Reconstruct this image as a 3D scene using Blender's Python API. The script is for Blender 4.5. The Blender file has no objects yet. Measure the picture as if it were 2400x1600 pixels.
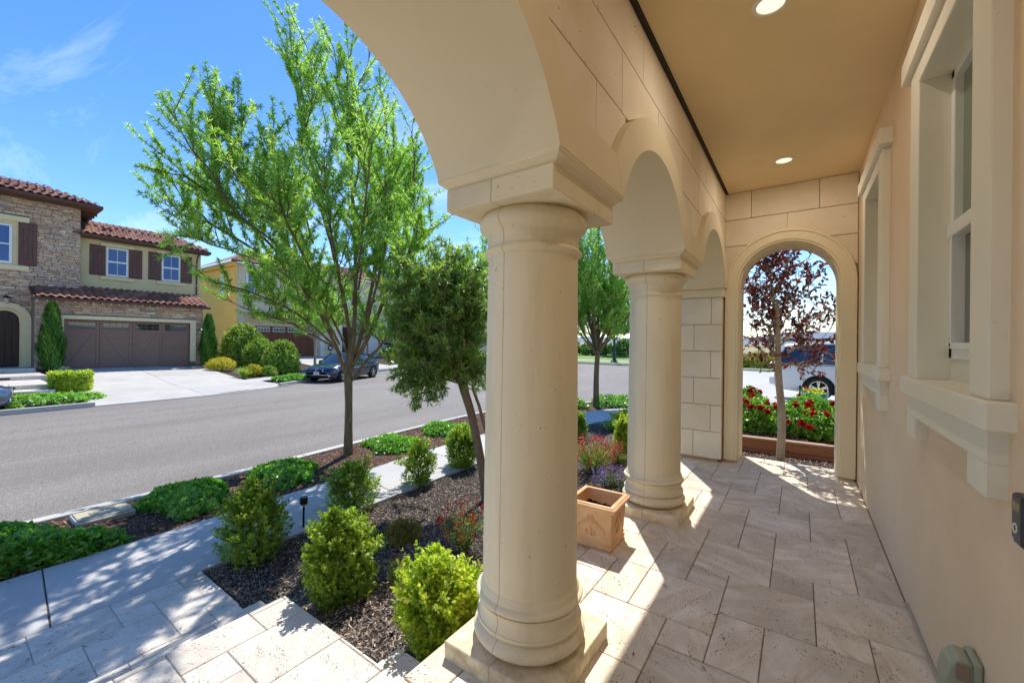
import bpy, math, random
import numpy as np
from math import radians, sin, cos, pi, sqrt, atan2, hypot
C = bpy.context.scene.collection
SC = bpy.context.scene

# ------------------------------------------------------------------ camera
CAM_H = 1.40; FPX = 959.0; YAW = radians(35.1); ROLL = radians(0.62)
cam_data = bpy.data.cameras.new('camera')
cam_data.sensor_width = 36.0
cam_data.lens = 36.0 * FPX / 2400.0
cam_data.clip_start = 0.05; cam_data.clip_end = 20000
cam = bpy.data.objects.new('camera', cam_data); C.objects.link(cam)
cam.location = (0, 0, CAM_H)
from mathutils import Matrix, Vector
fw = Vector((-sin(YAW), cos(YAW), 0)); rt = Vector((cos(YAW), sin(YAW), 0)); up = Vector((0, 0, 1))
rt2 = rt * cos(ROLL) + up * sin(ROLL); up2 = up * cos(ROLL) - rt * sin(ROLL)
cam.matrix_world = Matrix(((rt2.x, up2.x, -fw.x, 0), (rt2.y, up2.y, -fw.y, 0), (rt2.z, up2.z, -fw.z, CAM_H), (0, 0, 0, 1)))
SC.camera = cam

# ------------------------------------------------------------------ sun and sky
SUN = Vector((-0.32, 0.55, 1.0)).normalized()          # towards the sun
EXPOSURE = 1.1
sd = bpy.data.lights.new('sun', 'SUN'); sd.energy = 2.8; sd.angle = radians(0.53); sd.color = (1.0, 0.95, 0.87)
so = bpy.data.objects.new('sun', sd); C.objects.link(so)
so.rotation_euler = SUN.to_track_quat('Z', 'Y').to_euler(); so.location = (-10, 18, 30)

W = bpy.data.worlds.new('World'); SC.world = W; W.use_nodes = True
wt = W.node_tree; wt.nodes.clear()
def wn(t, **k):
    n = wt.nodes.new(t)
    for a, b in k.items(): setattr(n, a, b)
    return n
wo = wn('ShaderNodeOutputWorld'); bg = wn('ShaderNodeBackground'); bg.inputs['Strength'].default_value = 0.15
sky = wn('ShaderNodeTexSky', sky_type='NISHITA', sun_disc=False)
sky.sun_elevation = math.asin(SUN.z); sky.sun_rotation = atan2(SUN.x, SUN.y)
sky.altitude = 100; sky.air_density = 1.0; sky.dust_density = 0.15; sky.ozone_density = 3.0
tc = wn('ShaderNodeTexCoord'); sep = wn('ShaderNodeSeparateXYZ'); wt.links.new(tc.outputs['Generated'], sep.inputs[0])
mx = wn('ShaderNodeMath', operation='MAXIMUM'); wt.links.new(sep.outputs[2], mx.inputs[0]); mx.inputs[1].default_value = 0.06
dv1 = wn('ShaderNodeMath', operation='DIVIDE'); dv2 = wn('ShaderNodeMath', operation='DIVIDE')
wt.links.new(sep.outputs[0], dv1.inputs[0]); wt.links.new(mx.outputs[0], dv1.inputs[1])
wt.links.new(sep.outputs[1], dv2.inputs[0]); wt.links.new(mx.outputs[0], dv2.inputs[1])
cmb = wn('ShaderNodeCombineXYZ'); wt.links.new(dv1.outputs[0], cmb.inputs[0]); wt.links.new(dv2.outputs[0], cmb.inputs[1])
mp = wn('ShaderNodeMapping'); mp.inputs['Rotation'].default_value = (0, 0, radians(-62)); mp.inputs['Scale'].default_value = (0.30, 1.9, 1)
mp.inputs['Location'].default_value = (0.35, 0.2, 0)
wt.links.new(cmb.outputs[0], mp.inputs[0])
nz = wn('ShaderNodeTexNoise'); nz.inputs['Scale'].default_value = 0.9; nz.inputs['Detail'].default_value = 7; nz.inputs['Roughness'].default_value = 0.62
nz.inputs['Distortion'].default_value = 0.6
wt.links.new(mp.outputs[0], nz.inputs['Vector'])
cr = wn('ShaderNodeValToRGB'); cr.color_ramp.elements[0].position = 0.505; cr.color_ramp.elements[1].position = 0.85
cr.color_ramp.elements[1].color = (0.62, 0.62, 0.62, 1); wt.links.new(nz.outputs[0], cr.inputs[0])
mixc = wn('ShaderNodeMixRGB'); mixc.inputs[2].default_value = (4.6, 5.0, 5.6, 1)
hs = wn('ShaderNodeHueSaturation'); hs.inputs['Hue'].default_value = 0.506; hs.inputs['Saturation'].default_value = 1.27; hs.inputs['Value'].default_value = 0.70
wt.links.new(sky.outputs[0], hs.inputs['Color'])
wt.links.new(cr.outputs[0], mixc.inputs[0]); wt.links.new(hs.outputs[0], mixc.inputs[1])
wt.links.new(mixc.outputs[0], bg.inputs['Color']); wt.links.new(bg.outputs[0], wo.inputs['Surface'])

vs = SC.view_settings
SC.display_settings.display_device = 'sRGB'
vs.view_transform = 'Standard'; vs.look = 'None'; vs.exposure = EXPOSURE; vs.gamma = 1.0; vs.use_curve_mapping = False
SC.render.engine = 'CYCLES'
SC.cycles.max_bounces = 8; SC.cycles.diffuse_bounces = 5; SC.cycles.glossy_bounces = 3; SC.cycles.transmission_bounces = 4
SC.cycles.transparent_max_bounces = 6; SC.cycles.use_denoising = True; SC.cycles.caustics_reflective = False; SC.cycles.caustics_refractive = False
SC.cycles.sample_clamp_indirect = 4.0

# ------------------------------------------------------------------ pixel helpers (photo is 2400 x 1600)
_c, _s = cos(ROLL), sin(ROLL)
def ray(u, v):
    a = (u - 1200) / FPX; b = (800 - v) / FPX
    a2 = a * _c - b * _s; b2 = a * _s + b * _c
    return fw + a2 * rt + b2 * up
def atz(u, v, z=0.0):
    d = ray(u, v); t = (z - CAM_H) / d.z
    return Vector((d.x * t, d.y * t, z))
def atx(u, v, x):
    d = ray(u, v); t = x / d.x
    return Vector((x, d.y * t, CAM_H + d.z * t))
def aty(u, v, y):
    d = ray(u, v); t = y / d.y
    return Vector((d.x * t, y, CAM_H + d.z * t))
def atw(u, v, w):
    return Vector((0, 0, CAM_H)) + ray(u, v) * w
def onf(u, v, f):
    z = -0.5
    for _ in range(30):
        p = atz(u, v, z); z = 0.5 * z + 0.5 * f(p.x, p.y)
    return Vector((p.x, p.y, z))

# ------------------------------------------------------------------ object helpers
def link(o, parent=None):
    C.objects.link(o)
    if parent is not None: o.parent = parent
    return o
def tag(o, label=None, cat=None, group=None, kind=None):
    if label: o['label'] = label
    if cat: o['category'] = cat
    if group: o['group'] = group
    if kind: o['kind'] = kind
    return o
def empty(name, loc=(0, 0, 0), label=None, cat=None, group=None, rz=0.0):
    o = bpy.data.objects.new(name, None); C.objects.link(o)
    o.location = loc; o.rotation_euler = (0, 0, rz); o.empty_display_size = 0.1
    return tag(o, label, cat, group)

class MB:
    """collects shapes; build() links them as one mesh object"""
    def __init__(s): s.v = []; s.f = []; s.m = []; s.cur = 0
    def add(s, vs, fs):
        o = len(s.v); s.v.extend([tuple(v) for v in vs]); s.f.extend([tuple(o + i for i in f) for f in fs]); s.m.extend([s.cur] * len(fs)); return s
    def box(s, x0, x1, y0, y1, z0, z1):
        return s.add([(x0,y0,z0),(x1,y0,z0),(x1,y1,z0),(x0,y1,z0),(x0,y0,z1),(x1,y0,z1),(x1,y1,z1),(x0,y1,z1)],
              [(0,3,2,1),(4,5,6,7),(0,1,5,4),(1,2,6,5),(2,3,7,6),(3,0,4,7)])
    def cbox(s, x0, x1, y0, y1, z0, z1, c=0.005):
        c = min(c, 0.45*(x1-x0), 0.45*(y1-y0), 0.45*(z1-z0))
        V = []; idx = {}
        for i, x in enumerate((x0, x1)):
            for j, y in enumerate((y0, y1)):
                for k, z in enumerate((z0, z1)):
                    dx = c if i == 0 else -c; dy = c if j == 0 else -c; dz = c if k == 0 else -c
                    for a in range(3):
                        p = [x + dx, y + dy, z + dz]; p[a] = (x, y, z)[a]
                        idx[(i, j, k, a)] = len(V); V.append(tuple(p))
        F = []
        def q(*k): F.append(tuple(idx[t] for t in k))
        for i in (0, 1):
            l = [(i,0,0,0),(i,1,0,0),(i,1,1,0),(i,0,1,0)]; q(*(l if i else l[::-1]))
            l = [(0,i,0,1),(0,i,1,1),(1,i,1,1),(1,i,0,1)]; q(*(l if i else l[::-1]))
            l = [(0,0,i,2),(1,0,i,2),(1,1,i,2),(0,1,i,2)]; q(*(l if i else l[::-1]))
        for a in (0, 1):
            for b in (0, 1):
                l = [(a,b,0,0),(a,b,0,1),(a,b,1,1),(a,b,1,0)]; q(*(l if a == b else l[::-1]))
                l = [(a,0,b,0),(a,1,b,0),(a,1,b,2),(a,0,b,2)]; q(*(l if a == b else l[::-1]))
                l = [(0,a,b,1),(0,a,b,2),(1,a,b,2),(1,a,b,1)]; q(*(l if a == b else l[::-1]))
        for i in (0, 1):
            for j in (0, 1):
                for k in (0, 1):
                    l = [(i,j,k,0),(i,j,k,1),(i,j,k,2)]; q(*(l if (i+j+k) % 2 else l[::-1]))
        return s.add(V, F)
    def obox(s, c, ax, ay, az, hx, hy, hz):
        c = Vector(c); V = []
        for sz in (-1, 1):
            for sx, sy in ((-1,-1),(1,-1),(1,1),(-1,1)): V.append(c + ax*hx*sx + ay*hy*sy + az*hz*sz)
        return s.add(V, [(0,3,2,1),(4,5,6,7),(0,1,5,4),(1,2,6,5),(2,3,7,6),(3,0,4,7)])
    def lathe(s, prof, c=(0,0,0), n=32, ax='z', cap=True):
        V = []; F = []; m = len(prof)
        for r, z in prof:
            for i in range(n):
                t = 2*pi*i/n; p = (r*cos(t), r*sin(t), z)
                if ax == 'x': p = (p[2], p[0], p[1])
                elif ax == 'y': p = (p[1], p[2], p[0])
                V.append((p[0]+c[0], p[1]+c[1], p[2]+c[2]))
        for j in range(m-1):
            for i in range(n):
                F.append((j*n+i, j*n+(i+1)%n, (j+1)*n+(i+1)%n, (j+1)*n+i))
        if cap: F.append(tuple(range(n-1,-1,-1))); F.append(tuple((m-1)*n+i for i in range(n)))
        return s.add(V, F)
    def tube(s, pts, rad, n=8, cap=True):
        pts = [Vector(p) for p in pts]; m = len(pts)
        if not hasattr(rad, '__len__'): rad = [rad]*m
        V = []; F = []; ref = Vector((0.31, 0.17, 0.93))
        for j in range(m):
            d = (pts[min(j+1,m-1)] - pts[max(j-1,0)])
            d = d.normalized() if d.length > 1e-9 else Vector((0,0,1))
            a = d.cross(ref)
            if a.length < 0.05: a = d.cross(Vector((1,0,0)))
            a.normalize(); b = d.cross(a)
            for i in range(n):
                t = 2*pi*i/n; V.append(pts[j] + (a*cos(t)+b*sin(t))*rad[j])
        for j in range(m-1):
            for i in range(n):
                F.append((j*n+i, (j+1)*n+i, (j+1)*n+(i+1)%n, j*n+(i+1)%n))
        if cap: F.append(tuple(range(n))); F.append(tuple((m-1)*n+i for i in range(n-1,-1,-1)))
        return s.add(V, F)
    def prism(s, poly, a0, a1, ax='z'):
        """extrude polygon of 2-tuples; ax x: poly=(y,z); y: (x,z); z: (x,y)"""
        n = len(poly)
        def P(p, a):
            return {'x': (a, p[0], p[1]), 'y': (p[0], a, p[1]), 'z': (p[0], p[1], a)}[ax]
        V = [P(p, a0) for p in poly] + [P(p, a1) for p in poly]
        F = [tuple(range(n-1,-1,-1)), tuple(range(n, 2*n))] + [(i, (i+1)%n, n+(i+1)%n, n+i) for i in range(n)]
        return s.add(V, F)
    def strip(s, L, R, zl=None):
        """sheet between two polylines of equal length"""
        n = len(L); V = [tuple(p) for p in L] + [tuple(p) for p in R]
        return s.add(V, [(i, i+1, n+i+1, n+i) for i in range(n-1)])
    def mesh(s, name, mats, smooth=None):
        me = bpy.data.meshes.new(name); me.from_pydata(s.v, [], s.f)
        for m in (mats if isinstance(mats, (list, tuple)) else [mats]): me.materials.append(m)
        if any(s.m): me.polygons.foreach_set('material_index', s.m)
        if smooth:
            me.polygons.foreach_set('use_smooth', [True]*len(s.f))
            try: me.set_sharp_from_angle(angle=radians(smooth))
            except Exception: pass
        me.update(); return me
    def build(s, name, mats, parent=None, smooth=None, loc=None, recalc=True):
        me = s.mesh(name, mats, smooth)
        if recalc: fixn(me)
        o = bpy.data.objects.new(name, me); link(o, parent)
        if loc is not None: o.location = loc
        return o
import bmesh
def fixn(me):
    b = bmesh.new(); b.from_mesh(me); bmesh.ops.recalc_face_normals(b, faces=b.faces[:]); b.to_mesh(me); b.free()
def inst(o, parent=None, loc=None, rot=None, scale=None, mat=None):
    c = o.copy(); C.objects.link(c)
    if parent is not None: c.parent = parent
    if loc is not None: c.location = loc
    if rot is not None: c.rotation_euler = rot
    if scale is not None: c.scale = scale
    return c
def copy_tree(o, parent=None):
    c = o.copy(); C.objects.link(c); c.parent = parent
    for ch in list(o.children): copy_tree(ch, c)
    return c
def npmesh(name, V, F, mats, tint=None, parent=None, smooth=False, midx=None):
    """fast mesh from arrays: V (n,3), F (m,k) with constant k; tint per face"""
    me = bpy.data.meshes.new(name); V = np.asarray(V, np.float32); F = np.asarray(F, np.int32)
    k = F.shape[1]
    me.vertices.add(len(V)); me.vertices.foreach_set('co', V.ravel())
    me.loops.add(F.size); me.loops.foreach_set('vertex_index', F.ravel())
    me.polygons.add(len(F)); me.polygons.foreach_set('loop_start', np.arange(0, F.size, k, dtype=np.int32))
    for m in (mats if isinstance(mats, (list, tuple)) else [mats]): me.materials.append(m)
    if midx is not None: me.polygons.foreach_set('material_index', np.asarray(midx, np.int32))
    if smooth: me.polygons.foreach_set('use_smooth', np.ones(len(F), bool))
    if tint is not None:
        a = me.attributes.new('tint', 'FLOAT', 'FACE'); a.data.foreach_set('value', np.asarray(tint, np.float32))
    me.update(calc_edges=True); me.validate()
    o = bpy.data.objects.new(name, me); link(o, parent); return o
# ------------------------------------------------------------------ materials
def nt(name):
    m = bpy.data.materials.new(name); m.use_nodes = True
    t = m.node_tree; t.nodes.clear()
    o = t.nodes.new('ShaderNodeOutputMaterial'); p = t.nodes.new('ShaderNodeBsdfPrincipled'); t.links.new(p.outputs[0], o.inputs['Surface'])
    return m, t, p, o
class NG:
    def __init__(s, t): s.t = t; s.pos = None
    def n(s, ty, **k):
        x = s.t.nodes.new(ty)
        for a, b in k.items(): setattr(x, a, b)
        return x
    def L(s, a, b): s.t.links.new(a, b)
    def position(s):
        if s.pos is None: s.pos = s.n('ShaderNodeNewGeometry').outputs['Position']
        return s.pos
    def objco(s): return s.n('ShaderNodeTexCoord').outputs['Object']
    def mapping(s, src, scale=(1,1,1), rot=(0,0,0), loc=(0,0,0)):
        m = s.n('ShaderNodeMapping'); m.inputs['Scale'].default_value = scale; m.inputs['Rotation'].default_value = rot; m.inputs['Location'].default_value = loc
        s.L(src, m.inputs[0]); return m.outputs[0]
    def noise(s, src, scale, detail=4, rough=0.55, dist=0.0):
        x = s.n('ShaderNodeTexNoise'); x.inputs['Scale'].default_value = scale; x.inputs['Detail'].default_value = detail
        x.inputs['Roughness'].default_value = rough; x.inputs['Distortion'].default_value = dist
        s.L(src, x.inputs['Vector']); return x.outputs[0]
    def voro(s, src, scale, feature='F1', rnd=1.0, out='Distance'):
        x = s.n('ShaderNodeTexVoronoi'); x.feature = feature; x.inputs['Scale'].default_value = scale; x.inputs['Randomness'].default_value = rnd
        s.L(src, x.inputs['Vector']); return x.outputs[out]
    def ramp(s, src, stops, interp='LINEAR'):
        r = s.n('ShaderNodeValToRGB'); r.color_ramp.interpolation = interp; e = r.color_ramp.elements
        while len(e) > 1: e.remove(e[-1])
        e[0].position = stops[0][0]; e[0].color = col(stops[0][1])
        for p, c in stops[1:]:
            x = e.new(p); x.color = col(c)
        s.L(src, r.inputs[0]); return r.outputs[0]
    def mix(s, f, a, b, mode='MIX'):
        m = s.n('ShaderNodeMixRGB', blend_type=mode)
        for i, v in enumerate((f, a, b)):
            if isinstance(v, (int, float)): m.inputs[i].default_value = v if i == 0 else (v, v, v, 1)
            elif isinstance(v, tuple): m.inputs[i].default_value = col(v)
            else: s.L(v, m.inputs[i])
        return m.outputs[0]
    def math(s, op, a, b=None, clamp=False):
        m = s.n('ShaderNodeMath', operation=op, use_clamp=clamp)
        for i, v in enumerate((a, b)):
            if v is None: continue
            if isinstance(v, (int, float)): m.inputs[i].default_value = v
            else: s.L(v, m.inputs[i])
        return m.outputs[0]
    def bump(s, h, strength=0.3, dist=0.01, normal=None):
        b = s.n('ShaderNodeBump'); b.inputs['Strength'].default_value = strength; b.inputs['Distance'].default_value = dist
        s.L(h, b.inputs['Height'])
        if normal is not None: s.L(normal, b.inputs['Normal'])
        return b.outputs[0]
def col(c):
    if isinstance(c, (int, float)): return (c, c, c, 1)
    return (c[0], c[1], c[2], 1)
def S(r, g, b):
    """sRGB 0-255 to linear"""
    return tuple((x/255/12.92) if x <= 10.3 else ((x/255+0.055)/1.055)**2.4 for x in (r, g, b))

def plain(name, c, rough=0.6, metal=0.0, spec=0.5, var=0.0, vscale=8, bump=0.0, bscale=80, bdist=0.004, coat=0.0, rnd=0.0, stretch=(1,1,1), detail=4):
    m, t, p, o = nt(name); g = NG(t)
    p.inputs['Roughness'].default_value = rough; p.inputs['Metallic'].default_value = metal
    p.inputs['Specular IOR Level'].default_value = spec; p.inputs['Coat Weight'].default_value = coat; p.inputs['Coat Roughness'].default_value = 0.05
    c = tuple(c); cs = None
    if var:
        pos = g.mapping(g.position(), stretch)
        nn = g.noise(pos, vscale, detail, 0.6)
        cs = g.mix(g.ramp(nn, [(0.3, 0.0), (0.7, 1.0)]), tuple(x*(1-var) for x in c), tuple(min(1, x*(1+var)) for x in c))
    if rnd:
        oi = g.n('ShaderNodeObjectInfo').outputs['Random']
        v = g.math('ADD', g.math('MULTIPLY', oi, 2*rnd), 1-rnd)
        cs = g.mix(1.0, cs if cs is not None else c, v, 'MULTIPLY')
    if cs is None: p.inputs['Base Color'].default_value = col(c)
    else: g.L(cs, p.inputs['Base Color'])
    if bump:
        g.L(g.bump(g.noise(g.mapping(g.position(), stretch), bscale, 5, 0.65), bump, bdist), p.inputs['Normal'])
    return m
def emit(name, c, e):
    m, t, p, o = nt(name); p.inputs['Base Color'].default_value = col(c); p.inputs['Emission Color'].default_value = col(c); p.inputs['Emission Strength'].default_value = e; return m
def leafmat(name, c1, c2, trans=0.35, rough=0.45, spec=0.4, c3=None, tboost=1.6):
    m, t, p, o = nt(name); g = NG(t)
    at = g.n('ShaderNodeAttribute'); at.attribute_name = 'tint'
    st = [(0.0, c1), (1.0, c2)] if c3 is None else [(0.0, c1), (0.55, c2), (1.0, c3)]
    base = g.ramp(at.outputs['Fac'], st)
    g.L(base, p.inputs['Base Color']); p.inputs['Roughness'].default_value = rough; p.inputs['Specular IOR Level'].default_value = spec
    tr = g.n('ShaderNodeBsdfTranslucent'); g.L(g.mix(1.0, base, (tboost*1.05, tboost*1.1, tboost*0.55), 'MULTIPLY'), tr.inputs[0])
    ms = g.n('ShaderNodeMixShader'); ms.inputs[0].default_value = trans
    g.L(p.outputs[0], ms.inputs[1]); g.L(tr.outputs[0], ms.inputs[2]); g.L(ms.outputs[0], o.inputs['Surface'])
    return m

def travertine(name, c1, c2, pit=1.0):
    m, t, p, o = nt(name); g = NG(t)
    oi = g.n('ShaderNodeObjectInfo').outputs['Random']
    off = g.n('ShaderNodeCombineXYZ'); g.L(g.math('MULTIPLY', oi, 37.0), off.inputs[0]); g.L(g.math('MULTIPLY', oi, 91.0), off.inputs[1])
    va = g.n('ShaderNodeVectorMath', operation='ADD'); g.L(g.position(), va.inputs[0]); g.L(off.outputs[0], va.inputs[1])
    # stone grain runs at a random angle in each tile
    vr = g.n('ShaderNodeVectorRotate', rotation_type='Z_AXIS'); g.L(va.outputs[0], vr.inputs['Vector']); g.L(g.math('ADD', g.math('MULTIPLY', g.math('ROUND', g.math('MULTIPLY', oi, 7.3)), 0.8), 0.25), vr.inputs['Angle'])
    st = g.mapping(vr.outputs[0], (1.0, 3.2, 1))
    veins = g.noise(st, 3.5, 8, 0.62, 0.8)
    base = g.mix(g.ramp(veins, [(0.32, 0.0), (0.68, 1.0)]), c1, c2)
    cloud = g.noise(vr.outputs[0], 2.2, 3)
    base = g.mix(g.ramp(cloud, [(0.42, 0.0), (0.72, 0.6)]), base, tuple(x*0.70 for x in c1))
    v = g.math('ADD', g.math('MULTIPLY', oi, 0.22), 0.86); base = g.mix(1.0, base, v, 'MULTIPLY')
    pst = g.mapping(vr.outputs[0], (55, 120, 60))
    pits = g.noise(pst, 1.0, 3, 0.6)
    mask = g.noise(st, 5.0, 3, 0.6)
    thr = g.math('SUBTRACT', pits, g.math('SUBTRACT', 0.875, g.math('MULTIPLY', mask, 0.48)))
    pm = g.math('MULTIPLY', g.ramp(thr, [(0.0, 0.0), (0.05, 1.0)]), pit, True)
    big = g.noise(g.mapping(vr.outputs[0], (14, 34, 20)), 1.0, 5, 0.7)
    bm = g.math('MULTIPLY', g.ramp(big, [(0.70, 0.0), (0.74, 1.0)]), 0.8*pit, True)
    pm = g.math('MAXIMUM', pm, bm)
    base = g.mix(pm, base, S(98, 80, 58))
    g.L(base, p.inputs['Base Color']); p.inputs['Roughness'].default_value = 0.55; p.inputs['Specular IOR Level'].default_value = 0.35
    h = g.math('SUBTRACT', g.math('MULTIPLY', veins, 0.15), pm)
    g.L(g.bump(h, 0.5, 0.004), p.inputs['Normal'])
    return m

def stoneblock(name, c1, c2):
    """precast stone with little voids"""
    m, t, p, o = nt(name); g = NG(t)
    oi = g.n('ShaderNodeObjectInfo').outputs['Random']
    base = g.mix(g.ramp(g.noise(g.position(), 2.3, 4), [(0.35, 0.0), (0.65, 1.0)]), c1, c2)
    base = g.mix(1.0, base, g.math('ADD', g.math('MULTIPLY', oi, 0.10), 0.95), 'MULTIPLY')
    pits = g.noise(g.mapping(g.position(), (60, 34, 60), (0.5, 0.3, 0.2)), 1.0, 2, 0.5)
    msk = g.noise(g.position(), 4.0, 2)
    thr = g.math('SUBTRACT', pits, g.math('SUBTRACT', 0.815, g.math('MULTIPLY', msk, 0.17)))
    pm = g.ramp(thr, [(0.0, 0.0), (0.03, 1.0)])
    base = g.mix(g.math('MULTIPLY', pm, 0.75), base, S(110, 88, 62))
    g.L(base, p.inputs['Base Color']); p.inputs['Roughness'].default_value = 0.85; p.inputs['Specular IOR Level'].default_value = 0.2
    h = g.math('SUBTRACT', g.math('MULTIPLY', g.noise(g.position(), 160, 3), 0.12), pm)
    g.L(g.bump(h, 0.45, 0.004), p.inputs['Normal'])
    return m

def stucco(name, c, var=0.05, b=0.25, bs=220, rough=0.9, blot=1.3):
    m, t, p, o = nt(name); g = NG(t)
    n1 = g.noise(g.position(), blot, 5, 0.6)
    base = g.mix(g.ramp(n1, [(0.3, 0.0), (0.7, 1.0)]), tuple(x*(1-var) for x in c), tuple(min(1, x*(1+var)) for x in c))
    sp = g.noise(g.position(), 45, 2)
    base = g.mix(g.ramp(sp, [(0.74, 0.0), (0.78, 0.35)]), base, tuple(x*0.6 for x in c))
    g.L(base, p.inputs['Base Color']); p.inputs['Roughness'].default_value = rough; p.inputs['Specular IOR Level'].default_value = 0.2
    h = g.math('ADD', g.math('ADD', g.noise(g.position(), bs, 4, 0.6), g.math('MULTIPLY', g.noise(g.position(), 14, 3), 0.9)), g.math('MULTIPLY', g.noise(g.mapping(g.position(), (3, 3, 5)), 1.0, 4, 0.5, 1.0), 2.0))
    g.L(g.bump(h, b*1.5, 0.005), p.inputs['Normal'])
    return m

def concrete(name, c, var=0.08, joint=None):
    m, t, p, o = nt(name); g = NG(t)
    n1 = g.noise(g.position(), 0.9, 6, 0.65); n2 = g.noise(g.position(), 120, 3)
    base = g.mix(g.ramp(n1, [(0.3, 0.0), (0.7, 1.0)]), tuple(x*(1-var) for x in c), tuple(min(1, x*(1+var)) for x in c))
    base = g.mix(g.math('MULTIPLY', g.ramp(n2, [(0.35, 0.0), (0.65, 1.0)]), 0.16), base, tuple(x*0.55 for x in c))
    sp = g.noise(g.mapping(g.position(), (38, 60, 40)), 1.0, 2)
    base = g.mix(g.ramp(sp, [(0.765, 0.0), (0.785, 0.75)]), base, S(70, 62, 52))
    base = g.mix(1.0, base, g.math('ADD', g.math('MULTIPLY', g.n('ShaderNodeObjectInfo').outputs['Random'], 0.10), 0.95), 'MULTIPLY')
    g.L(base, p.inputs['Base Color']); p.inputs['Roughness'].default_value = 0.85; p.inputs['Specular IOR Level'].default_value = 0.25
    g.L(g.bump(g.math('ADD', n2, n1), 0.15, 0.004), p.inputs['Normal'])
    return m

def asphalt(name):
    m, t, p, o = nt(name); g = NG(t)
    c = S(134, 128, 121)
    agg = g.voro(g.position(), 95, 'F1', 1.0, 'Color'); sepc = g.n('ShaderNodeSeparateColor'); g.L(agg, sepc.inputs[0])
    base = g.ramp(sepc.outputs[0], [(0.0, tuple(x*0.62 for x in c)), (0.5, c), (0.9, tuple(x*1.25 for x in c)), (1.0, tuple(x*2.3 for x in c))])
    n1 = g.noise(g.mapping(g.position(), (0.5, 0.12, 1)), 1.0, 6, 0.6)
    base = g.mix(g.ramp(n1, [(0.3, 0.5), (0.62, 0.0)]), base, S(98, 92, 86))
    # long meandering cracks
    wv = g.mapping(g.position(), (1, 1, 1)); nd = g.noise(wv, 0.8, 6, 0.7)
    sp = g.n('ShaderNodeSeparateXYZ'); g.L(g.position(), sp.inputs[0])
    for x0, sl, a in ((-11.2, 0.0, 1.6), (-14.6, -0.03, 1.2)):
        xx = g.math('ADD', g.math('SUBTRACT', sp.outputs[0], x0), g.math('MULTIPLY', g.math('SUBTRACT', nd, 0.5), a))
        xx = g.math('ADD', xx, g.math('MULTIPLY', sp.outputs[1], -sl))
        cm = g.ramp(g.math('ABSOLUTE', xx), [(0.0, 0.9), (0.030, 0.0)])
        gap = g.ramp(g.noise(wv, 0.35, 2), [(0.45, 0.0), (0.52, 1.0)])
        base = g.mix(g.math('MULTIPLY', cm, gap), base, S(58, 54, 50))
    trk = g.ramp(g.noise(g.mapping(g.position(), (1.1, 0.03, 1)), 1.0, 3), [(0.35, 0.22), (0.6, 0.0)]); base = g.mix(trk, base, S(100, 94, 88))
    oil = g.noise(g.mapping(g.position(), (2.2, 0.8, 1)), 1.6, 4, 0.6)
    base = g.mix(g.ramp(oil, [(0.72, 0.0), (0.80, 0.5)]), base, S(78, 72, 66))
    g.L(base, p.inputs['Base Color']); p.inputs['Roughness'].default_value = 0.8; p.inputs['Specular IOR Level'].default_value = 0.35
    g.L(g.bump(g.voro(g.position(), 95), 0.5, 0.006), p.inputs['Normal'])
    return m

def wood(name, c1, c2, ax=(1, 14, 14), rough=0.65, knots=False, rnd=0.12):
    m, t, p, o = nt(name); g = NG(t)
    st = g.mapping(g.position(), ax); n1 = g.noise(st, 2.0, 8, 0.65, 0.6)
    base = g.mix(g.ramp(n1, [(0.3, 0.0), (0.7, 1.0)]), c1, c2)
    if knots:
        k = g.voro(g.mapping(g.position(), (3.3, 2.0, 6.0)), 1.0)
        base = g.mix(g.ramp(k, [(0.05, 0.85), (0.11, 0.0)]), base, tuple(x*0.35 for x in c1))
    base = g.mix(1.0, base, g.math('ADD', g.math('MULTIPLY', g.n('ShaderNodeObjectInfo').outputs['Random'], 2*rnd), 1-rnd), 'MULTIPLY')
    g.L(base, p.inputs['Base Color']); p.inputs['Roughness'].default_value = rough; p.inputs['Specular IOR Level'].default_value = 0.3
    g.L(g.bump(n1, 0.25, 0.004), p.inputs['Normal'])
    return m

def bark(name, c1, c2, sc=(18, 18, 5)):
    m, t, p, o = nt(name); g = NG(t)
    n1 = g.noise(g.mapping(g.position(), sc), 1.0, 6, 0.65, 0.4); n2 = g.noise(g.mapping(g.position(), (26, 26, 70)), 1.0, 3)
    base = g.mix(g.ramp(n1, [(0.35, 0.0), (0.65, 1.0)]), c1, c2)
    base = g.mix(g.ramp(n2, [(0.66, 0.0), (0.72, 0.6)]), base, tuple(x*0.45 for x in c1))
    g.L(base, p.inputs['Base Color']); p.inputs['Roughness'].default_value = 0.9; p.inputs['Specular IOR Level'].default_value = 0.15
    g.L(g.bump(g.math('ADD', n1, n2), 0.6, 0.006), p.inputs['Normal'])
    return m

def soil(name, c1, c2, sc=22):
    m, t, p, o = nt(name); g = NG(t)
    n1 = g.noise(g.position(), sc, 6, 0.7); n2 = g.noise(g.position(), 1.3, 3)
    v = g.voro(g.mapping(g.position(), (1, 0.5, 1), (0, 0, 0.6)), sc*2.4, 'F1', 1.0, 'Color')
    base = g.mix(g.ramp(n1, [(0.3, 0.0), (0.7, 1.0)]), c1, c2)
    base = g.mix(0.45, base, g.mix(1.0, v, c2, 'MULTIPLY'))
    g.L(base, p.inputs['Base Color']); p.inputs['Roughness'].default_value = 0.95; p.inputs['Specular IOR Level'].default_value = 0.15
    g.L(g.bump(n1, 0.9, 0.02), p.inputs['Normal'])
    return m

def glass(name, c=(0.02, 0.025, 0.03), rough=0.03, spec=0.9):
    m, t, p, o = nt(name); p.inputs['Base Color'].default_value = col(c); p.inputs['Roughness'].default_value = rough
    p.inputs['Specular IOR Level'].default_value = spec; p.inputs['Coat Weight'].default_value = 0.6; p.inputs['Coat Roughness'].default_value = 0.02
    return m

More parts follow.
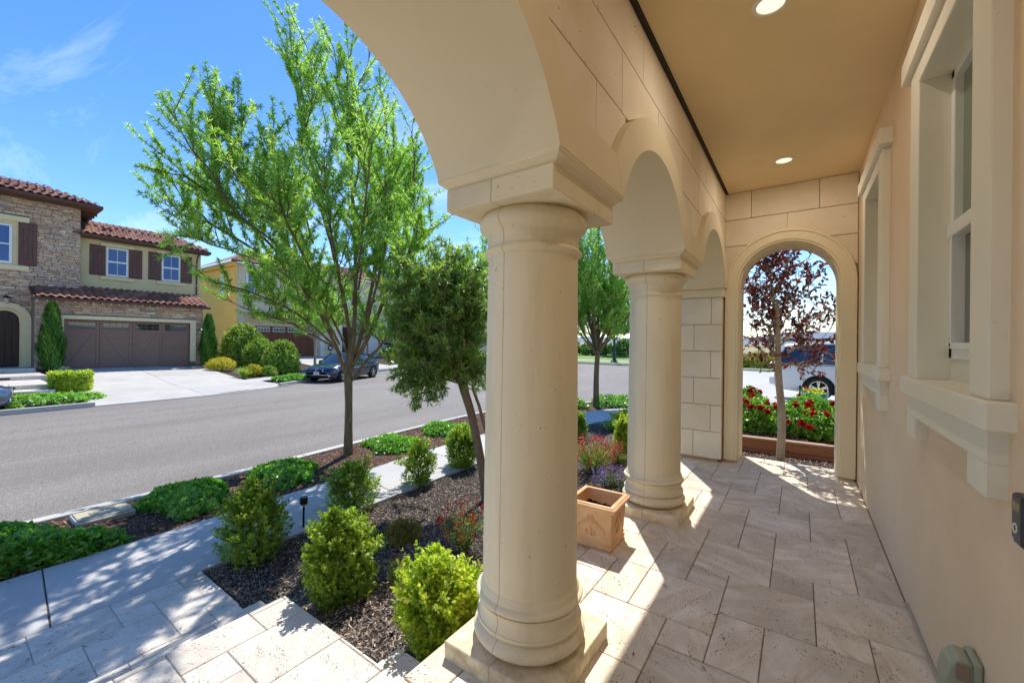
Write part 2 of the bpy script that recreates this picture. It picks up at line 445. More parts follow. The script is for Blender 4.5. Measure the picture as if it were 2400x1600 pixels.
MAT = {}
MAT['trav'] = travertine('travertine', S(208, 190, 165), S(235, 227, 213))
MAT['trav_out'] = travertine('travertine_pale', S(208, 198, 184), S(226, 220, 210), 0.75)
MAT['grout'] = plain('mortar', S(120, 98, 72), 0.95, var=0.2, vscale=40)
MAT['cast'] = stucco('cast_stone_cream', S(232, 218, 186), 0.04, 0.10, 260)
MAT['trim'] = stucco('trim_cream', S(230, 224, 206), 0.03, 0.20, 160)
MAT['band'] = stucco('arch_plaster', S(230, 216, 184), 0.03, 0.10, 240)
MAT['block'] = stoneblock('cast_stone_block', S(228, 214, 188), S(238, 226, 206))
MAT['joint'] = plain('block_joint', S(168, 146, 114), 0.95)
MAT['ceil'] = stucco('ceiling_plaster', S(234, 212, 168), 0.05, 0.16, 200)
MAT['wall'] = stucco('wall_plaster', S(230, 206, 176), 0.06, 0.30, 150)
MAT['conc'] = concrete('concrete_pavement', S(188, 186, 184))
MAT['conc_w'] = concrete('concrete_pale', S(188, 185, 178), 0.12)
MAT['asph'] = asphalt('asphalt')
MAT['mulch'] = soil('mulch_ground', S(44, 37, 34), S(96, 86, 80))
MAT['mulch_r'] = soil('bark_ground', S(72, 50, 40), S(120, 92, 78))
MAT['soil'] = soil('potting_soil', S(34, 26, 20), S(66, 54, 44), 60)
MAT['white'] = plain('white_vinyl', S(228, 228, 224), 0.4, var=0.02)
MAT['black'] = plain('black_metal', S(26, 26, 27), 0.4, 0.3)
MAT['darkgap'] = plain('dark_gap', S(22, 19, 17), 0.9)
MAT['chrome'] = plain('chrome', (0.75, 0.76, 0.78), 0.15, 1.0)
MAT['alu'] = plain('aluminium', (0.62, 0.63, 0.64), 0.32, 1.0)
MAT['rubber'] = plain('tyre_rubber', S(28, 28, 29), 0.8, var=0.1)
MAT['gl'] = glass('window_glass')
MAT['gl_car'] = glass('car_glass', (0.012, 0.015, 0.017), 0.02)
# ------------------------------------------------------------------ the porch: floor, steps
TU = 0.2064; TX0 = -0.3351; TY0 = 2.792
PAT = [(-1,1,0,2),(-1,0,2,3),(0,1,2,4),(1,3,1,4),(1,2,0,1),(-2,0,3,5),(-1,0,5,6),(0,2,4,6),(2,4,5,7),(2,3,4,5),(3,5,1,3),(3,4,3,5),(4,5,5,7)]
rng = random.Random(7)
_tile_mesh = {}
def tile_obj(w, d, th, mat, parent, loc, name='tile'):
    key = (round(w, 3), round(d, 3), th, mat.name)
    if key not in _tile_mesh:
        _tile_mesh[key] = MB().cbox(-w/2, w/2, -d/2, d/2, -th, 0, 0.0035).mesh('tile', mat)
        fixn(_tile_mesh[key])
    o = bpy.data.objects.new(name, _tile_mesh[key]); link(o, parent); o.location = loc
    return o
def lay_tiles(parent, x0, x1, y0, y1, z, mat, ox=0, oy=0, th=0.03, gap=0.0042):
    """the modular pattern of the photograph, clipped to a rectangle"""
    X0, Y0 = TX0 + ox, TY0 + oy
    ia = int((x0 - X0)/(6*TU)) - 2; ib = int((x1 - X0)/(6*TU)) + 2
    ja = int((y0 - Y0)/(6*TU)) - 2; jb = int((y1 - Y0)/(6*TU)) + 2
    for i in range(ia, ib + 1):
        for j in range(ja, jb + 1):
            for a, b, c, d in PAT:
                xa = max(x0, X0 + (a + 6*i)*TU); xb = min(x1, X0 + (b + 6*i)*TU)
                ya = max(y0, Y0 + (c + 6*j)*TU); yb = min(y1, Y0 + (d + 6*j)*TU)
                if xb - xa < 0.012 or yb - ya < 0.012: continue
                o = tile_obj(xb - xa - gap, yb - ya - gap, th, mat, parent, ((xa+xb)/2, (ya+yb)/2, z + rng.uniform(-0.0012, 0.0012)))
WX = 0.49; CEIL = 3.19; FRONT = -1.34; YEND = 5.87; YBACK = -1.6
fl = MB().box(FRONT + 0.015, WX + 0.1, YBACK, YEND, -0.50, -0.006).build('porch_floor', MAT['grout']); tag(fl, 'travertine paved porch floor under the arcade', kind='structure')
lay_tiles(fl, FRONT, WX - 0.004, YBACK, YEND, 0.0, MAT['trav'])
# stairs down to the pavement: edges measured in the photograph
YS = 1.385; RISE = 0.16
LV = [(-1.66, FRONT, -RISE), (-2.815, -1.66, -2*RISE), (-3.158, -2.815, -3*RISE), (-4.285, -3.158, -4*RISE)]
st = MB()
for xa, xb, z in LV: st.box(xa + 0.02, xb + 0.03, YBACK - 1.2, YS - 0.012, -0.95, z - 0.008)
st = st.build('entry_steps', MAT['trav_out']); tag(st, 'travertine entry steps and landing', kind='structure')
for k, (xa, xb, z) in enumerate(LV): lay_tiles(st, xa, xb + (0.006 if k else 0.006), YBACK - 1.2, YS, z, MAT['trav_out'], ox=0.07*k - 0.03, oy=0.13*k + 0.3)

# ------------------------------------------------------------------ columns
COLX = -1.005; COLY = (1.59, 3.535)
def torus_prof(r0, r1, z0, z1, n=8):
    return [(r0 + (r1 - r0)*sin(pi*i/n), z0 + (z1 - z0)*i/n) for i in range(n + 1)]
def seam_mat(name, base, ang, z0=0.3, z1=2.0):
    """cast stone with the hairline casting seam"""
    m, t, p, o = nt(name); g = NG(t)
    n1 = g.noise(g.position(), 1.6, 5, 0.6)
    b = g.mix(g.ramp(n1, [(0.3, 0.0), (0.7, 1.0)]), tuple(x*0.95 for x in base), tuple(min(1, x*1.04) for x in base))
    oc = g.objco(); sp = g.n('ShaderNodeSeparateXYZ'); g.L(oc, sp.inputs[0])
    an = g.math('ARCTAN2', sp.outputs[1], sp.outputs[0])
    wob = g.math('MULTIPLY', g.math('SUBTRACT', g.noise(g.mapping(oc, (0.01, 0.01, 5)), 1.0, 5, 0.6), 0.5), 0.05)
    d = g.math('ABSOLUTE', g.math('SUBTRACT', g.math('ADD', an, wob), ang))
    ln = g.math('MULTIPLY', g.ramp(d, [(0.0, 1.0), (0.014, 0.0)]), g.ramp(g.noise(g.mapping(oc, (0.01, 0.01, 9)), 1.0, 3), [(0.3, 0.35), (0.6, 0.9)]))
    b = g.mix(ln, b, S(150, 122, 86))
    sp2 = g.noise(g.position(), 52, 2); b = g.mix(g.ramp(sp2, [(0.735, 0.0), (0.755, 0.7)]), b, S(130, 104, 74))
    spz = g.n('ShaderNodeSeparateXYZ'); g.L(g.position(), spz.inputs[0])
    drip = g.noise(g.mapping(g.position(), (7, 7, 0.8)), 1.0, 5, 0.6); b = g.mix(g.ramp(drip, [(0.52, 0.0), (0.75, 0.30)]), b, S(176, 152, 112))
    low = g.math('MULTIPLY', g.ramp(spz.outputs[2], [(0.07, 1.0), (0.16, 0.0)]), g.ramp(g.noise(g.position(), 11, 5, 0.7), [(0.4, 0.0), (0.7, 0.6)])); b = g.mix(low, b, S(150, 120, 84))
    g.L(b, p.inputs['Base Color']); p.inputs['Roughness'].default_value = 0.8; p.inputs['Specular IOR Level'].default_value = 0.25
    h = g.math('SUBTRACT', g.math('MULTIPLY', g.math('ADD', g.noise(g.position(), 240, 3), g.noise(g.position(), 40, 4, 0.6)), 0.35), ln)
    g.L(g.bump(h, 0.4, 0.004), p.inputs['Normal'])
    return m
def make_column(label, yc, ang):
    e = empty('column', (COLX, yc, 0), label, 'column', 'cast stone columns of the porch arcade')
    mt = seam_mat('cast_stone_seamed', S(232, 218, 186), ang)
    MB().cbox(-0.268, 0.268, -0.275, 0.275, -0.004, 0.076, 0.004).build('plinth', mt, e)
    base = torus_prof(0.205, 0.252, 0.076, 0.172, 10) + [(0.236, 0.176), (0.236, 0.190)]
    base += [(0.232 - 0.012*sin(pi*i/8), 0.190 + 0.075*i/8) for i in range(9)] + torus_prof(0.224, 0.242, 0.265, 0.305, 7) + [(0.226, 0.306), (0.215, 0.335)]
    MB().lathe(base, n=72).build('base', mt, e, smooth=35)
    sh = [(0.2135 - 0.010*(i/14)**1.6, 0.333 + (1.775 - 0.333)*i/14) for i in range(15)]
    MB().lathe(sh, n=72).build('shaft', mt, e, smooth=35)
    cap = [(0.204, 1.772)] + torus_prof(0.206, 0.222, 1.775, 1.812, 8) + [(0.208, 1.815), (0.208, 1.840), (0.212, 1.868), (0.214, 1.872)] + torus_prof(0.216, 0.246, 1.874, 1.964, 10)
    MB().lathe(cap, n=72).build('capital', mt, e, smooth=35)
    MB().cbox(-0.268, 0.268, -0.29, 0.29, 1.962, 2.055, 0.004).build('abacus', mt, e)
    return e
col1 = make_column('large nearest cream round column beside the boxwood shrub', COLY[0], -1.64)
col2 = make_column('cream round column behind the terracotta planter', COLY[1], -1.60)

# ------------------------------------------------------------------ the house: arcade, end wall, side wall, ceiling
house = empty('porch_house', (0, 0, 0), 'cream house porch with arcade, plastered wall and tan ceiling', 'house')
col0 = make_column(None, -0.30, -1.6); col0.parent = house      # out of view, carries the first arch
for k_ in ('category', 'group'): del col0[k_]
BI, BO, SI, SO = -0.700, -1.304, -0.742, -1.275
ARC = [(0.645, 1.84, 0.685, 0.852), (2.56, 1.84, 0.685, 0.852), (4.575, 1.84, 0.700, 0.865)]
PIER_Y = 5.346
SPZ = 2.10; SPT = 2.272
def arch_low(y, inner):
    """lowest z of the arcade wall above y (inner: opening radius, else band radius)"""
    z = None
    for yc, zc, ri, ro in ARC:
        r = ri if inner else ro
        d = abs(y - yc)
        if d < r:
            zz = zc + sqrt(r*r - d*d)
            if (z is None) or zz > z: z = zz
    return z
# core wall above the openings (plaster) made of vertical slices
def arch_core(mb, x0, x1, ztop, y0, y1, inner, floor_z, n=190):
    ys = sorted(set([y0 + (y1 - y0)*i/n for i in range(n + 1)]))
    lo = []
    for y in ys:
        a = arch_low(y, inner); lo.append(max(floor_z, a) if a else floor_z)
    V = []; F = []
    for y, z in zip(ys, lo):
        V += [(x0, y, z), (x1, y, z), (x1, y, ztop), (x0, y, ztop)]
    for i in range(len(ys) - 1):
        a = 4*i; b = a + 4
        F += [(a, a+1, b+1, b), (a+1, a+2, b+2, b+1), (a+2, a+3, b+3, b+2), (a+3, a, b, b+3)]
    F += [(3, 2, 1, 0), tuple(4*(len(ys)-1) + i for i in range(4))]
    mb.add(V, F)
core = MB(); arch_core(core, SO + 0.01, SI - 0.014, 3.30, -1.35, 5.46, False, SPT + 0.001)
arcade = core.build('arcade_wall', MAT['joint'], house, smooth=30)
# arch band with soffit: follows the opening, springs from blocks over the columns
bandm = MB()
def arch_band(yc, zc, ri, ro, ya, yb):
    """ring between opening and band radius plus springers down to SPZ, from ya to yb"""
    n = 64; V = []; F = []
    ys = [ya + (yb - ya)*i/n for i in range(n + 1)]
    t0 = math.acos(max(-1, min(1, (ya - yc)/ro))) if abs(ya - yc) < ro else None
    inn = []; out = []
    a0 = math.asin(min(1, (SPZ - zc)/ri)); 
    for i in range(n + 1):
        a = pi - a0 - (pi - 2*a0)*i/n
        inn.append((yc + ri*cos(a), zc + ri*sin(a)))
    b0 = math.asin(min(1, (SPT - zc)/ro))
    for i in range(n + 1):
        a = pi - b0 - (pi - 2*b0)*i/n
        out.append((yc + ro*cos(a), zc + ro*sin(a)))
    for x in (BO, BI):
        V += [(x, p[0], p[1]) for p in inn] + [(x, p[0], p[1]) for p in out]
    m = n + 1
    for i in range(n):
        F += [(i, i+1, m+i+1, m+i), (2*m+i, 3*m+i, 3*m+i+1, 2*m+i+1), (i, 2*m+i, 2*m+i+1, i+1), (m+i, m+i+1, 3*m+i+1, 3*m+i)]
    F += [(0, m, 3*m, 2*m), (n, 2*m+n, 3*m+n, m+n)]
    bandm.add(V, F); return inn[0], inn[-1], out[0], out[-1]
ends = [arch_band(a[0], a[1], a[2], a[3], 0, 0) for a in ARC]
bo = bandm.build('arch_band', MAT['band'], house, smooth=30)
def springer(pl_in, pl_out, pr_in, pr_out):
    poly = [(pl_in[0], SPZ), (pr_in[0], SPZ), (pr_out[0], SPT), (pl_out[0], SPT)]
    MB().prism(poly, BO + 0.0008, BI - 0.0008, 'x').build('springer', MAT['band'], house)
springer(ends[0][1], ends[0][3], ends[1][0], ends[1][2])
springer(ends[1][1], ends[1][3], ends[2][0], ends[2][2])
springer((-0.60, 0), (-0.60, 0), ends[0][0], ends[0][2])
MB().box(SO + 0.005, SI - 0.005, -1.35, -0.60, -0.6, SPT + 0.002).build('corner_pier', MAT['block'], house)
springer(ends[2][1], ends[2][3], (5.50, 0), (5.50, 0))
# moulding under each springer
for ya, yb in ((-0.62, ends[0][0][0]), (ends[0][1][0], ends[1][0][0]), (ends[1][1][0], ends[2][0][0]), (ends[2][1][0], 5.5)):
    prof = [(0.268, 2.053), (0.272, 2.062), (0.284, 2.074), (0.297, 2.082), (0.302, 2.092), (0.302, 2.1005)]
    yc = (ya + yb)/2; hy = (yb - ya)/2
    V = []; F = []
    for r, z in prof:
        e = 0.302 - r
        V += [(COLX - r, yc - hy + e, z), (COLX + r, yc - hy + e, z), (COLX + r, yc + hy - e, z), (COLX - r, yc + hy - e, z)]
    for j in range(len(prof) - 1):
        for i in range(4): F.append((4*j+i, 4*j+(i+1)%4, 4*j+4+(i+1)%4, 4*j+4+i))
    F += [(3,2,1,0), tuple(4*(len(prof)-1)+i for i in range(4))]
    MB().add(V, F).build('impost_moulding', MAT['cast'], house)
# cast stone blocks on both faces of the arcade
def block_piece(y0, y1, z0, z1, x0, x1, parent):
    n = 14; ys = [y0 + (y1 - y0)*i/n for i in range(n + 1)]; lo = []
    for y in ys:
        a = arch_low(y, False); lo.append(max(z0, (a + 0.004) if a else z0))
    if min(lo) > z1 - 0.006: return
    if max(lo) <= z0 + 1e-6:
        MB().cbox(x0, x1, y0, y1, z0, z1, 0.003).build('block', MAT['block'], parent); return
    top = [(y, z1) for y, l in zip(ys, lo) if l < z1 - 0.004]; bot = [(y, l) for y, l in zip(ys, lo) if l < z1 - 0.004]
    if len(top) < 2: return
    MB().prism(bot + top[::-1], x0, x1, 'x').build('block', MAT['block'], parent)
COURSE = [(2.872, 3.188, 2.333), (2.558, 2.870, 2.0), (2.272, 2.556, 1.682)]
G = 0.0030
for z0, z1, yj in COURSE:
    k0 = int((-1.35 - yj)/0.64) - 1
    for k in range(k0, k0 + 14):
        ya, yb = yj + 0.64*k, yj + 0.64*(k + 1)
        ya = max(ya, -1.35); yb = min(yb, 5.52)
        if yb - ya < 0.03: continue
        block_piece(ya + G, yb - G, z0 + G, z1 - G, SI - 0.03, SI, arcade)
        if k % 2 == 0: pass
outer = MB()
arch_core(outer, SO, SO + 0.02, 3.30, -1.35, 5.9, False, SPT, 120)
outer.build('outer_facing', MAT['block'], house)
# end pier
pier = MB().box(SO + 0.02, -0.767, PIER_Y + 0.02, 5.885, 0.04, SPZ).build('pier', MAT['joint'], house)
MB().box(SO + 0.035, -0.785, PIER_Y + 0.03, 5.88, -0.5, 0.0405).build('pier_footing', plain('footing_tan', S(196, 164, 120), 0.9, var=0.1), house)
PC = [0.036, 0.354, 0.67, 0.99, 1.309, 1.627, 1.948]
for i in range(6):
    xj = [-0.863, -1.051][(i + 1) % 2]
    xs = [SO, xj, -0.747] if i % 2 else [SO, xj, -0.747]
    for a, b in zip(xs[:-1], xs[1:]):
        MB().cbox(a + G*0.7, b - (0 if b == -0.747 else G*0.7), PIER_Y, PIER_Y + 0.035, PC[i] + G, PC[i+1] - G, 0.003).build('block', MAT['block'], pier)
    MB().cbox(-0.777, -0.7475, PIER_Y + 0.0355, 5.50, PC[i] + G, PC[i+1] - G, 0.003).build('block', MAT['block'], pier)
imp = MB().cbox(SO - 0.03, -0.722, PIER_Y - 0.026, 5.50, 1.95, 2.045, 0.004).cbox(SO - 0.05, -0.702, PIER_Y - 0.045, 5.50, 2.047, 2.099, 0.010)
imp.build('pier_impost', MAT['cast'], house)
# end wall with its round arch
EX0, EX1, EZ, EY0, EY1 = -0.593, 0.343, 2.075, 5.50, 5.90
ec = (EX0 + EX1)/2; er = (EX1 - EX0)/2
def arch_outline(cx, r, zs, n=40, z0=0.0):
    return [(cx - r, z0)] + [(cx - r*cos(pi*i/n), zs + r*sin(pi*i/n)) for i in range(n + 1)] + [(cx + r, z0)]
def ring_wall(mb, cx, r, zs, x0, x1, z0, ztop, y0, y1, n=40):
    """wall with an arched opening, front at y0, back at y1"""
    o = arch_outline(cx, r, zs, n, z0); V = []; F = []
    outer_ = []
    for p in o:
        if p[1] <= zs + 1e-6: outer_.append((x0 if p[0] < cx else x1, p[1]))
        else:
            t = (p[0] - cx)/r
            outer_.append((cx + (x1 - cx)*min(1, t*1.45) if t > 0 else cx + (cx - x0)*max(-1, t*1.45), ztop if abs(t) < 0.69 else zs + (ztop - zs)*(1 - (abs(t) - 0.69)/0.31)))
    m = len(o)
    for y in (y0, y1):
        V += [(p[0], y, p[1]) for p in o] + [(p[0], y, p[1]) for p in outer_]
    for i in range(m - 1):
        F += [(i, i+1, m+i+1, m+i), (2*m+i, 3*m+i, 3*m+i+1, 2*m+i+1), (i, 2*m+i, 2*m+i+1, i+1), (m+i, m+i+1, 3*m+i+1, 3*m+i)]
    F += [(0, m, 3*m, 2*m), (m-1, 3*m-1, 4*m-1, 2*m-1)]
    mb.add(V, F)
ew = MB(); ring_wall(ew, ec, er - 0.012, EZ, -0.776, WX + 0.1, -0.004, 3.30, EY0 + 0.03, EY1)
endw = ew.build('end_wall', MAT['band'], house, smooth=30)
# blocks above the arch
BR = er + 0.142
def end_block(x0, x1, z0, z1):
    n = 24; xs = [x0 + (x1 - x0)*i/n for i in range(n + 1)]; lo = []
    for x in xs:
        d = abs(x - ec); lo.append(max(z0, EZ + sqrt(BR*BR - d*d) + 0.003) if d < BR else z0)
    keep = [(x, l) for x, l in zip(xs, lo) if l < z1 - 0.004]
    if len(keep) < 2: return
    # a block can be cut into a left and right remainder by the arch
    runs = []; cur = [keep[0]]
    for a, b in zip(keep[:-1], keep[1:]):
        if b[0] - a[0] > (x1 - x0)/n*1.5: runs.append(cur); cur = [b]
        else: cur.append(b)
    runs.append(cur)
    for r in runs:
        if len(r) < 2: continue
        MB().prism([(x, l) for x, l in r] + [(x, z1) for x, l in r[::-1]], EY0, EY0 + 0.032, 'y').build('block', MAT['block'], endw)
for z0, z1, js in ((2.872, 3.188, (-0.474, 0.163)), (2.558, 2.870, (-0.124,)), (2.244, 2.556, (-0.45, 0.19)), (1.93, 2.242, ())):
    xs = [-0.744] + list(js) + [WX - 0.004]
    for a, b in zip(xs[:-1], xs[1:]): end_block(a + G, b - G, z0 + G, z1 - G)
MB().box(-0.745, WX, EY0 + 0.026, EY0 + 0.034, 1.9, 3.19).build('mortar_bed', MAT['joint'], endw) if False else None
# moulded trim round the arch (front), three fillets
trim = MB()
def arch_sweep(mb, prof, cx, r, zs, z0, n=48):
    """prof: list of (outward offset from opening edge, y)"""
    path = [(cx - 1, None)]
    pts = [(-1.0, z0, 0)] 
    P = []
    for off, y in prof:
        ring = [(cx - r - off, y, z0)] + [(cx - (r + off)*cos(pi*i/n), y, zs + (r + off)*sin(pi*i/n)) for i in range(n + 1)] + [(cx + r + off, y, z0)]
        P.append(ring)
    m = len(P[0]); V = [p for rr in P for p in rr]; F = []
    k = len(P)
    for j in range(k):
        jn = (j + 1) % k
        for i in range(m - 1): F.append((j*m+i, j*m+i+1, jn*m+i+1, jn*m+i))
    F += [tuple(j*m for j in range(k)), tuple(j*m + m - 1 for j in range(k-1, -1, -1))]
    mb.add(V, F)
arch_sweep(trim, [(0.0, EY1 + 0.004), (0.0, EY0 - 0.030), (0.006, EY0 - 0.038), (0.024, EY0 - 0.038), (0.026, EY0 - 0.050), (0.112, EY0 - 0.050), (0.114, EY0 - 0.062), (0.134, EY0 - 0.062), (0.138, EY0 - 0.055), (0.138, EY0 + 0.034), (0.02, EY0 + 0.034), (0.02, EY1 + 0.004)], ec, er, EZ, 0.03)
trim.build('arch_trim', MAT['cast'], house, smooth=30)
_ft = plain('footing_tan_b', S(196, 164, 120), 0.9)
for a_, b_ in ((EX0 - 0.125, EX0 - 0.004), (EX1 + 0.004, EX1 + 0.125)): MB().box(a_, b_, EY0 - 0.04, EY1 - 0.02, -0.003, 0.031).build('trim_footing', _ft, house)
# ceiling, roof and eave
MB().box(SI + 0.002, WX + 0.2, -3.0, EY0 + 0.05, CEIL, CEIL + 0.12).build('ceiling', MAT['ceil'], house)
MB().box(-1.71, 3.5, -4.0, 6.45, CEIL + 0.13, CEIL + 0.26).build('roof', plain('roof_fascia', S(120, 84, 62), 0.8), house)
vn = MB().box(SI + 0.004, SI + 0.032, -2.0, 5.47, CEIL - 0.006, CEIL + 0.01).build('vent_strip', MAT['darkgap'], house)
vs_ = MB()
for i in range(2): vs_.box(SI + 0.008 + i*0.013, SI + 0.013 + i*0.013, -2.0, 5.47, CEIL - 0.009, CEIL - 0.005)
for i in range(330): vs_.box(SI + 0.006, SI + 0.030, 0.9 + i*0.0139, 0.9 + i*0.0139 + 0.005, CEIL - 0.0085, CEIL - 0.0055)
vs_.build('vent_mesh', plain('vent_dark', S(62, 54, 44), 0.6), vn)

# side wall with two deep windows
WIN = [(1.765, 2.835), (3.70, 4.77)]
ZS0, ZH = 1.245, 2.66; RX = 0.616
wl = MB(); ys = [-3.0]
for ya, yb in WIN: ys += [ya + 0.09, yb - 0.09]
ys.append(EY0 + 0.06)
for i in range(0, len(ys), 2): wl.box(WX, WX + 0.30, ys[i], ys[i+1], -0.01, CEIL)
for ya, yb in WIN:
    wl.box(WX, WX + 0.30, ya + 0.09, yb - 0.09, -0.01, ZS0 - 0.01); wl.box(WX, WX + 0.30, ya + 0.09, yb - 0.09, ZH, CEIL)
wl.build('side_wall', MAT['wall'], house)
MB().box(3.2, 3.5, -4.0, 8.0, -0.6, 3.3).box(WX + 0.30, 3.4, 5.6, 5.9, -0.6, 3.3).build('rear_wall', MAT['wall'], house)
for ya, yb in WIN:
    w = MB()
    for a, b in ((ya, ya + 0.165), (yb - 0.165, yb)):
        w.cbox(WX - 0.042, RX, a, b, ZS0, ZH + 0.08, 0.004)
    w.cbox(WX - 0.0415, RX, ya + 0.165, yb - 0.165, ZH - 0.02, ZH + 0.08, 0.004)
    w = w.build('window', MAT['trim'], house)
    tag(w, 'deep set window with cream stucco surround')
    MB().cbox(WX - 0.068, WX + 0.02, ya - 0.075, yb + 0.075, ZH + 0.08, ZH + 0.185, 0.004).build('window_head', MAT['trim'], w)
    MB().cbox(WX - 0.064, RX, ya - 0.055, yb + 0.055, ZS0 - 0.085, ZS0, 0.006).build('sill', MAT['trim'], w)
    ap = MB().cbox(WX - 0.044, WX + 0.01, ya + 0.002, yb - 0.002, ZS0 - 0.185, ZS0 - 0.085, 0.003)
    ap.cbox(WX - 0.0445, WX + 0.01, ya + 0.002, ya + 0.165, ZS0 - 0.285, ZS0 - 0.185, 0.003)
    ap.cbox(WX - 0.0445, WX + 0.01, yb - 0.165, yb - 0.002, ZS0 - 0.285, ZS0 - 0.185, 0.003)
    ap.build('apron', MAT['trim'], w)
    fa, fb = ya + 0.165, yb - 0.165; x = RX - 0.06
    fr = MB(); zt, zm, zb = ZH - 0.055, 1.915, ZS0 + 0.10
    for a, b in ((fa, fa + 0.045), (fb - 0.045, fb)): fr.cbox(x, x + 0.07, a, b, zb, zt + 0.05, 0.003)
    fr.cbox(x, x + 0.07, fa, fb, zb - 0.002, zb + 0.05, 0.003).cbox(x, x + 0.07, fa, fb, zt, zt + 0.05, 0.003).cbox(x - 0.012, x + 0.07, fa + 0.01, fb - 0.01, zm - 0.03, zm + 0.03, 0.003)
    for a, b in ((fa + 0.048, fa + 0.075), (fb - 0.075, fb - 0.048)): fr.cbox(x - 0.011, x + 0.06, a, b, zb + 0.05, zm - 0.03, 0.002)
    fr.cbox(x - 0.011, x + 0.06, fa + 0.05, fb - 0.05, zb + 0.045, zb + 0.07, 0.002)
    fr.build('frame', MAT['white'], w)
    MB().box(x + 0.03, x + 0.036, fa + 0.03, fb - 0.03, zm, zt + 0.01).build('pane', glass('glass_green_reflection', S(92, 112, 82), 0.04, 0.55), w)  # upper pane's green paints in the reflected greenery
    MB().box(x + 0.032, x + 0.038, fa + 0.05, fb - 0.05, zb + 0.04, zm).build('pane', glass('glass_dark', S(62, 62, 58), 0.06, 0.45), w)
    MB().box(RX - 0.02, RX + 0.02, fa - 0.05, fb + 0.05, ZS0 - 0.02, ZH + 0.05).build('wall_below', MAT['trim'], w) if False else None
    MB().box(x + 0.008, RX + 0.05, fa - 0.01, fb + 0.01, ZS0 - 0.01, zb - 0.003).build('reveal', MAT['trim'], w)
    MB().box(x + 0.008, RX + 0.05, fa - 0.01, fb + 0.01, zt + 0.0505, ZH).build('reveal', MAT['trim'], w)
fl_strip = MB().box(WX - 0.010, WX - 0.002, -1.5, 3.05, 0.0, 0.016).build('weep_screed', MAT['alu'], house)

# recessed ceiling lights, lit in the photograph; an unseen third is added above the camera to brighten the porch
for y, lab in ((4.76, 'far round recessed ceiling light with white trim ring'), (2.53, 'near round recessed ceiling light at the top edge of the picture'), (0.30, 'added unseen recessed ceiling light above the viewer')):
    e = empty('recessed_light', (-0.14, y, CEIL), lab, 'ceiling light', 'recessed lights in the porch ceiling')
    if y < 1:
        e.parent = house
        for k_ in ('label', 'category', 'group'): del e[k_]
    MB().lathe([(0.064, -0.002), (0.066, -0.010), (0.084, -0.006), (0.088, 0.0), (0.088, 0.004), (0.064, 0.004)], n=40, cap=False).build('trim_ring', MAT['white'], e, smooth=40)
    MB().lathe([(0.066, -0.004), (0.050, -0.0035), (0.0005, -0.003)], n=40, cap=False).build('lens', emit('lamp_lens', S(255, 232, 200), 0.6), e, smooth=40)
    ld_ = bpy.data.lights.new('lamp_glow', 'AREA'); ld_.shape = 'DISK'; ld_.size = 0.11; ld_.energy = 2.4; ld_.color = (1.0, 0.88, 0.74)
    lo_ = bpy.data.objects.new('lamp_glow', ld_); link(lo_, e); lo_.location = (0, 0, -0.012)
# video doorbell at the picture edge
e = empty('doorbell', (WX - 0.001, 1.615, 0.955), 'dark video doorbell on the plastered wall at the picture edge', 'doorbell')
MB().cbox(-0.028, 0.0, -0.031, 0.031, -0.065, 0.065, 0.006).build('body', plain('doorbell_grey', S(58, 58, 64), 0.35, 0.4), e)
MB().lathe([(0.0095, -0.0285), (0.0095, -0.031), (0.013, -0.031), (0.013, -0.0285)], (0, 0, -0.022), 24, 'x', False).build('button_ring', MAT['white'], e)
MB().cbox(-0.0295, -0.027, -0.024, 0.024, 0.022, 0.046, 0.001).build('camera_window', plain('lens_amber', S(120, 108, 72), 0.2), e)
MB().box(-0.0288, -0.0278, 0.012, 0.022, -0.058, -0.050).build('maker_mark', plain('mark_pale', S(196, 200, 216), 0.5), e)
# weatherproof outlet cover
e = empty('outlet_cover', (WX - 0.001, 1.985, 0.285), 'grey green weatherproof outlet cover low on the plastered wall', 'outlet cover')
gm = plain('outlet_plastic', S(156, 160, 138), 0.35, spec=0.5)
MB().cbox(-0.022, 0.0, -0.055, 0.055, -0.10, 0.10, 0.006).build('back_plate', gm, e)
cv = MB(); pr = [(-0.020, 0.088), (-0.050, 0.094), (-0.075, 0.07), (-0.088, 0.01), (-0.085, -0.07), (-0.062, -0.098), (-0.020, -0.092)]
cv.prism([(p[0], p[1]) for p in pr], -0.048, 0.050, 'y')
cvo = cv.build('cover', gm, e); bm_ = cvo.modifiers.new('bev', 'BEVEL'); bm_.width = 0.008; bm_.segments = 2
MB().cbox(-0.062, -0.030, -0.0535, -0.0485, 0.03, 0.085, 0.002).build('hinge', plain('hinge_brown', S(140, 122, 104), 0.5), e)
# ------------------------------------------------------------------ ground, streets, pavements
ROADZ = -0.79; KZ = -0.64
def catmull(P, n=6):
    P = [np.array(p, float) for p in P]; out = []
    for i in range(len(P) - 1):
        p0 = P[max(i-1, 0)]; p1 = P[i]; p2 = P[i+1]; p3 = P[min(i+2, len(P)-1)]
        for k in range(n):
            t = k/n; out.append(0.5*((2*p1) + (-p0+p2)*t + (2*p0-5*p1+4*p2-p3)*t*t + (-p0+3*p1-3*p2+p3)*t**3))
    out.append(P[-1]); return out
g_ = MB().add([(-4000,-4000,-1.0),(4000,-4000,-1.0),(4000,9000,-1.0),(-4000,9000,-1.0)], [(0,1,2,3)]).build('ground', plain('dry_ground', S(150, 140, 100), 0.95, var=0.2, vscale=0.02), recalc=False)
tag(g_, 'open ground out to the horizon', kind='structure')
rd = MB().add([(-70,-60,ROADZ),(70,-60,ROADZ),(70,41,ROADZ),(-70,41,ROADZ)], [(0,1,2,3)]).build('road', MAT['asph'], recalc=False); tag(rd, 'grey asphalt street', kind='structure')
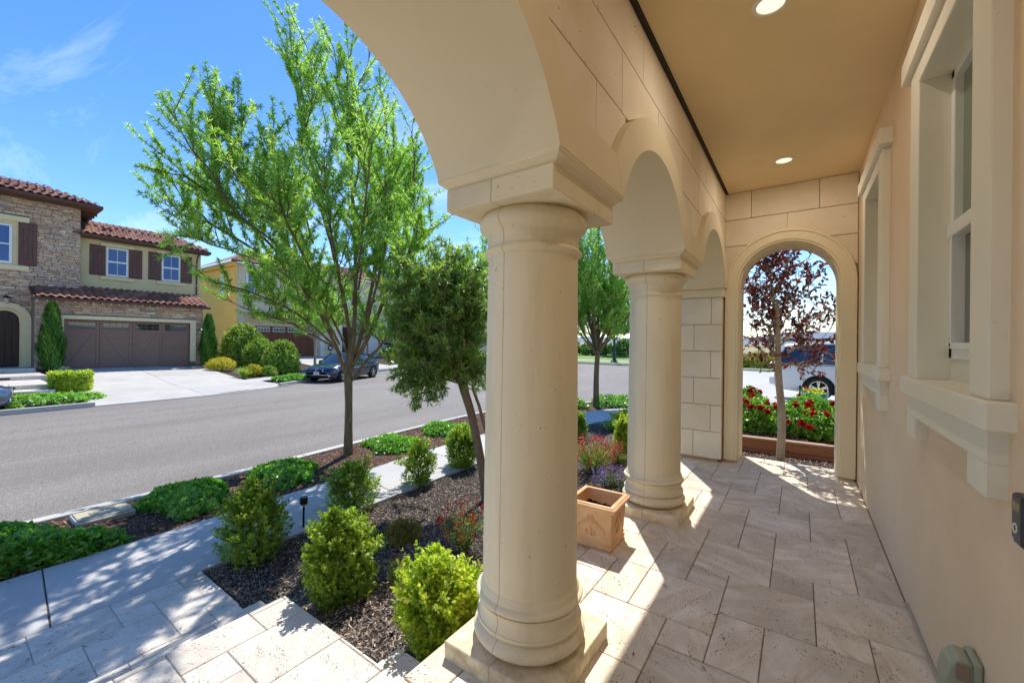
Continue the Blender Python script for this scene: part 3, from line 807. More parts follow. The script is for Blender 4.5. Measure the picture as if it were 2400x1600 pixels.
# near kerb line, pavement edges: stations measured in the photograph
ST = [((-6.80,-9),(-5.33,-9),(-4.29,-9)), ((-6.92,-3),(-5.38,-3),(-4.287,-3)), ((-7.0,0.6),(-5.42,0.58),(-4.287,0.5)), ((-7.08,2.3),(-5.47,2.1),(-4.30,2.0)), ((-7.22,3.8),(-5.56,3.7),(-4.35,3.6)),
      ((-7.38,5.4),(-5.65,5.3),(-4.40,5.2)), ((-7.52,7.3),(-5.68,6.9),(-4.43,6.8)), ((-7.55,9.2),(-5.58,8.5),(-4.42,8.2)), ((-7.15,11.0),(-5.35,10.1),(-4.33,9.4)), ((-6.30,12.5),(-5.0,11.5),(-4.05,10.35)),
      ((-5.40,13.8),(-4.35,12.6),(-3.35,11.45)), ((-4.2,15.0),(-3.2,13.7),(-2.3,12.6)), ((-2.9,15.9),(-2.2,14.4),(-1.6,13.3))]
ko = catmull([s[0] for s in ST]); so_ = catmull([s[1] for s in ST]); si_ = catmull([s[2] for s in ST])
def z3(p, z): return (p[0], p[1], z)
def inward(line, d):
    out = []
    for i, p in enumerate(line):
        a = line[max(i-1,0)]; b = line[min(i+1,len(line)-1)]; t = b - a; t = t/np.hypot(*t); out.append(p + np.array([t[1], -t[0]])*d)
    return out
ki = inward(ko, 0.15)
kerb = empty('kerb', (0, 0, 0)); tag(kerb, 'pale concrete kerb along the near street', kind='structure')
NS = len(ST) - 1
def ribbon_block(L, R, z0, z1, name, mat, parent, ch=0.006):
    V = []; F = []; n = len(L)
    for a, b in zip(L, R): V += [(a[0], a[1], z0), (b[0], b[1], z0), (b[0], b[1], z1), (a[0], a[1], z1)]
    for i in range(n - 1):
        a = 4*i; b = a + 4; F += [(a, b, b+1, a+1), (a+1, b+1, b+2, a+2), (a+2, b+2, b+3, a+3), (a+3, b+3, b, a)]
    F += [(0,1,2,3), (4*n-1, 4*n-2, 4*n-3, 4*n-4)]
    o = MB().add(V, F).build(name, mat, parent)
    md = o.modifiers.new('bevel', 'BEVEL'); md.width = ch; md.segments = 2; md.limit_method = 'ANGLE'
    return o
def shrink(L, g=0.007):
    L = [np.array(p, float) for p in L]; a = L[1] - L[0]; b = L[-1] - L[-2]
    L[0] = L[0] + a/np.hypot(*a)*g; L[-1] = L[-1] - b/np.hypot(*b)*g; return L
for k in range(NS):
    A, B = 6*k, 6*k + 7
    ribbon_block(shrink(ko[A:B], 0.003), shrink(ki[A:B], 0.003), ROADZ - 0.1, KZ, 'kerb_stone', MAT['conc_w'], kerb, 0.015)
walk = MB().strip([z3(p, KZ - 0.010) for p in so_], [z3(p, KZ - 0.010) for p in si_]).build('sidewalk', plain('joint_dirt', S(96, 84, 68), 0.95, var=0.3, vscale=30), recalc=False); tag(walk, 'concrete sidewalk in front of the porch', kind='structure')
for k in range(NS):
    A, B = 6*k, 6*k + 7
    ribbon_block(shrink(so_[A:B], 0.005), shrink(si_[A:B], 0.005), KZ - 0.12, KZ, 'slab', MAT['conc'], walk, 0.006)
def interp_line(line, y):
    ys = np.array([p[1] for p in line]); xs = np.array([p[0] for p in line]); return float(np.interp(y, ys, xs))
# planting strip between kerb and sidewalk
ps = MB().strip([z3(p, KZ - 0.035) for p in ki], [z3(p, KZ - 0.035) for p in so_]).build('planting_strip', MAT['mulch_r'], recalc=False); tag(ps, 'bark covered planting strip beside the kerb', kind='structure')
# the front bed, a sheet that falls from the porch to the sidewalk
def east_z(y): return float(np.interp(y, [1.0, 4.8, 5.85, 7.0, 9.0, 11, 14, 16, 18], [-0.30, -0.28, -0.07, -0.08, -0.2, -0.27, -0.34, -0.5, -0.66]))
def bed_z(x, y):
    e = east_z(y); xi = interp_line(si_, min(y, 13.0)) if y > -9 else -4.29
    t = min(1.0, max(0.0, (x - xi)/max(0.5, (-1.30 - xi))))
    t = float(np.interp(t, [0, 0.33, 0.50, 0.63, 1.0], [0, 0.10, 0.48, 0.80, 1.0]))
    return (KZ - 0.03)*(1 - t) + e*t + 0.012*sin(3.1*x + 1.3*y)*sin(2.3*y - x)*min(1, 4*t*(1-t) + 0.1)
V = []; F = []; NXg, NYg = 40, 110
for j in range(NYg + 1):
    y = 1.372 + (15.6 - 1.372)*j/NYg
    xi = interp_line(si_, y) + 0.0 if y < 13.3 else -1.6 + (y - 13.3)*0.9
    xe = -1.315 if y < 5.88 else min(9.0, -1.315 + (y - 5.88)*40)
    for i in range(NXg + 1):
        x = xi + (xe - xi)*(i/NXg); V.append((x, y, bed_z(x, y)))
for j in range(NYg):
    for i in range(NXg):
        a = j*(NXg+1) + i; F.append((a, a+1, a+NXg+2, a+NXg+1))
bed = MB().add(V, F).build('garden_bed', MAT['mulch'], smooth=60, recalc=False); tag(bed, 'dark mulched front garden bed', kind='structure')
# driveway behind the rose bed
def drive_z(y): return float(np.interp(y, [8.0, 9.6, 15.5, 20.0, 40], [-0.14, -0.22, -0.26, -0.70, -0.70]))
dv = MB(); ysd = [9.4, 11.4, 13.4, 15.4, 17.4, 19.8]
dvo = empty('side_driveway', (0,0,0)); tag(dvo, 'pale concrete driveway beyond the rose bed', kind='structure')
for ya, yb in zip(ysd[:-1], ysd[1:]):
    for xa, xb in ((-2.3, 0.6), (0.6, 3.6), (3.6, 7.5)):
        za, zb = drive_z(ya), drive_z(yb)
        m = MB().add([(xa+.006,ya+.006,za),(xb-.006,ya+.006,za),(xb-.006,yb-.006,zb),(xa+.006,yb-.006,zb),(xa+.006,ya+.006,za-.3),(xb-.006,ya+.006,za-.3),(xb-.006,yb-.006,zb-.3),(xa+.006,yb-.006,zb-.3)],
             [(0,1,2,3),(7,6,5,4),(0,4,5,1),(1,5,6,2),(2,6,7,3),(3,7,4,0)]); m.build('slab', MAT['conc_w'], dvo)
V = [(-2.3, 19.79, -0.69), (12, 19.79, -0.69), (12, 38.2, -0.70), (-2.3, 38.2, -0.70)]
sr = MB().add([(-2.6, 19.79, -0.775), (30, 19.79, -0.775), (30, 38.25, -0.775), (-4.6, 38.25, -0.775)], [(0,1,2,3)]).build('side_road_glare', MAT['conc_w'], recalc=False); tag(sr, 'side street beyond the driveway, coloured pale for sun glare', kind='structure')  # pale sheet paints the sun-bright look of the asphalt here

# ------------------------------------------------------------------ far side of the street
FK = catmull([(-17.5,-14),(-17.75,-4),(-17.9,1.1),(-18.05,3.0),(-18.4,6.7),(-19.5,9.3),(-21.1,11.8),(-22.7,15.2),(-24.2,19.5),(-25.4,26),(-26.2,34),(-26.6,40)])
fk_in = inward(FK, -0.15)
def fx(y): return interp_line(FK, y)
def far_z(x, y):
    d = fx(y) - x
    return float(np.interp(d, [0, 3.2, 10.2, 30], [KZ, KZ, -0.16, 0.1]))
fkerb = empty('far_kerb'); tag(fkerb, 'kerb on the far side of the street', kind='structure')
for k in range((len(FK) - 1)//6):
    A, B = 6*k, 6*k + 7
    ym = FK[A+3][1]
    top = KZ if not (3.0 < ym < 9.4) else ROADZ + 0.035
    ribbon_block(FK[A:B], fk_in[A:B], ROADZ - 0.1, top, 'kerb_stone', MAT['conc_w'], fkerb, 0.015)
def off(y, d): return fx(y) - d
def far_sheet(name, mat, d0, d1, y0, y1, dz=0.0, parent=None, n=24, gap=0.0, nc=6, apron=False):
    V = []; F = []
    for j in range(n + 1):
        y = y0 + gap + (y1 - y0 - 2*gap)*j/n
        for i in range(nc + 1):
            d = d0 + gap + (d1 - d0 - 2*gap)*i/nc; x = fx(y) - d; V.append((x, y, (far_z(x, y) if not (apron and 2.2 < y < 10.0 and d < 2.0) else ROADZ) + dz))
    for j in range(n):
        for i in range(nc): a = (nc+1)*j + i; F.append((a, a+1, a+nc+2, a+nc+1))
    return MB().add(V, F).build(name, mat, parent, recalc=False)
o = far_sheet('far_bed', MAT['mulch'], 0.15, 40, -14, 40, -0.03, n=120, nc=80, apron=True); tag(o, 'dark mulched front yards across the street', kind='structure')
fw_ = empty('far_sidewalk'); tag(fw_, 'concrete sidewalk across the street', kind='structure')
y = -13.0
while y < 38:
    far_sheet('slab', MAT['conc_w'], 1.75, 3.1, y, y + 1.5, 0.012, fw_, 4, 0.006); y += 1.5
drw = empty('garage_driveway'); tag(drw, 'pale concrete driveway in front of the stone house garage', kind='structure')
def quad_slab(P, dz=0.020):
    n = 8; V = []; F = []
    for j in range(n + 1):
        for i in range(n + 1):
            a, b = i/n, j/n
            x = (P[0][0]*(1-a)+P[1][0]*a)*(1-b) + (P[3][0]*(1-a)+P[2][0]*a)*b; y = (P[0][1]*(1-a)+P[1][1]*a)*(1-b) + (P[3][1]*(1-a)+P[2][1]*a)*b
            d = fx(y) - x; z = far_z(x, y) + dz
            if d < 1.7: z = ROADZ + 0.03 + (KZ + dz - ROADZ - 0.03)*max(0, d)/1.7
            V.append((x, y, z))
    for j in range(n):
        for i in range(n): a = (n+1)*j + i; F.append((a, a+1, a+n+2, a+n+1))
    return MB().add(V, F).build('slab', MAT['conc_w'], drw, recalc=False)
gp = 0.008
ROWS = [[(-28.36, 3.2), (-28.36, 6.1), (-28.36, 9.0)], [(-24.6, 3.15), (-24.6, 6.05), (-24.6, 8.95)], [(-21.3, 3.0), (-21.55, 6.0), (-22.2, 8.9)], [(-19.75, 2.9), (-20.15, 5.95), (-20.9, 9.2)], [(-18.06, 2.5), (-18.36, 6.0), (-19.62, 9.75)]]
for r0, r1 in zip(ROWS[:-1], ROWS[1:]):
    for i in range(2):
        quad_slab([(r0[i][0]-gp, r0[i][1]+gp), (r0[i+1][0]-gp, r0[i+1][1]-gp), (r1[i+1][0]+gp, r1[i+1][1]-gp), (r1[i][0]+gp, r1[i][1]+gp)])
quad = MB()
o = far_sheet('neighbour_driveway', MAT['conc_w'], 0.16, 16.6, 15.6, 21.5, 0.018, nc=40); tag(o, 'concrete driveway of the yellow house', kind='structure')
# park side of the cross street
pk = MB().box(-60, 70, 38.3, 38.46, ROADZ - .1, KZ).build('park_kerb', MAT['conc_w']); tag(pk, 'kerb along the park edge', kind='structure')
lawn = MB().add([(-80,38.46,KZ),(90,38.46,KZ),(90,90,KZ+0.25),(-80,90,KZ+0.25)], [(0,1,2,3)]).build('lawn', plain('lawn_green', S(116, 142, 62), 0.9, var=0.25, vscale=1.5, bump=0.6, bscale=30, bdist=0.05), recalc=False); tag(lawn, 'green lawn beyond the cross street', kind='structure')
o = MB().add([(-80,41.5,KZ+0.03),(90,41.5,KZ+0.03),(90,43.4,KZ+0.045),(-80,43.4,KZ+0.045)], [(0,1,2,3)]).build('park_path', MAT['conc_w'], recalc=False); tag(o, 'concrete path crossing the lawn', kind='structure')
# distant hills
rh = random.Random(3); V = []; F = []
NH = 120
for i in range(NH + 1):
    a = radians(-100 + 200*i/NH); R = 5200
    h = 95 + 50*sin(a*5.1 + 1) + 30*sin(a*13.0) + 20*sin(a*29 + 2)
    V += [(R*sin(a), R*cos(a), -2), ((R+900)*sin(a), (R+900)*cos(a), max(40, h)), ((R+2500)*sin(a), (R+2500)*cos(a), max(20, h*0.7))]
for i in range(NH): F += [(3*i, 3*i+3, 3*i+4, 3*i+1), (3*i+1, 3*i+4, 3*i+5, 3*i+2)]
o = MB().add(V, F).build('hills', plain('hill_slopes_haze', S(112, 124, 134), 0.95, var=0.12, vscale=0.004), smooth=60, recalc=False); tag(o, 'low hills on the horizon', kind='structure')  # distance haze is painted in as a blue-grey slope colour
# ------------------------------------------------------------------ stone house across the street
MAT['stuccoA'] = stucco('stucco_tan', S(216, 198, 152), 0.05, 0.3, 60)
MAT['trimA'] = plain('trim_tan', S(222, 208, 168), 0.85, var=0.05)
MAT['shut'] = wood('shutter_brown', S(92, 64, 58), S(112, 82, 74), (8, 8, 1.2), 0.6, rnd=0.06)
MAT['door_br'] = wood('garage_door_brown', S(122, 96, 86), S(140, 112, 100), (4, 1, 14), 0.55, rnd=0.05)
MAT['doordark'] = wood('entry_door_dark', S(52, 40, 34), S(70, 54, 46), (6, 6, 1), 0.6)
MAT['fascia'] = plain('fascia_brown', S(92, 62, 48), 0.7, var=0.08)
MAT['winblue'] = glass('window_painted_sky', (0.03, 0.09, 0.27), 0.05, 0.35)  # blue sky reflection painted into the glass base colour
def rtile_mat(name, c1, c2, c3):
    m, t, p, o = nt(name); g = NG(t)
    r = g.n('ShaderNodeObjectInfo').outputs['Random']
    b = g.ramp(r, [(0.0, c1), (0.5, c2), (1.0, c3)])
    b = g.mix(g.ramp(g.noise(g.position(), 6, 4), [(0.4, 0.0), (0.75, 0.5)]), b, tuple(x*0.6 for x in c1))
    g.L(b, p.inputs['Base Color']); p.inputs['Roughness'].default_value = 0.8; return m
MAT['rtile'] = rtile_mat('clay_tile', S(120, 76, 62), S(150, 100, 82), S(178, 128, 106))
def ledge_mat():
    m, t, p, o = nt('ledgestone'); g = NG(t)
    r = g.n('ShaderNodeObjectInfo').outputs['Random']
    r2 = g.voro(g.mapping(g.position(), (1, 2.2, 8)), 1.0, 'F1', 1.0, 'Color'); sp = g.n('ShaderNodeSeparateColor'); g.L(r2, sp.inputs[0])
    f = g.math('FRACT', g.math('ADD', r, sp.outputs[1]))
    b = g.ramp(f, [(0.0, S(188, 152, 122)), (0.25, S(222, 194, 168)), (0.45, S(200, 180, 168)), (0.62, S(245, 207, 160)), (0.78, S(172, 150, 140)), (0.9, S(245, 235, 207)), (1.0, S(210, 160, 125))])
    b = g.mix(g.ramp(g.noise(g.position(), 9, 5, 0.7), [(0.35, 0.0), (0.7, 0.5)]), b, S(110, 96, 88))
    g.L(b, p.inputs['Base Color']); p.inputs['Roughness'].default_value = 0.9; p.inputs['Specular IOR Level'].default_value = 0.15
    g.L(g.bump(g.noise(g.position(), 24, 5, 0.7), 0.7, 0.03), p.inputs['Normal']); return m
MAT['ledge'] = ledge_mat()
XG, XT, XU = -28.37, -29.3, -29.75      # garage front, tower front, upper wall
A = empty('stone_house', (XG, 6.0, -0.16), 'two storey house of stacked stone and tan stucco with brown garage door', 'house')
A.location = (0, 0, 0)
rs = random.Random(11)
mort = plain('stone_mortar', S(120, 106, 92), 0.95)
# walls
MB().box(XT - 8, XT, -4.0, 4.28, -0.6, 7.85).build('tower_wall', mort, A)
MB().box(XU - 7, XU, 4.28, 9.42, -0.6, 6.62).build('upper_wall', MAT['stuccoA'], A)
gy0, gy1, gz0, gz1 = 3.62, 8.50, -0.16, 2.24
gw = MB()
gw.box(XU, XG, 2.72, gy0, -0.6, 3.25); gw.box(XU, XG, gy1, 9.12, -0.6, 3.25); gw.box(XU, XG, gy0, gy1, gz1, 3.25)
gw = gw.build('garage_wall', mort, A)
# stacked stone: each piece a stone, laid in courses
stone_v = []
for i in range(10):
    b = MB(); j = lambda: rs.uniform(-0.04, 0.04); V = []
    for x in (0.0, 1.0):
        for (y, z) in ((-0.5, -0.5), (0.5, -0.5), (0.5, 0.5), (-0.5, 0.5)):
            V.append((x - (0.0 if x == 0 else rs.uniform(0, 0.45)), y*(1 if x == 0 else 0.96) + j()*0.3, z*(1 if x == 0 else 0.86) + j()))
    b.add(V, [(0,1,2,3),(7,6,5,4),(0,4,5,1),(1,5,6,2),(2,6,7,3),(3,7,4,0)]); me = b.mesh('stone', MAT['ledge']); fixn(me); stone_v.append(me)
pieces = []
def lay_stones(x, y0, y1, z0, z1, holes, pri):
    z = z0
    while z < z1 - 0.03:
        h = min(rs.choice((0.07, 0.09, 0.11, 0.13)), z1 - z)
        y = y0 - rs.uniform(0, 0.3)
        while y < y1:
            l = rs.uniform(0.22, 0.62); a, b = max(y, y0), min(y + l, y1); y += l
            if b - a < 0.05: continue
            segs = [(a, b)]
            for hy0, hy1, hz0, hz1, arch in holes:
                if z + h < hz0 or z > hz1: continue
                yy0, yy1 = hy0, hy1
                if arch and z + h*0.5 > hz1 - (hy1 - hy0)/2:
                    c = (hy0 + hy1)/2; r = (hy1 - hy0)/2; d = z + h*0.5 - (hz1 - r); wq = sqrt(max(0, r*r - d*d)); yy0, yy1 = c - wq, c + wq
                ns = []
                for s0, s1 in segs:
                    if s1 <= yy0 or s0 >= yy1: ns.append((s0, s1)); continue
                    if s0 < yy0: ns.append((s0, yy0))
                    if s1 > yy1: ns.append((yy1, s1))
                segs = ns
            for s0, s1 in segs:
                if s1 - s0 > 0.04: pieces.append((pri + rs.random(), x, (s0+s1)/2, z + h/2, s1 - s0 - 0.012, h - 0.010, rs.uniform(0.03, 0.075)))
        z += h
DOOR = (1.15, 2.71, -0.1, 2.93)
WT = (0.2, 2.52, 4.70, 6.75)
lay_stones(XT, 1.3, 4.28, -0.05, 7.72, [(DOOR[0], DOOR[1], DOOR[2], DOOR[3], True), (-1.0, 2.62, 4.62, 6.85, False), (2.72, 4.3, -1, 3.3, False)], 0.0)
lay_stones(XG, 2.72, 9.12, -0.10, 3.10, [(gy0 - 0.18, gy1 + 0.28, -1, gz1 + 0.19, False)], 0.4)
lay_stones(XT, -1.2, 1.3, 2.9, 7.72, [(-1.0, 2.62, 4.62, 6.85, False), (DOOR[0], DOOR[1], DOOR[2], DOOR[3], True)], 3.0)
lay_stones(XT, -4.0, 1.3, -0.05, 2.9, [(DOOR[0], DOOR[1], DOOR[2], DOOR[3], True)], 3.0); lay_stones(XT, -4.0, -1.2, 2.9, 7.72, [], 3.0)
pieces.sort()
rest = MB()
for i, (_, x, y, z, l, h, d) in enumerate(pieces):
    me = stone_v[i % 10]
    if i < 300:
        o = bpy.data.objects.new('stone', me); link(o, gw if False else A); o.location = (x, y, z); o.scale = (d, l, h)
    else:
        rest.add([(x + v.co.x*d, y + v.co.y*l, z + v.co.z*h) for v in me.vertices], [tuple(p.vertices) for p in me.polygons])
o = rest.build('stone_facing', MAT['ledge'], A); tag(o, kind='stuff')
# entry arch with door
ya, yb, zb, zt = DOOR; yc = (ya + yb)/2; r = (yb - ya)/2
def arch_x(mb, x0, x1, yc, r, ro, zs, z0, n=28):
    I = [(yc - r, z0)] + [(yc - r*cos(pi*i/n), zs + r*sin(pi*i/n)) for i in range(n+1)] + [(yc + r, z0)]
    O = [(yc - ro, z0)] + [(yc - ro*cos(pi*i/n), zs + ro*sin(pi*i/n)) for i in range(n+1)] + [(yc + ro, z0)]
    V = []; F = []; m = len(I)
    for x in (x0, x1): V += [(x, p[0], p[1]) for p in I] + [(x, p[0], p[1]) for p in O]
    for i in range(m-1): F += [(i,i+1,m+i+1,m+i),(2*m+i,3*m+i,3*m+i+1,2*m+i+1),(i,2*m+i,2*m+i+1,i+1),(m+i,m+i+1,3*m+i+1,3*m+i)]
    F += [(0,m,3*m,2*m),(m-1,3*m-1,4*m-1,2*m-1)]
    mb.add(V, F)
t_ = MB(); arch_x(t_, XT - 0.05, XT + 0.10, yc, 0.53, 0.78, zt - 0.78, 0.0); t_.build('entry_arch_trim', MAT['trimA'], A, smooth=30)
t_ = MB(); arch_x(t_, XT + 0.0, XT + 0.02, yc, 0.42, 0.535, zt - 0.80, 0.0); t_.build('entry_arch_reveal', MAT['stuccoA'], A, smooth=30)
en = MB()
n = 24; poly = [(yc - 0.44, -0.05)] + [(yc - 0.44*cos(pi*i/n), zt - 0.80 + 0.44*sin(pi*i/n)) for i in range(n+1)] + [(yc + 0.44, -0.05)]
en.prism(poly, XT - 0.02, XT + 0.012, 'x'); en = en.build('entry_door', MAT['doordark'], A)
for i in range(4): MB().cbox(XT + 0.012, XT + 0.03, yc - 0.42 + 0.215*i, yc - 0.42 + 0.205 + 0.215*i, 0.05, 2.05, 0.004).build('plank', MAT['doordark'], en)
# tower window at the picture edge
tw = MB().box(XT - 0.02, XT + 0.03, -0.9, 2.55, 4.62, 6.70).build('window', MAT['stuccoA'], A)
MB().cbox(XT + 0.02, XT + 0.075, 0.1, 2.12, 4.68, 6.45, 0.01).build('frame', MAT['white'], tw)
for a, b in ((0.2, 1.02), (1.06, 1.50), (1.56, 2.03)):
    for z0, z1 in ((4.78, 5.52), (5.58, 6.36)): MB().box(XT + 0.07, XT + 0.08, a, b, z0, z1).build('pane', MAT['winblue'], tw)
MB().cbox(XT + 0.02, XT + 0.12, -0.9, 2.62, 6.62, 6.86, 0.01).build('window_head', MAT['trimA'], tw)
MB().cbox(XT + 0.02, XT + 0.12, -0.9, 2.62, 4.40, 4.62, 0.01).build('sill', MAT['trimA'], tw)
def shutter(x, y0, y1, z0, z1, parent):
    s = MB().box(x, x + 0.035, y0, y1, z0, z1).build('shutter', MAT['shut'], parent)
    w = (y1 - y0)/4
    for i in range(4): MB().cbox(x + 0.034, x + 0.05, y0 + w*i + 0.006, y0 + w*(i+1) - 0.006, z0 + 0.01, z1 - 0.01, 0.004).build('plank', MAT['shut'], s)
    for za in (z0 + 0.10, z1 - 0.28): MB().cbox(x + 0.05, x + 0.07, y0 + 0.02, y1 - 0.02, za, za + 0.17, 0.004).build('batten', MAT['shut'], s)
    return s
shutter(XT + 0.05, 2.30, 2.86, 4.66, 6.62, tw)
# upper windows with shutters
def up_win(y0, y1, z0, z1, s0, s1):
    w = MB().cbox(XU, XU + 0.06, y0, y1, z0, z1, 0.006).build('window', MAT['white'], A)
    ym = (y0 + y1)/2; zm = (z0 + z1)/2; b = 0.075
    for a, c in ((y0 + b, ym - 0.012), (ym + 0.012, y1 - b)):
        for d, e in ((z0 + b, zm - 0.045), (zm + 0.045, z1 - b)): MB().box(XU + 0.056, XU + 0.066, a, c, d, e).build('pane', MAT['winblue'], w)
    MB().cbox(XU, XU + 0.09, y0 - 0.22, y1 + 0.26, z1 + 0.05, z1 + 0.22, 0.01).build('window_head', MAT['trimA'], w)
    MB().cbox(XU, XU + 0.10, y0 - 0.22, y1 + 0.26, z0 - 0.22, z0 - 0.06, 0.01).build('sill', MAT['trimA'], w)
    shutter(XU, s0[0], s0[1], z0 - 0.02, z1 + 0.06, w); shutter(XU, s1[0], s1[1], z0 - 0.02, z1 + 0.06, w)
up_win(5.28, 6.13, 4.62, 6.10, (4.67, 5.25), (6.18, 6.72)); up_win(7.56, 8.40, 4.66, 6.14, (6.98, 7.53), (8.44, 8.98))
# garage door with braces
gd = empty('garage_door', (0, 0, 0)); gd.parent = A
MB().box(XG - 0.14, XG - 0.10, gy0, gy1, gz0 - 0.05, gz1).build('door_leaf', MAT['door_br'], gd)
gt = MB()
gt.cbox(XG - 0.12, XG + 0.11, gy0 - 0.17, gy0, gz0 - 0.02, gz1, 0.01); gt.cbox(XG - 0.12, XG + 0.11, gy1, gy1 + 0.27, gz0 + 0.22, gz1, 0.01); gt.cbox(XG - 0.12, XG + 0.11, gy0 - 0.17, gy1 + 0.27, gz1, gz1 + 0.18, 0.01)
gt.build('garage_trim', MAT['trimA'], A)
pw = (gy1 - gy0)/4
for k in range(4):
    a, b = gy0 + pw*k, gy0 + pw*(k+1)
    for c, d in ((a + 0.01, a + 0.11), (b - 0.11, b - 0.01)): MB().cbox(XG - 0.10, XG - 0.075, c, d, gz0, gz1 - 0.05, 0.004).build('stile', MAT['door_br'], gd)
    MB().cbox(XG - 0.10, XG - 0.076, a + 0.11, b - 0.11, gz0, gz0 + 0.12, 0.004).build('rail', MAT['door_br'], gd)
    MB().cbox(XG - 0.10, XG - 0.076, a + 0.11, b - 0.11, gz1 - 0.56, gz1 - 0.46, 0.004).build('rail', MAT['door_br'], gd)
    MB().cbox(XG - 0.10, XG - 0.076, a + 0.11, b - 0.11, gz1 - 0.13, gz1 - 0.05, 0.004).build('rail', MAT['door_br'], gd)
    p0 = Vector((XG - 0.09, a + 0.14 if k % 2 == 0 else b - 0.14, gz0 + 0.14)); p1 = Vector((XG - 0.09, b - 0.14 if k % 2 == 0 else a + 0.14, gz1 - 0.58))
    dd = (p1 - p0).normalized(); MB().obox((p0+p1)/2, dd, Vector((1,0,0)).cross(dd), Vector((1,0,0)), (p1-p0).length/2, 0.045, 0.012).build('brace', MAT['door_br'], gd)
    wa, wb = a + 0.13, b - 0.13
    for i in range(4):
        for (z0, z1) in ((gz1 - 0.445, gz1 - 0.315), (gz1 - 0.30, gz1 - 0.145)):
            q = (wb - wa)/4; MB().box(XG - 0.099, XG - 0.094, wa + q*i + 0.008, wa + q*(i+1) - 0.008, z0, z1).build('pane', MAT['gl'], gd)
# roofs of curved clay tiles
def roof_tile_mesh(w=0.27, l=0.40):
    V = []; F = []; n = 8
    for k, (d, lift) in enumerate(((0.0, 0.0), (l*1.12, 0.028))):
        for i in range(n + 1):
            t = i/n; y = (t - 0.5)*w; z = 0.055*sin(pi*min(1, t/0.62)) if t < 0.62 else -0.022*sin(pi*(t - 0.62)/0.38)
            V.append((d, y, z + 0.035 - lift))
    for i in range(n + 1):
        v = V[i]; V.append((v[0], v[1], v[2] - 0.022))
    for i in range(n): F += [(i, i+1, n+2+i, n+1+i), (i, 2*n+2+i, 2*n+3+i, i+1)]
    me = MB().add(V, F).mesh('roof_tile', MAT['rtile'], 45); return me
RT = roof_tile_mesh()
def roof_slope(parent, xe, ze, xr, zr, y0, y1, yr0, yr1, name='roof', lim=300, w=0.27, l=0.38):
    """tiled slope facing +x: eave (xe,ze) from y0 to y1, ridge (xr,zr) from yr0 to yr1"""
    L = hypot(xr - xe, zr - ze); ang = atan2(zr - ze, xe - xr); nrow = int(L/l)
    dk = MB().add([(xe, y0, ze - 0.02), (xe, y1, ze - 0.02), (xr, yr1, zr - 0.02), (xr, yr0, zr - 0.02), (xe, y0, ze - 0.12), (xe, y1, ze - 0.12), (xr, yr1, zr - 0.12), (xr, yr0, zr - 0.12)],
                  [(0,1,2,3),(7,6,5,4),(0,4,5,1),(1,5,6,2),(2,6,7,3),(3,7,4,0)]).build(name, MAT['fascia'], parent)
    sp = []
    for rr in range(nrow):
        t = (rr*l)/L; a = y0 + (yr0 - y0)*t; b = y1 + (yr1 - y1)*t; k = int((b - a)/w)
        for i in range(k):
            sp.append((rr, xe + 0.05 - (rr*l)*cos(ang), a + (b - a - k*w)/2 + w*(i + 0.5), ze + (rr*l)*sin(ang) + rs.uniform(-.004, .004)))
    for i, (rr, x, y, z) in enumerate(sp[:lim]):
        o = bpy.data.objects.new('roof_tile', RT); link(o, dk); o.location = (x, y, z); o.rotation_euler = (0, ang, pi) if False else (0, 0, pi)
        o.rotation_euler = (Matrix.Rotation(ang, 3, 'Y') @ Matrix.Rotation(pi, 3, 'Z')).to_euler()
    rest = MB()
    R = (Matrix.Rotation(ang, 3, 'Y') @ Matrix.Rotation(pi, 3, 'Z'))
    for rr, x, y, z in sp[lim:]:
        rest.add([tuple(R @ v.co + Vector((x, y, z))) for v in RT.vertices], [tuple(p.vertices) for p in RT.polygons])
    if rest.v: tag(rest.build('tile_field', MAT['rtile'], dk), kind='stuff')
    return dk
roof_slope(A, -27.95, 3.22, XU + 0.03, 3.92, 2.62, 9.32, 2.62, 9.32, 'skirt_roof')
MB().cbox(-28.02, -27.90, 2.58, 9.34, 3.06, 3.19, 0.01).build('skirt_fascia', MAT['fascia'], A)
roof_slope(A, -29.25, 6.62, -31.6, 7.72, 4.0, 9.75, 4.0, 8.3, 'main_roof')
MB().cbox(-29.34, -29.20, 4.28, 9.78, 6.44, 6.60, 0.01).build('eave_fascia', MAT['fascia'], A)
MB().add([(-29.25, 9.75, 6.60), (-31.6, 8.3, 7.70), (-36, 8.3, 7.70), (-38, 9.75, 6.60)], [(0,1,2,3)]).build('hip_slope', MAT['rtile'], A)
roof_slope(A, -28.55, 7.92, -31.4, 9.02, -5.0, 4.92, -5.0, 3.2, 'tower_roof')
MB().cbox(-28.66, -28.50, -5.0, 4.95, 7.74, 7.90, 0.01).build('tower_fascia', MAT['fascia'], A)
MB().box(-38, -28.66, 4.28, 4.95, 7.74, 7.80).build('tower_soffit', MAT['fascia'], A)
MB().box(XT - 0.05, -28.60, -5, 4.28, 7.72, 7.80).build('eave_soffit', MAT['fascia'], A)
MB().box(XU - 0.05, -29.30, 4.29, 9.76, 6.42, 6.56).build('eave_soffit', MAT['fascia'], A)
for i in range(6): MB().box(XT - 0.6 - i*0.6, XT - 0.52 - i*0.6, 4.28, 4.95, 7.62, 7.74).build('rafter', MAT['fascia'], A)
MB().tube([(-29.55, 9.30, 6.5), (-29.62, 9.22, 6.2), (-29.68, 9.2, 5.9), (-29.70, 9.2, 3.8)], 0.04, 8).build('downspout', MAT['fascia'], A)
MB().cbox(-30.2, -29.95, 5.2, 5.55, 7.02, 7.16, 0.02).build('roof_vent', MAT['rtile'], A)
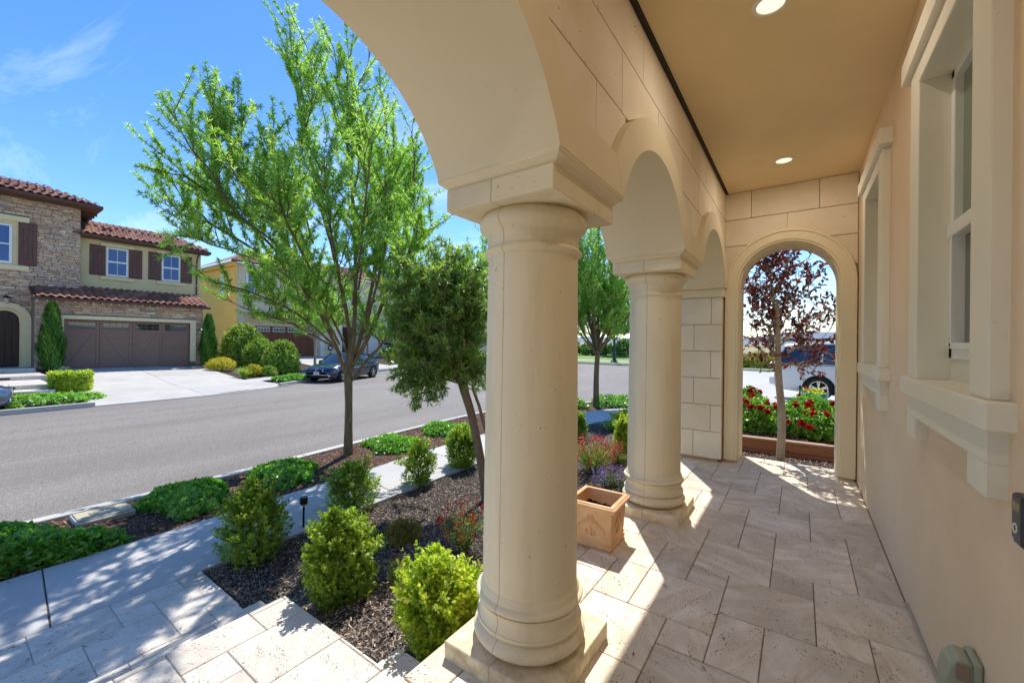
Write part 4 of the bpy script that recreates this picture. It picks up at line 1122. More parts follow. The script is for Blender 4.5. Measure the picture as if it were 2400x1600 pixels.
# little string lights under the tiles
for i in range(22):
    y = 2.75 + i*0.30
    MB().lathe([(0.004, 0), (0.022, -0.02), (0.018, -0.05), (0.004, -0.07)], (-27.93, y, 3.06), 8).build('bulb', MAT['white'], A)
# wall lanterns
def lantern(x, y, z, label):
    e = empty('wall_lantern', (x, y, z), label, 'lantern', 'lanterns on the stone house')
    MB().lathe([(0.02, 0.20), (0.06, 0.17), (0.14, 0.10), (0.15, 0.08), (0.02, 0.08)], n=16).build('cap', MAT['black'], e)
    MB().lathe([(0.10, 0.08), (0.085, -0.05), (0.05, -0.14), (0.02, -0.17)], n=16).build('globe', plain('lantern_glass', S(176, 168, 150), 0.3), e)
    MB().box(-0.14, 0.0, -0.02, 0.02, 0.10, 0.14).build('bracket', MAT['black'], e)
lantern(XT + 0.22, 1.97, 3.02, 'dark lantern above the arched entry of the stone house')
lantern(XG + 0.20, 8.95, 1.75, 'small dark lantern beside the brown garage door')
# entry steps of the stone house
es = empty('entry_stairs', (0, 0, 0)); tag(es, 'pale stone entry steps of the house across the street', 'steps')
zz = [-0.62, -0.46, -0.31, -0.16, -0.01]
xr = [atz(100, 925.5, -0.62).x, atz(100, 910, -0.46).x, atz(80, 889, -0.31).x, atz(60, 871.5, -0.16).x]
yr = [atz(131, 924, -0.62).y, atz(118, 908, -0.46).y, atz(106, 886, -0.31).y, 2.70]
for i in range(4):
    o = MB().cbox(XT - 0.2, xr[i], -6, yr[i] + 0.0, -0.9, zz[i+1], 0.008).build('step', MAT['trav_out'], es)
    yy = yr[i] - 1.05 - 0.12*i
    MB().cbox(xr[i] - 0.01, xr[i] + 0.006, yy, yy + 0.34, zz[i] + 0.03, zz[i+1] - 0.05, 0.003).build('step_light', MAT['black'], o)
# low planter wall by the steps
lw = empty('planter_wall', (0,0,0), 'low stone planter wall with a pale cap by the steps', 'planter')
pA = atz(110, 885, -0.5); pB = atz(168, 884, -0.5)
MB().cbox(pA.x - 1.5, pA.x, pA.y + 0.05, pB.y - 0.05, -0.62, -0.10, 0.01).build('wall', MAT['ledge'], lw)
MB().cbox(pA.x - 1.55, pA.x + 0.06, pA.y, pB.y, -0.10, -0.03, 0.01).build('cap', MAT['trimA'], lw)
# side gate between the houses
gt = empty('side_gate', (0,0,0), 'dark brown wooden side gate between the two houses', 'gate')
for i in range(7): MB().cbox(-31.0 - 0.0, -30.94, 9.5 + i*0.16, 9.5 + i*0.16 + 0.15, -0.2, 1.75, 0.004).build('board', MAT['shut'], gt)
MB().cbox(-31.1, -30.98, 9.48, 10.65, 1.45, 1.6, 0.004).build('rail', MAT['shut'], gt)

# ------------------------------------------------------------------ yellow house
XB = -36.0; YB = 13.65
B = empty('yellow_house', (0,0,0), 'yellow two storey house with brown panelled garage door behind the tree', 'house')
MAT['yel'] = stucco('stucco_yellow', S(250, 210, 118), 0.05, 0.3, 60)
MAT['pale'] = stucco('stucco_pale', S(220, 206, 186), 0.04, 0.3, 60)
bx = MB().box(XB - 9, XB, YB, 31.0, -0.6, 7.35)
bw = bx.build('wall', MAT['yel'], B)
fr_ = MB(); gby0, gby1 = 15.1, 20.0
fr_.box(XB - 0.01, XB + 0.02, YB + 0.02, gby0, -0.6, 7.3); fr_.box(XB - 0.01, XB + 0.02, gby1, 31.0, -0.6, 7.3); fr_.box(XB - 0.01, XB + 0.02, gby0, gby1, 2.45, 7.3)
fr_.build('front_wall', MAT['pale'], B)
g2 = empty('garage_door', (0,0,0)); g2.parent = B
MB().box(XB + 0.0, XB + 0.012, gby0, gby1, -0.2, 2.45).build('door_leaf', plain('door_brown', S(104, 62, 44), 0.6), g2)
gm2 = wood('panel_brown', S(112, 66, 46), S(130, 80, 56), (4, 1, 14), 0.55, rnd=0.05)
for r_ in range(4):
    for c_ in range(8):
        q = (gby1 - gby0)/8; MB().cbox(XB + 0.012, XB + 0.04, gby0 + q*c_ + 0.04, gby0 + q*(c_+1) - 0.04, -0.14 + r_*0.52, 0.30 + r_*0.52, 0.02).build('panel', gm2, g2)
for c_ in range(4):
    q = (gby1 - gby0)/4; f = MB().cbox(XB + 0.012, XB + 0.05, gby0 + q*c_ + 0.12, gby0 + q*(c_+1) - 0.12, 1.98, 2.36, 0.01).build('window', MAT['white'], g2)
    for i in range(4):
        w_ = (q - 0.30)/4; MB().box(XB + 0.048, XB + 0.056, gby0 + q*c_ + 0.15 + w_*i + 0.015, gby0 + q*c_ + 0.15 + w_*(i+1) - 0.015, 2.03, 2.31).build('pane', MAT['gl'], f)
def b_win(y0, y1, z0, z1):
    w = MB().cbox(XB + 0.02, XB + 0.10, y0 - 0.18, y1 + 0.18, z0 - 0.18, z1 + 0.18, 0.01).build('window', MAT['white'], B)
    for a, b in ((y0, (y0+y1)/2 - 0.02), ((y0+y1)/2 + 0.02, y1)):
        for c, d in ((z0, (z0+z1)/2 - 0.05), ((z0+z1)/2 + 0.05, z1)): MB().box(XB + 0.098, XB + 0.108, a, b, c, d).build('pane', MAT['winblue'], w)
b_win(14.55, 15.45, 5.15, 6.65); b_win(18.2, 19.2, 5.15, 6.65); b_win(22.6, 23.8, 5.15, 6.65); b_win(26.6, 28.2, 0.9, 2.9); b_win(23.2, 24.4, 0.9, 2.7) if False else None
sw = MB().cbox(-38.7, -37.9, YB - 0.06, YB, 4.90, 6.50, 0.01).build('side_window', MAT['white'], B)
for a, b in ((4.98, 5.62), (5.72, 6.42)): MB().box(-38.62, -37.98, YB - 0.07, YB - 0.058, a, b).build('pane', MAT['gl'], sw)
MB().cbox(XB - 9.4, XB + 0.42, YB - 0.42, YB - 0.30, 7.22, 7.36, 0.01).build('side_fascia', MAT['trimA'], B)
MB().box(XB - 9.4, XB + 0.3, YB - 0.30, YB, 7.05, 7.34).build('cornice', MAT['yel'], B)
roof_slope(B, XB + 0.55, 7.42, XB - 4.2, 9.2, YB - 0.5, 31.3, YB + 2.6, 29, 'roof', 160, 0.34, 0.48)
MB().add([(XB + 0.55, YB - 0.5, 7.40), (XB - 4.2, YB + 2.6, 9.18), (XB - 9.5, YB - 0.5, 7.40)], [(0,1,2)]).build('side_slope', MAT['rtile'], B)
roof_slope(B, XB + 0.9, 3.15, XB + 0.02, 3.55, YB + 0.9, 21.0, YB + 0.9, 21.0, 'skirt_roof', 100, 0.34, 0.48)
MB().tube([(XB + 0.08, YB + 0.05, 7.3), (XB + 0.08, YB + 0.05, 0.0)], 0.05, 8).build('downspout', MAT['yel'], B)
# porch pier and recess to the right of the garage
MB().cbox(XB + 0.02, XB + 0.5, 20.35, 20.75, -0.2, 3.1, 0.01).build('pier', MAT['white'], B); MB().cbox(XB + 0.02, XB + 0.45, 20.75, 21.8, -0.2, 3.1, 0.01).build('pier', MAT['trimA'], B)
MB().cbox(XB + 0.02, XB + 0.5, 21.8, 22.5, -0.2, 3.1, 0.01).build('pier', MAT['white'], B)
MB().box(XB + 0.02, XB + 0.06, 22.52, 23.6, -0.2, 2.6).build('entry_door', MAT['doordark'], B)
MAT['lav'] = stucco('stucco_white', S(214, 212, 214), 0.03, 0.3, 60)
MB().box(XB + 0.03, XB + 1.6, 24.2, 31.0, -0.3, 3.3).build('front_bay', MAT['lav'], B)
w = MB().cbox(XB + 1.6, XB + 1.68, 26.2, 28.9, 0.75, 2.75, 0.01).build('window', MAT['white'], B)
for a, b in ((26.35, 27.45), (27.65, 28.75)):
    for c, d in ((0.9, 1.72), (1.82, 2.6)): MB().box(XB + 1.678, XB + 1.688, a, b, c, d).build('pane', MAT['gl'], w)
# small security sign
e = empty('yard_sign', tuple(atx(774, 815, -34.5)), 'small dark blue octagonal yard sign by the yellow house', 'sign')
MB().lathe([(0.001, 0.02), (0.26, 0.02), (0.26, -0.02), (0.001, -0.02)], n=8, ax='x').build('plate', plain('sign_blue', S(38, 52, 120), 0.5), e)
MB().box(0.021, 0.026, -0.12, 0.12, -0.05, 0.06).build('mark', MAT['white'], e)
MB().box(-0.02, 0.02, -0.02, 0.02, -1.0, -0.2).build('stake', MAT['black'], e)
# another house further along the street
D = empty('distant_house', (0,0,0), 'pale distant house with tiled roof behind the olive tree', 'house')
MB().box(-40, -31.5, 33.0, 46.0, -0.6, 6.6).build('wall', MAT['pale'], D)
roof_slope(D, -31.0, 6.6, -35.5, 8.4, 32.5, 46.5, 35, 44, 'roof', 60, 0.6, 0.8)
for y in (35.0, 38.5, 42.0):
    w = MB().cbox(-31.5, -31.42, y, y + 1.3, 3.9, 5.5, 0.01).build('window', MAT['white'], D); MB().box(-31.42, -31.41, y + 0.1, y + 1.2, 4.0, 5.4).build('pane', MAT['gl'], w)
# ------------------------------------------------------------------ vehicles
def car_paint(name, c, metal=0.5, rough=0.28):
    return plain(name, c, rough, metal, 0.5, coat=1.0)
def loft(mb, secs, closed_ends=True):
    n = len(secs[0]); V = [p for s in secs for p in s]; F = []
    for j in range(len(secs) - 1):
        for i in range(n - 1): F.append((j*n+i, j*n+i+1, (j+1)*n+i+1, (j+1)*n+i))
    mb.add(V, F); return mb
def wheel(parent, x, y, r, w, side, mat_rim=None, spokes=5, split=True):
    e = empty('wheel', (x, y, r)); e.parent = parent
    s = side
    MB().lathe([(r*0.68, -w/2), (r*0.95, -w/2), (r, -w*0.32), (r, w*0.32), (r*0.95, w/2), (r*0.68, w/2), (r*0.68, -w/2)], (0, 0, 0), 36, 'y', False).build('tyre', MAT['rubber'], e, smooth=40)
    rm = MB(); yo = s*w*0.36
    rm.lathe([(r*0.68, -w*0.45), (r*0.70, yo - 0.01*s), (r*0.70, yo + 0.02*s), (r*0.63, yo + 0.02*s), (r*0.61, yo - 0.03*s), (r*0.60, -w*0.4*s)], (0, 0, 0), 36, 'y', False)
    for k in range(spokes):
        for dv in ((-0.13, 0.13) if split else (0,)):
            a = 2*pi*k/spokes + 0.3; a2 = a + dv
            p0 = Vector((cos(a)*r*0.12, yo + 0.012*s, sin(a)*r*0.12)); p1 = Vector((cos(a2)*r*0.64, yo + 0.008*s, sin(a2)*r*0.64)); d = (p1 - p0).normalized(); t = Vector((0, 1, 0)).cross(d)
            rm.obox((p0+p1)/2, d, t, Vector((0, 1, 0)), (p1-p0).length/2, r*(0.045 if split else 0.085), 0.014)
    rm.lathe([(0.001, yo + 0.03*s), (r*0.13, yo + 0.028*s), (r*0.16, yo), (r*0.16, yo - 0.03*s)], (0, 0, 0), 20, 'y', False)
    rm.build('rim', mat_rim or MAT['alu'], e, smooth=40)
    MB().lathe([(0.001, yo - 0.05*s), (r*0.62, yo - 0.05*s)], (0, 0, 0), 24, 'y', False).build('brake_disc', MAT['black'], e)
    return e
def make_sedan(label, paint, group=None):
    """sedan, nose to +x, length 4.63, width 1.81, height 1.43; origin on the ground at the centre"""
    e = empty('sedan', (0, 0, 0), label, 'car', group)
    HL = 2.315; wb = 1.405; wr = 0.335
    # stations along x: belt height, sill height, half width
    X = [-2.315, -2.25, -2.0, -1.75, -1.405, -1.05, -0.6, 0.0, 0.6, 1.05, 1.405, 1.75, 2.0, 2.2, 2.29, 2.315]
    top = [0.70, 0.90, 1.02, 1.03, 1.01, 0.985, 0.965, 0.945, 0.925, 0.91, 0.885, 0.83, 0.775, 0.70, 0.62, 0.50]
    wid = [0.66, 0.76, 0.86, 0.885, 0.90, 0.905, 0.905, 0.905, 0.905, 0.905, 0.90, 0.88, 0.84, 0.74, 0.66, 0.60]
    bot = [0.42, 0.32, 0.26, 0.24, 0.22, 0.21, 0.20, 0.20, 0.20, 0.21, 0.22, 0.22, 0.22, 0.23, 0.26, 0.34]
    bm = MB()
    def body(s):
        secs = []
        for x, t, w, b in zip(X, top, wid, bot):
            crown = 0.035 if abs(x) > 1.0 else 0.0
            sh = b + (t - b)*0.72
            secs.append([(x, 0, b), (x, s*w*0.90, b), (x, s*w*0.985, b + (t-b)*0.18), (x, s*w, b + (t-b)*0.42), (x, s*w*0.995, sh), (x, s*w*0.965, b + (t-b)*0.88), (x, s*w*0.90, t - 0.015), (x, s*w*0.75, t + crown*0.5), (x, 0, t + crown)])
        return secs
    for s in (-1, 1): loft(bm, body(s))
    bo_ = bm.build('body', paint, e, smooth=50)
    # wheel arches: dark discs set just proud of the flank
    for sx in (-wb, wb):
        for sy in (-1, 1):
            ar = MB(); n = 22; V = []; F = []
            for i in range(n + 1):
                a = pi*i/n; V += [(sx + cos(a)*0.385, sy*0.9065, 0.335 + sin(a)*0.385), (sx + cos(a)*0.30, sy*0.9065, 0.335 + sin(a)*0.30 - 0.0)]
            for i in range(n): F.append((2*i, 2*i+2, 2*i+3, 2*i+1))
            V2 = len(V); V += [(sx + 0.385, sy*0.9065, 0.18), (sx - 0.385, sy*0.9065, 0.18), (sx, sy*0.9065, 0.3)]
            ar2 = MB().prism([(sx + cos(pi*i/n)*0.385, 0.335 + sin(pi*i/n)*0.385) for i in range(n + 1)] + [(sx - 0.385, 0.16), (sx + 0.385, 0.16)], sy*0.70, sy*0.908, 'y')
            ar2.build('wheel_arch', MAT['darkgap'], e)
            wheel(e, sx, sy*0.815, wr, 0.215, sy)
    # cabin glass and roof
    CX = [-1.95, -1.30, -0.75, 0.0, 0.35, 1.12]
    CZ = [1.02, 1.33, 1.415, 1.43, 1.40, 0.925]; CW = [0.62, 0.60, 0.605, 0.62, 0.625, 0.70]; BW = [0.78, 0.83, 0.86, 0.865, 0.865, 0.80]; BZ = [1.00, 0.99, 0.965, 0.945, 0.935, 0.905]
    for s in (-1, 1):
        gl = MB()
        for i in range(5):
            gl.add([(CX[i], s*BW[i], BZ[i]), (CX[i+1], s*BW[i+1], BZ[i+1]), (CX[i+1], s*CW[i+1], CZ[i+1] - 0.03), (CX[i], s*CW[i], CZ[i] - 0.03)], [(0,1,2,3)])
        gl.build('side_glass', MAT['gl_car'], e)
    N = 8
    for (xa, za, wa, xb, zb, wb_) in ((1.12, 0.915, 0.76, 0.36, 1.40, 0.60), (-1.95, 1.01, 0.74, -1.28, 1.33, 0.58)):
        V = []
        for j in range(5):
            t = j/4
            for i in range(N + 1):
                v = -1 + 2*i/N; w = wa + (wb_ - wa)*t; V.append((xa + (xb - xa)*t + (0.10 if xa > 0 else -0.08)*(1 - v*v), v*w, za + (zb - za)*t + 0.02))
        MB().add(V, [(j*(N+1)+i, j*(N+1)+i+1, (j+1)*(N+1)+i+1, (j+1)*(N+1)+i) for j in range(4) for i in range(N)]).build('windscreen' if xa > 0 else 'rear_window', MAT['gl_car'], e, smooth=60)
    rf = MB(); RX_ = [-1.34, -1.0, -0.6, 0.0, 0.40]; RZ_ = [1.32, 1.39, 1.425, 1.44, 1.405]; V = []
    for x, z in zip(RX_, RZ_):
        for v in (-0.64, -0.60, -0.4, 0, 0.4, 0.60, 0.64): V.append((x, v, z + 0.02*(1 - (v/0.64)**2) - (0.05 if abs(v) > 0.62 else 0)))
    rf.add(V, [(j*7+i, j*7+i+1, (j+1)*7+i+1, (j+1)*7+i) for j in range(4) for i in range(6)]); rf.build('roof', paint, e, smooth=60)
    for s in (-1, 1):
        pl = MB()
        for a, b, r_ in (((1.13, s*0.79, 0.92), (0.38, s*0.615, 1.405), 0.035), ((0.38, s*0.62, 1.405), (-0.75, s*0.61, 1.42), 0.03), ((-0.75, s*0.61, 1.42), (-1.32, s*0.60, 1.33), 0.035), ((-1.32, s*0.60, 1.33), (-1.98, s*0.75, 1.03), 0.06), ((-0.12, s*0.868, 0.945), (-0.16, s*0.625, 1.41), 0.028)):
            pl.tube([a, b], r_, 6)
        pl.build('pillars', paint, e)
    for s in (-1, 1): MB().tube([(1.02, s*0.86, 0.915), (0.2, s*0.888, 0.935), (-0.7, s*0.885, 0.955), (-1.55, s*0.845, 0.99), (-1.72, s*0.80, 1.03), (-1.62, s*0.755, 1.10)], 0.010, 5).build('window_trim', MAT['chrome'], e)
    for s in (-1, 1):
        MB().lathe([(0.001, -0.11), (0.07, -0.09), (0.085, 0.0), (0.07, 0.08), (0.001, 0.10)], (0.72, s*0.98, 0.99), 12, 'y').build('mirror', paint, e, smooth=50)
        MB().cbox(-0.05, 0.12, s*0.912 - 0.012, s*0.912 + 0.012, 0.80, 0.83, 0.006).build('door_handle', paint, e)
        MB().cbox(-1.08, -0.91, s*0.912 - 0.012, s*0.912 + 0.012, 0.82, 0.85, 0.006).build('door_handle', paint, e)
        MB().box(-0.155, -0.145, s*0.9085 - 0.002, s*0.9085 + 0.002, 0.24, 0.93).build('door_gap', MAT['darkgap'], e)
        # headlamp
        hl = MB().add([(2.12, s*0.52, 0.70), (2.20, s*0.50, 0.62), (2.06, s*0.80, 0.62), (1.80, s*0.885, 0.70), (1.86, s*0.83, 0.755), (2.0, s*0.72, 0.745),
                       (2.16, s*0.52, 0.715), (2.235, s*0.50, 0.625), (2.09, s*0.82, 0.62), (1.82, s*0.912, 0.70), (1.88, s*0.86, 0.765), (2.03, s*0.74, 0.757)], [(0,1,2,3,4,5), (11,10,9,8,7,6), (0,6,7,1), (1,7,8,2), (2,8,9,3), (3,9,10,4), (4,10,11,5), (5,11,6,0)])
        hl.build('headlight', plain('lamp_clear', (0.75, 0.78, 0.82), 0.12, 0.6), e)
        # grille half
        gx = MB(); gx.cbox(2.255, 2.335, s*0.20 - 0.165, s*0.20 + 0.165, 0.56, 0.70, 0.02); g1 = gx.build('grille', MAT['chrome'], e)
        MB().cbox(2.32, 2.342, s*0.20 - 0.145, s*0.20 + 0.145, 0.575, 0.685, 0.01).build('grille_mesh', MAT['darkgap'], g1)
        for k in range(7): MB().box(2.341, 2.348, s*0.20 - 0.13 + k*0.04, s*0.20 - 0.118 + k*0.04, 0.58, 0.68).build('grille_slat', MAT['black'], g1)
        MB().lathe([(0.001, 0.0), (0.055, 0.0), (0.06, -0.03)], (2.28, s*0.66, 0.36), 14, 'x').build('fog_lamp', plain('fog_clear', (0.7, 0.72, 0.75), 0.2, 0.5), e)
        MB().add([(-2.27, s*0.50, 0.82), (-2.30, s*0.50, 0.70), (-2.10, s*0.845, 0.70), (-2.02, s*0.865, 0.83)], [(0,1,2,3)]).build('tail_light', plain('lamp_red', S(150, 16, 18), 0.2), e)
    MB().cbox(2.20, 2.30, -0.66, 0.66, 0.28, 0.40, 0.02).build('lower_intake', MAT['darkgap'], e)
    MB().cbox(2.29, 2.315, -0.70, 0.70, 0.395, 0.415, 0.004).build('bumper_trim', MAT['chrome'], e)
    npl = MB().cbox(2.33, 2.345, -0.155, 0.155, 0.405, 0.555, 0.004).build('number_plate', MAT['white'], e)
    MB().box(2.345, 2.3465, -0.10, 0.10, 0.455, 0.505).build('plate_print', plain('plate_ink', S(120, 124, 150), 0.6), npl)
    em = MB().lathe([(0.001, 0.012), (0.026, 0.012), (0.038, 0.006), (0.040, 0.0)], (2.27, 0, 0.742), 20, 'x').build('emblem', MAT['chrome'], e)
    MB().lathe([(0.001, 0.0135), (0.025, 0.0132)], (2.27, 0, 0.742), 16, 'x', False).build('emblem_face', plain('emblem_blue', S(86, 130, 196), 0.4), em)
    return e
nav = car_paint('paint_navy', S(26, 32, 62), 0.4, 0.22)
car1 = make_sedan('dark blue sedan parked at the far kerb behind the street tree', nav, 'parked sedans')
fA, rA = atz(600 + 1325/6.72, 780 + 775/6.72, ROADZ), atz(600 + 1855/6.72, 780 + 695/6.72, ROADZ)
hd_ = Vector((fA.x - rA.x, fA.y - rA.y, 0)).normalized(); nr = Vector((-hd_.y, hd_.x, 0))
mid = (fA + rA)/2
if nr.dot(Vector((1, 0, 0))) > 0: mid = mid - nr*0.82
else: mid = mid + nr*0.82
car1.location = (mid.x, mid.y, ROADZ); car1.rotation_euler = (0, 0, atan2(hd_.y, hd_.x))
gre = car_paint('paint_grey_blue', S(92, 108, 128), 0.6, 0.25)
car2 = make_sedan('grey blue car whose nose just enters the left picture edge', gre, 'parked sedans')
n0 = atz(22, 935, ROADZ)
car2.location = (-18.9 + 0.0, n0.y - 2.55, ROADZ); car2.rotation_euler = (0, 0, radians(90))
# --- minivan on the driveway, rear to -x
def make_van(label):
    e = empty('minivan', (0, 0, 0), label, 'car')
    wh = car_paint('paint_white', S(226, 226, 226), 0.0, 0.3)
    X = [-2.55, -2.52, -2.40, -2.0, -1.5, -0.8, 0.0, 0.8, 1.5, 2.0, 2.4, 2.55]
    top = [0.70, 1.02, 1.10, 1.09, 1.08, 1.06, 1.04, 1.02, 1.0, 0.94, 0.82, 0.66]; wid = [0.80, 0.90, 0.955, 0.985, 1.0, 1.0, 1.0, 1.0, 0.995, 0.96, 0.86, 0.70]; bot = [0.45, 0.34, 0.28, 0.24, 0.22, 0.22, 0.22, 0.22, 0.22, 0.23, 0.26, 0.36]
    bm = MB()
    for s in (-1, 1):
        secs = []
        for x, t, w, b in zip(X, top, wid, bot): secs.append([(x, 0, b), (x, s*w*0.92, b), (x, s*w*0.99, b + (t-b)*0.2), (x, s*w, b + (t-b)*0.55), (x, s*w*0.985, b + (t-b)*0.8), (x, s*w*0.95, t), (x, 0, t + 0.02)])
        loft(bm, secs)
    bm.build('body', wh, e, smooth=50)
    CX = [-2.50, -2.30, -1.4, -0.4, 0.5, 1.05, 1.75]; CZ = [1.12, 1.60, 1.70, 1.72, 1.70, 1.62, 1.02]
    rf = MB(); vg_ = glass('van_glass', (0.01, 0.02, 0.06), 0.03)
    for s in (-1, 1):
        gl = MB()
        for i in range(6): gl.add([(CX[i], s*0.945, 1.08 - 0.01*i), (CX[i+1], s*0.945, 1.07 - 0.01*i), (CX[i+1], s*0.80, CZ[i+1] - 0.04), (CX[i], s*0.80, CZ[i] - 0.04)], [(0,1,2,3)])
        gl.build('side_glass', vg_, e)
    MB().add([(-2.50, -0.93, 1.1), (-2.50, 0.93, 1.1), (-2.28, 0.78, 1.60), (-2.28, -0.78, 1.60)], [(0,1,2,3)]).build('rear_window', vg_, e)
    MB().add([(1.78, -0.93, 1.0), (1.78, 0.93, 1.0), (1.05, 0.78, 1.62), (1.05, -0.78, 1.62)], [(0,1,2,3)]).build('windscreen', vg_, e)
    V = []
    for x, z in ((-2.34, 1.58), (-2.2, 1.66), (-1.4, 1.735), (-0.4, 1.755), (0.5, 1.73), (1.08, 1.63)):
        for v in (-0.83, -0.79, -0.4, 0, 0.4, 0.79, 0.83): V.append((x, v, z + 0.02*(1 - (v/0.83)**2) - (0.06 if abs(v) > 0.8 else 0)))
    rf.add(V, [(j*7+i, j*7+i+1, (j+1)*7+i+1, (j+1)*7+i) for j in range(5) for i in range(6)]).build('roof', wh, e, smooth=60)
    for s in (-1, 1):
        for a, b, r_ in (((-2.50, s*0.94, 1.08), (-2.28, s*0.79, 1.62), 0.05), ((-1.35, s*0.955, 1.08), (-1.30, s*0.80, 1.70), 0.03), ((-0.1, s*0.955, 1.05), (-0.1, s*0.80, 1.72), 0.03), ((1.05, s*0.80, 1.64), (1.78, s*0.92, 1.02), 0.04)): MB().tube([a, b], r_, 6).build('pillar', wh, e)
        MB().tube([(-2.30, s*0.79, 1.77), (-1.2, s*0.78, 1.84), (0.3, s*0.78, 1.82)], 0.018, 6).build('roof_rail', MAT['black'], e)
        MB().add([(-2.56, s*0.84, 1.04), (-2.57, s*0.84, 0.90), (-2.25, s*0.985, 0.90), (-2.12, s*0.985, 1.03), (-2.40, s*0.975, 1.045)], [(0,1,2,3,4)]).build('tail_light', plain('van_lamp_red', S(176, 20, 20), 0.2), e)
        MB().box(-2.45, 1.6, s*0.992 - 0.006, s*0.992 + 0.006, 1.035, 1.048).build('slide_rail', MAT['black'], e)
        for sx in (-1.42, 1.5):
            n = 22; MB().prism([(sx + cos(pi*i/n)*0.40, 0.345 + sin(pi*i/n)*0.40) for i in range(n + 1)] + [(sx - 0.40, 0.18), (sx + 0.40, 0.18)], s*0.76, s*1.003, 'y').build('wheel_arch', MAT['darkgap'], e)
            wheel(e, sx, s*0.905, 0.345, 0.235, s, plain('rim_bright', (0.8, 0.8, 0.82), 0.25, 0.9), 5, True)
            MB().cbox(sx - 0.47, sx - 0.42, s*0.91 - 0.1, s*0.91 + 0.08, 0.16, 0.42, 0.01).build('mud_flap', MAT['black'], e)
    MB().cbox(-2.66, -2.50, -0.90, 0.90, 0.40, 0.66, 0.04).build('rear_bumper', wh, e)
    return e
van = make_van('white minivan parked beyond the rose bed, seen from its rear side')
vz = drive_z(15.0); wv = atz(1730 + 1050/5.6, 850 + 495/5.6, vz)
van.location = (wv.x + 1.42*1.0, wv.y + 0.95, vz); van.rotation_euler = (0, 0, radians(0))
# ------------------------------------------------------------------ vegetation
MAT['bark'] = bark('bark_brown', S(104, 88, 66), S(140, 122, 94))
MAT['bark_g'] = bark('bark_grey', S(150, 138, 122), S(182, 172, 158), (14, 14, 4))
MAT['bark_o'] = bark('bark_olive', S(120, 102, 86), S(158, 136, 114), (16, 16, 5))
MAT['lf_ash'] = leafmat('leaf_ash', S(92, 134, 58), S(140, 180, 82), 0.5, 0.5, 0.3, S(198, 218, 146), 1.65)
MAT['lf_box'] = leafmat('leaf_boxwood', S(92, 118, 42), S(146, 168, 62), 0.48, 0.42, 0.4, S(196, 198, 96), 1.9)
MAT['lf_boxy'] = leafmat('leaf_boxwood_young', S(122, 148, 48), S(180, 194, 70), 0.48, 0.42, 0.4, S(218, 204, 106), 1.9)
MAT['lf_gc'] = leafmat('leaf_groundcover', S(74, 124, 46), S(118, 168, 70), 0.36, 0.26, 0.6, S(160, 196, 100), 1.8)
MAT['lf_oliv'] = leafmat('leaf_fern_pine', S(76, 104, 54), S(124, 156, 78), 0.38, 0.24, 0.7, S(184, 206, 122), 1.9)
MAT['lf_plum'] = leafmat('leaf_plum', S(66, 30, 36), S(108, 48, 52), 0.34, 0.35, 0.5, S(140, 74, 66), 1.5)
MAT['lf_rose'] = leafmat('leaf_rose', S(84, 134, 48), S(128, 176, 70), 0.35, 0.35, 0.45, S(172, 204, 100), 1.8)
MAT['lf_cyp'] = leafmat('leaf_cypress', S(49, 92, 38), S(88, 133, 51), 0.15, 0.6, 0.2, S(124, 162, 70))
MAT['lf_yel'] = leafmat('leaf_gold', S(158, 158, 40), S(210, 198, 56), 0.25, 0.5, 0.3, S(232, 221, 94))
MAT['lf_shr'] = leafmat('leaf_shrub', S(101, 133, 49), S(153, 180, 70), 0.28, 0.45, 0.35, S(198, 212, 103))
MAT['lf_grn'] = leafmat('leaf_green', S(70, 110, 47), S(108, 149, 63), 0.25, 0.5, 0.3, S(158, 187, 92))
MAT['lf_sage'] = leafmat('leaf_sage', S(88, 117, 65), S(126, 155, 85), 0.28, 0.5, 0.3, S(169, 185, 108))
MAT['lf_red'] = leafmat('petal_red', S(150, 12, 18), S(196, 22, 28), 0.25, 0.5, 0.3, S(214, 48, 46), 1.0)
MAT['lf_pink'] = leafmat('petal_pink', S(170, 40, 62), S(206, 66, 86), 0.3, 0.5, 0.3, S(224, 120, 124), 1.0)
MAT['lf_lav'] = leafmat('petal_lavender', S(110, 84, 164), S(146, 118, 196), 0.3, 0.5, 0.3, S(176, 150, 214), 1.0)
MAT['twig'] = plain('twig_brown', S(92, 74, 54), 0.9)
MAT['stem_g'] = plain('stem_green', S(96, 104, 60), 0.8)

def unit(a): return a/np.maximum(1e-9, np.linalg.norm(a, axis=-1, keepdims=True))
def leafquads(P, D, N, L, Wd, fold=0.18, hexa=False, bend=0.0):
    """P base, D direction, N rough normal; returns V, F"""
    D = unit(D); Sd = unit(np.cross(D, N)); N2 = np.cross(Sd, D); L = np.asarray(L)[:, None]; Wd = np.asarray(Wd)[:, None]
    n = len(P)
    if not hexa:
        V = np.stack([P, P + D*L*0.42 + Sd*Wd*0.5 + N2*Wd*fold, P + D*L - N2*L*bend, P + D*L*0.42 - Sd*Wd*0.5 + N2*Wd*fold], 1)
        F = np.arange(4*n).reshape(n, 4)
    else:
        V = np.stack([P, P + D*L*0.28 + Sd*Wd*0.42 + N2*Wd*fold, P + D*L*0.68 + Sd*Wd*0.44 + N2*Wd*fold, P + D*L - N2*L*bend, P + D*L*0.68 - Sd*Wd*0.44 + N2*Wd*fold, P + D*L*0.28 - Sd*Wd*0.42 + N2*Wd*fold], 1)
        F = np.arange(6*n).reshape(n, 6)
    return V.reshape(-1, 3), F
def rvec(R, n): return unit(R.normal(size=(n, 3)))
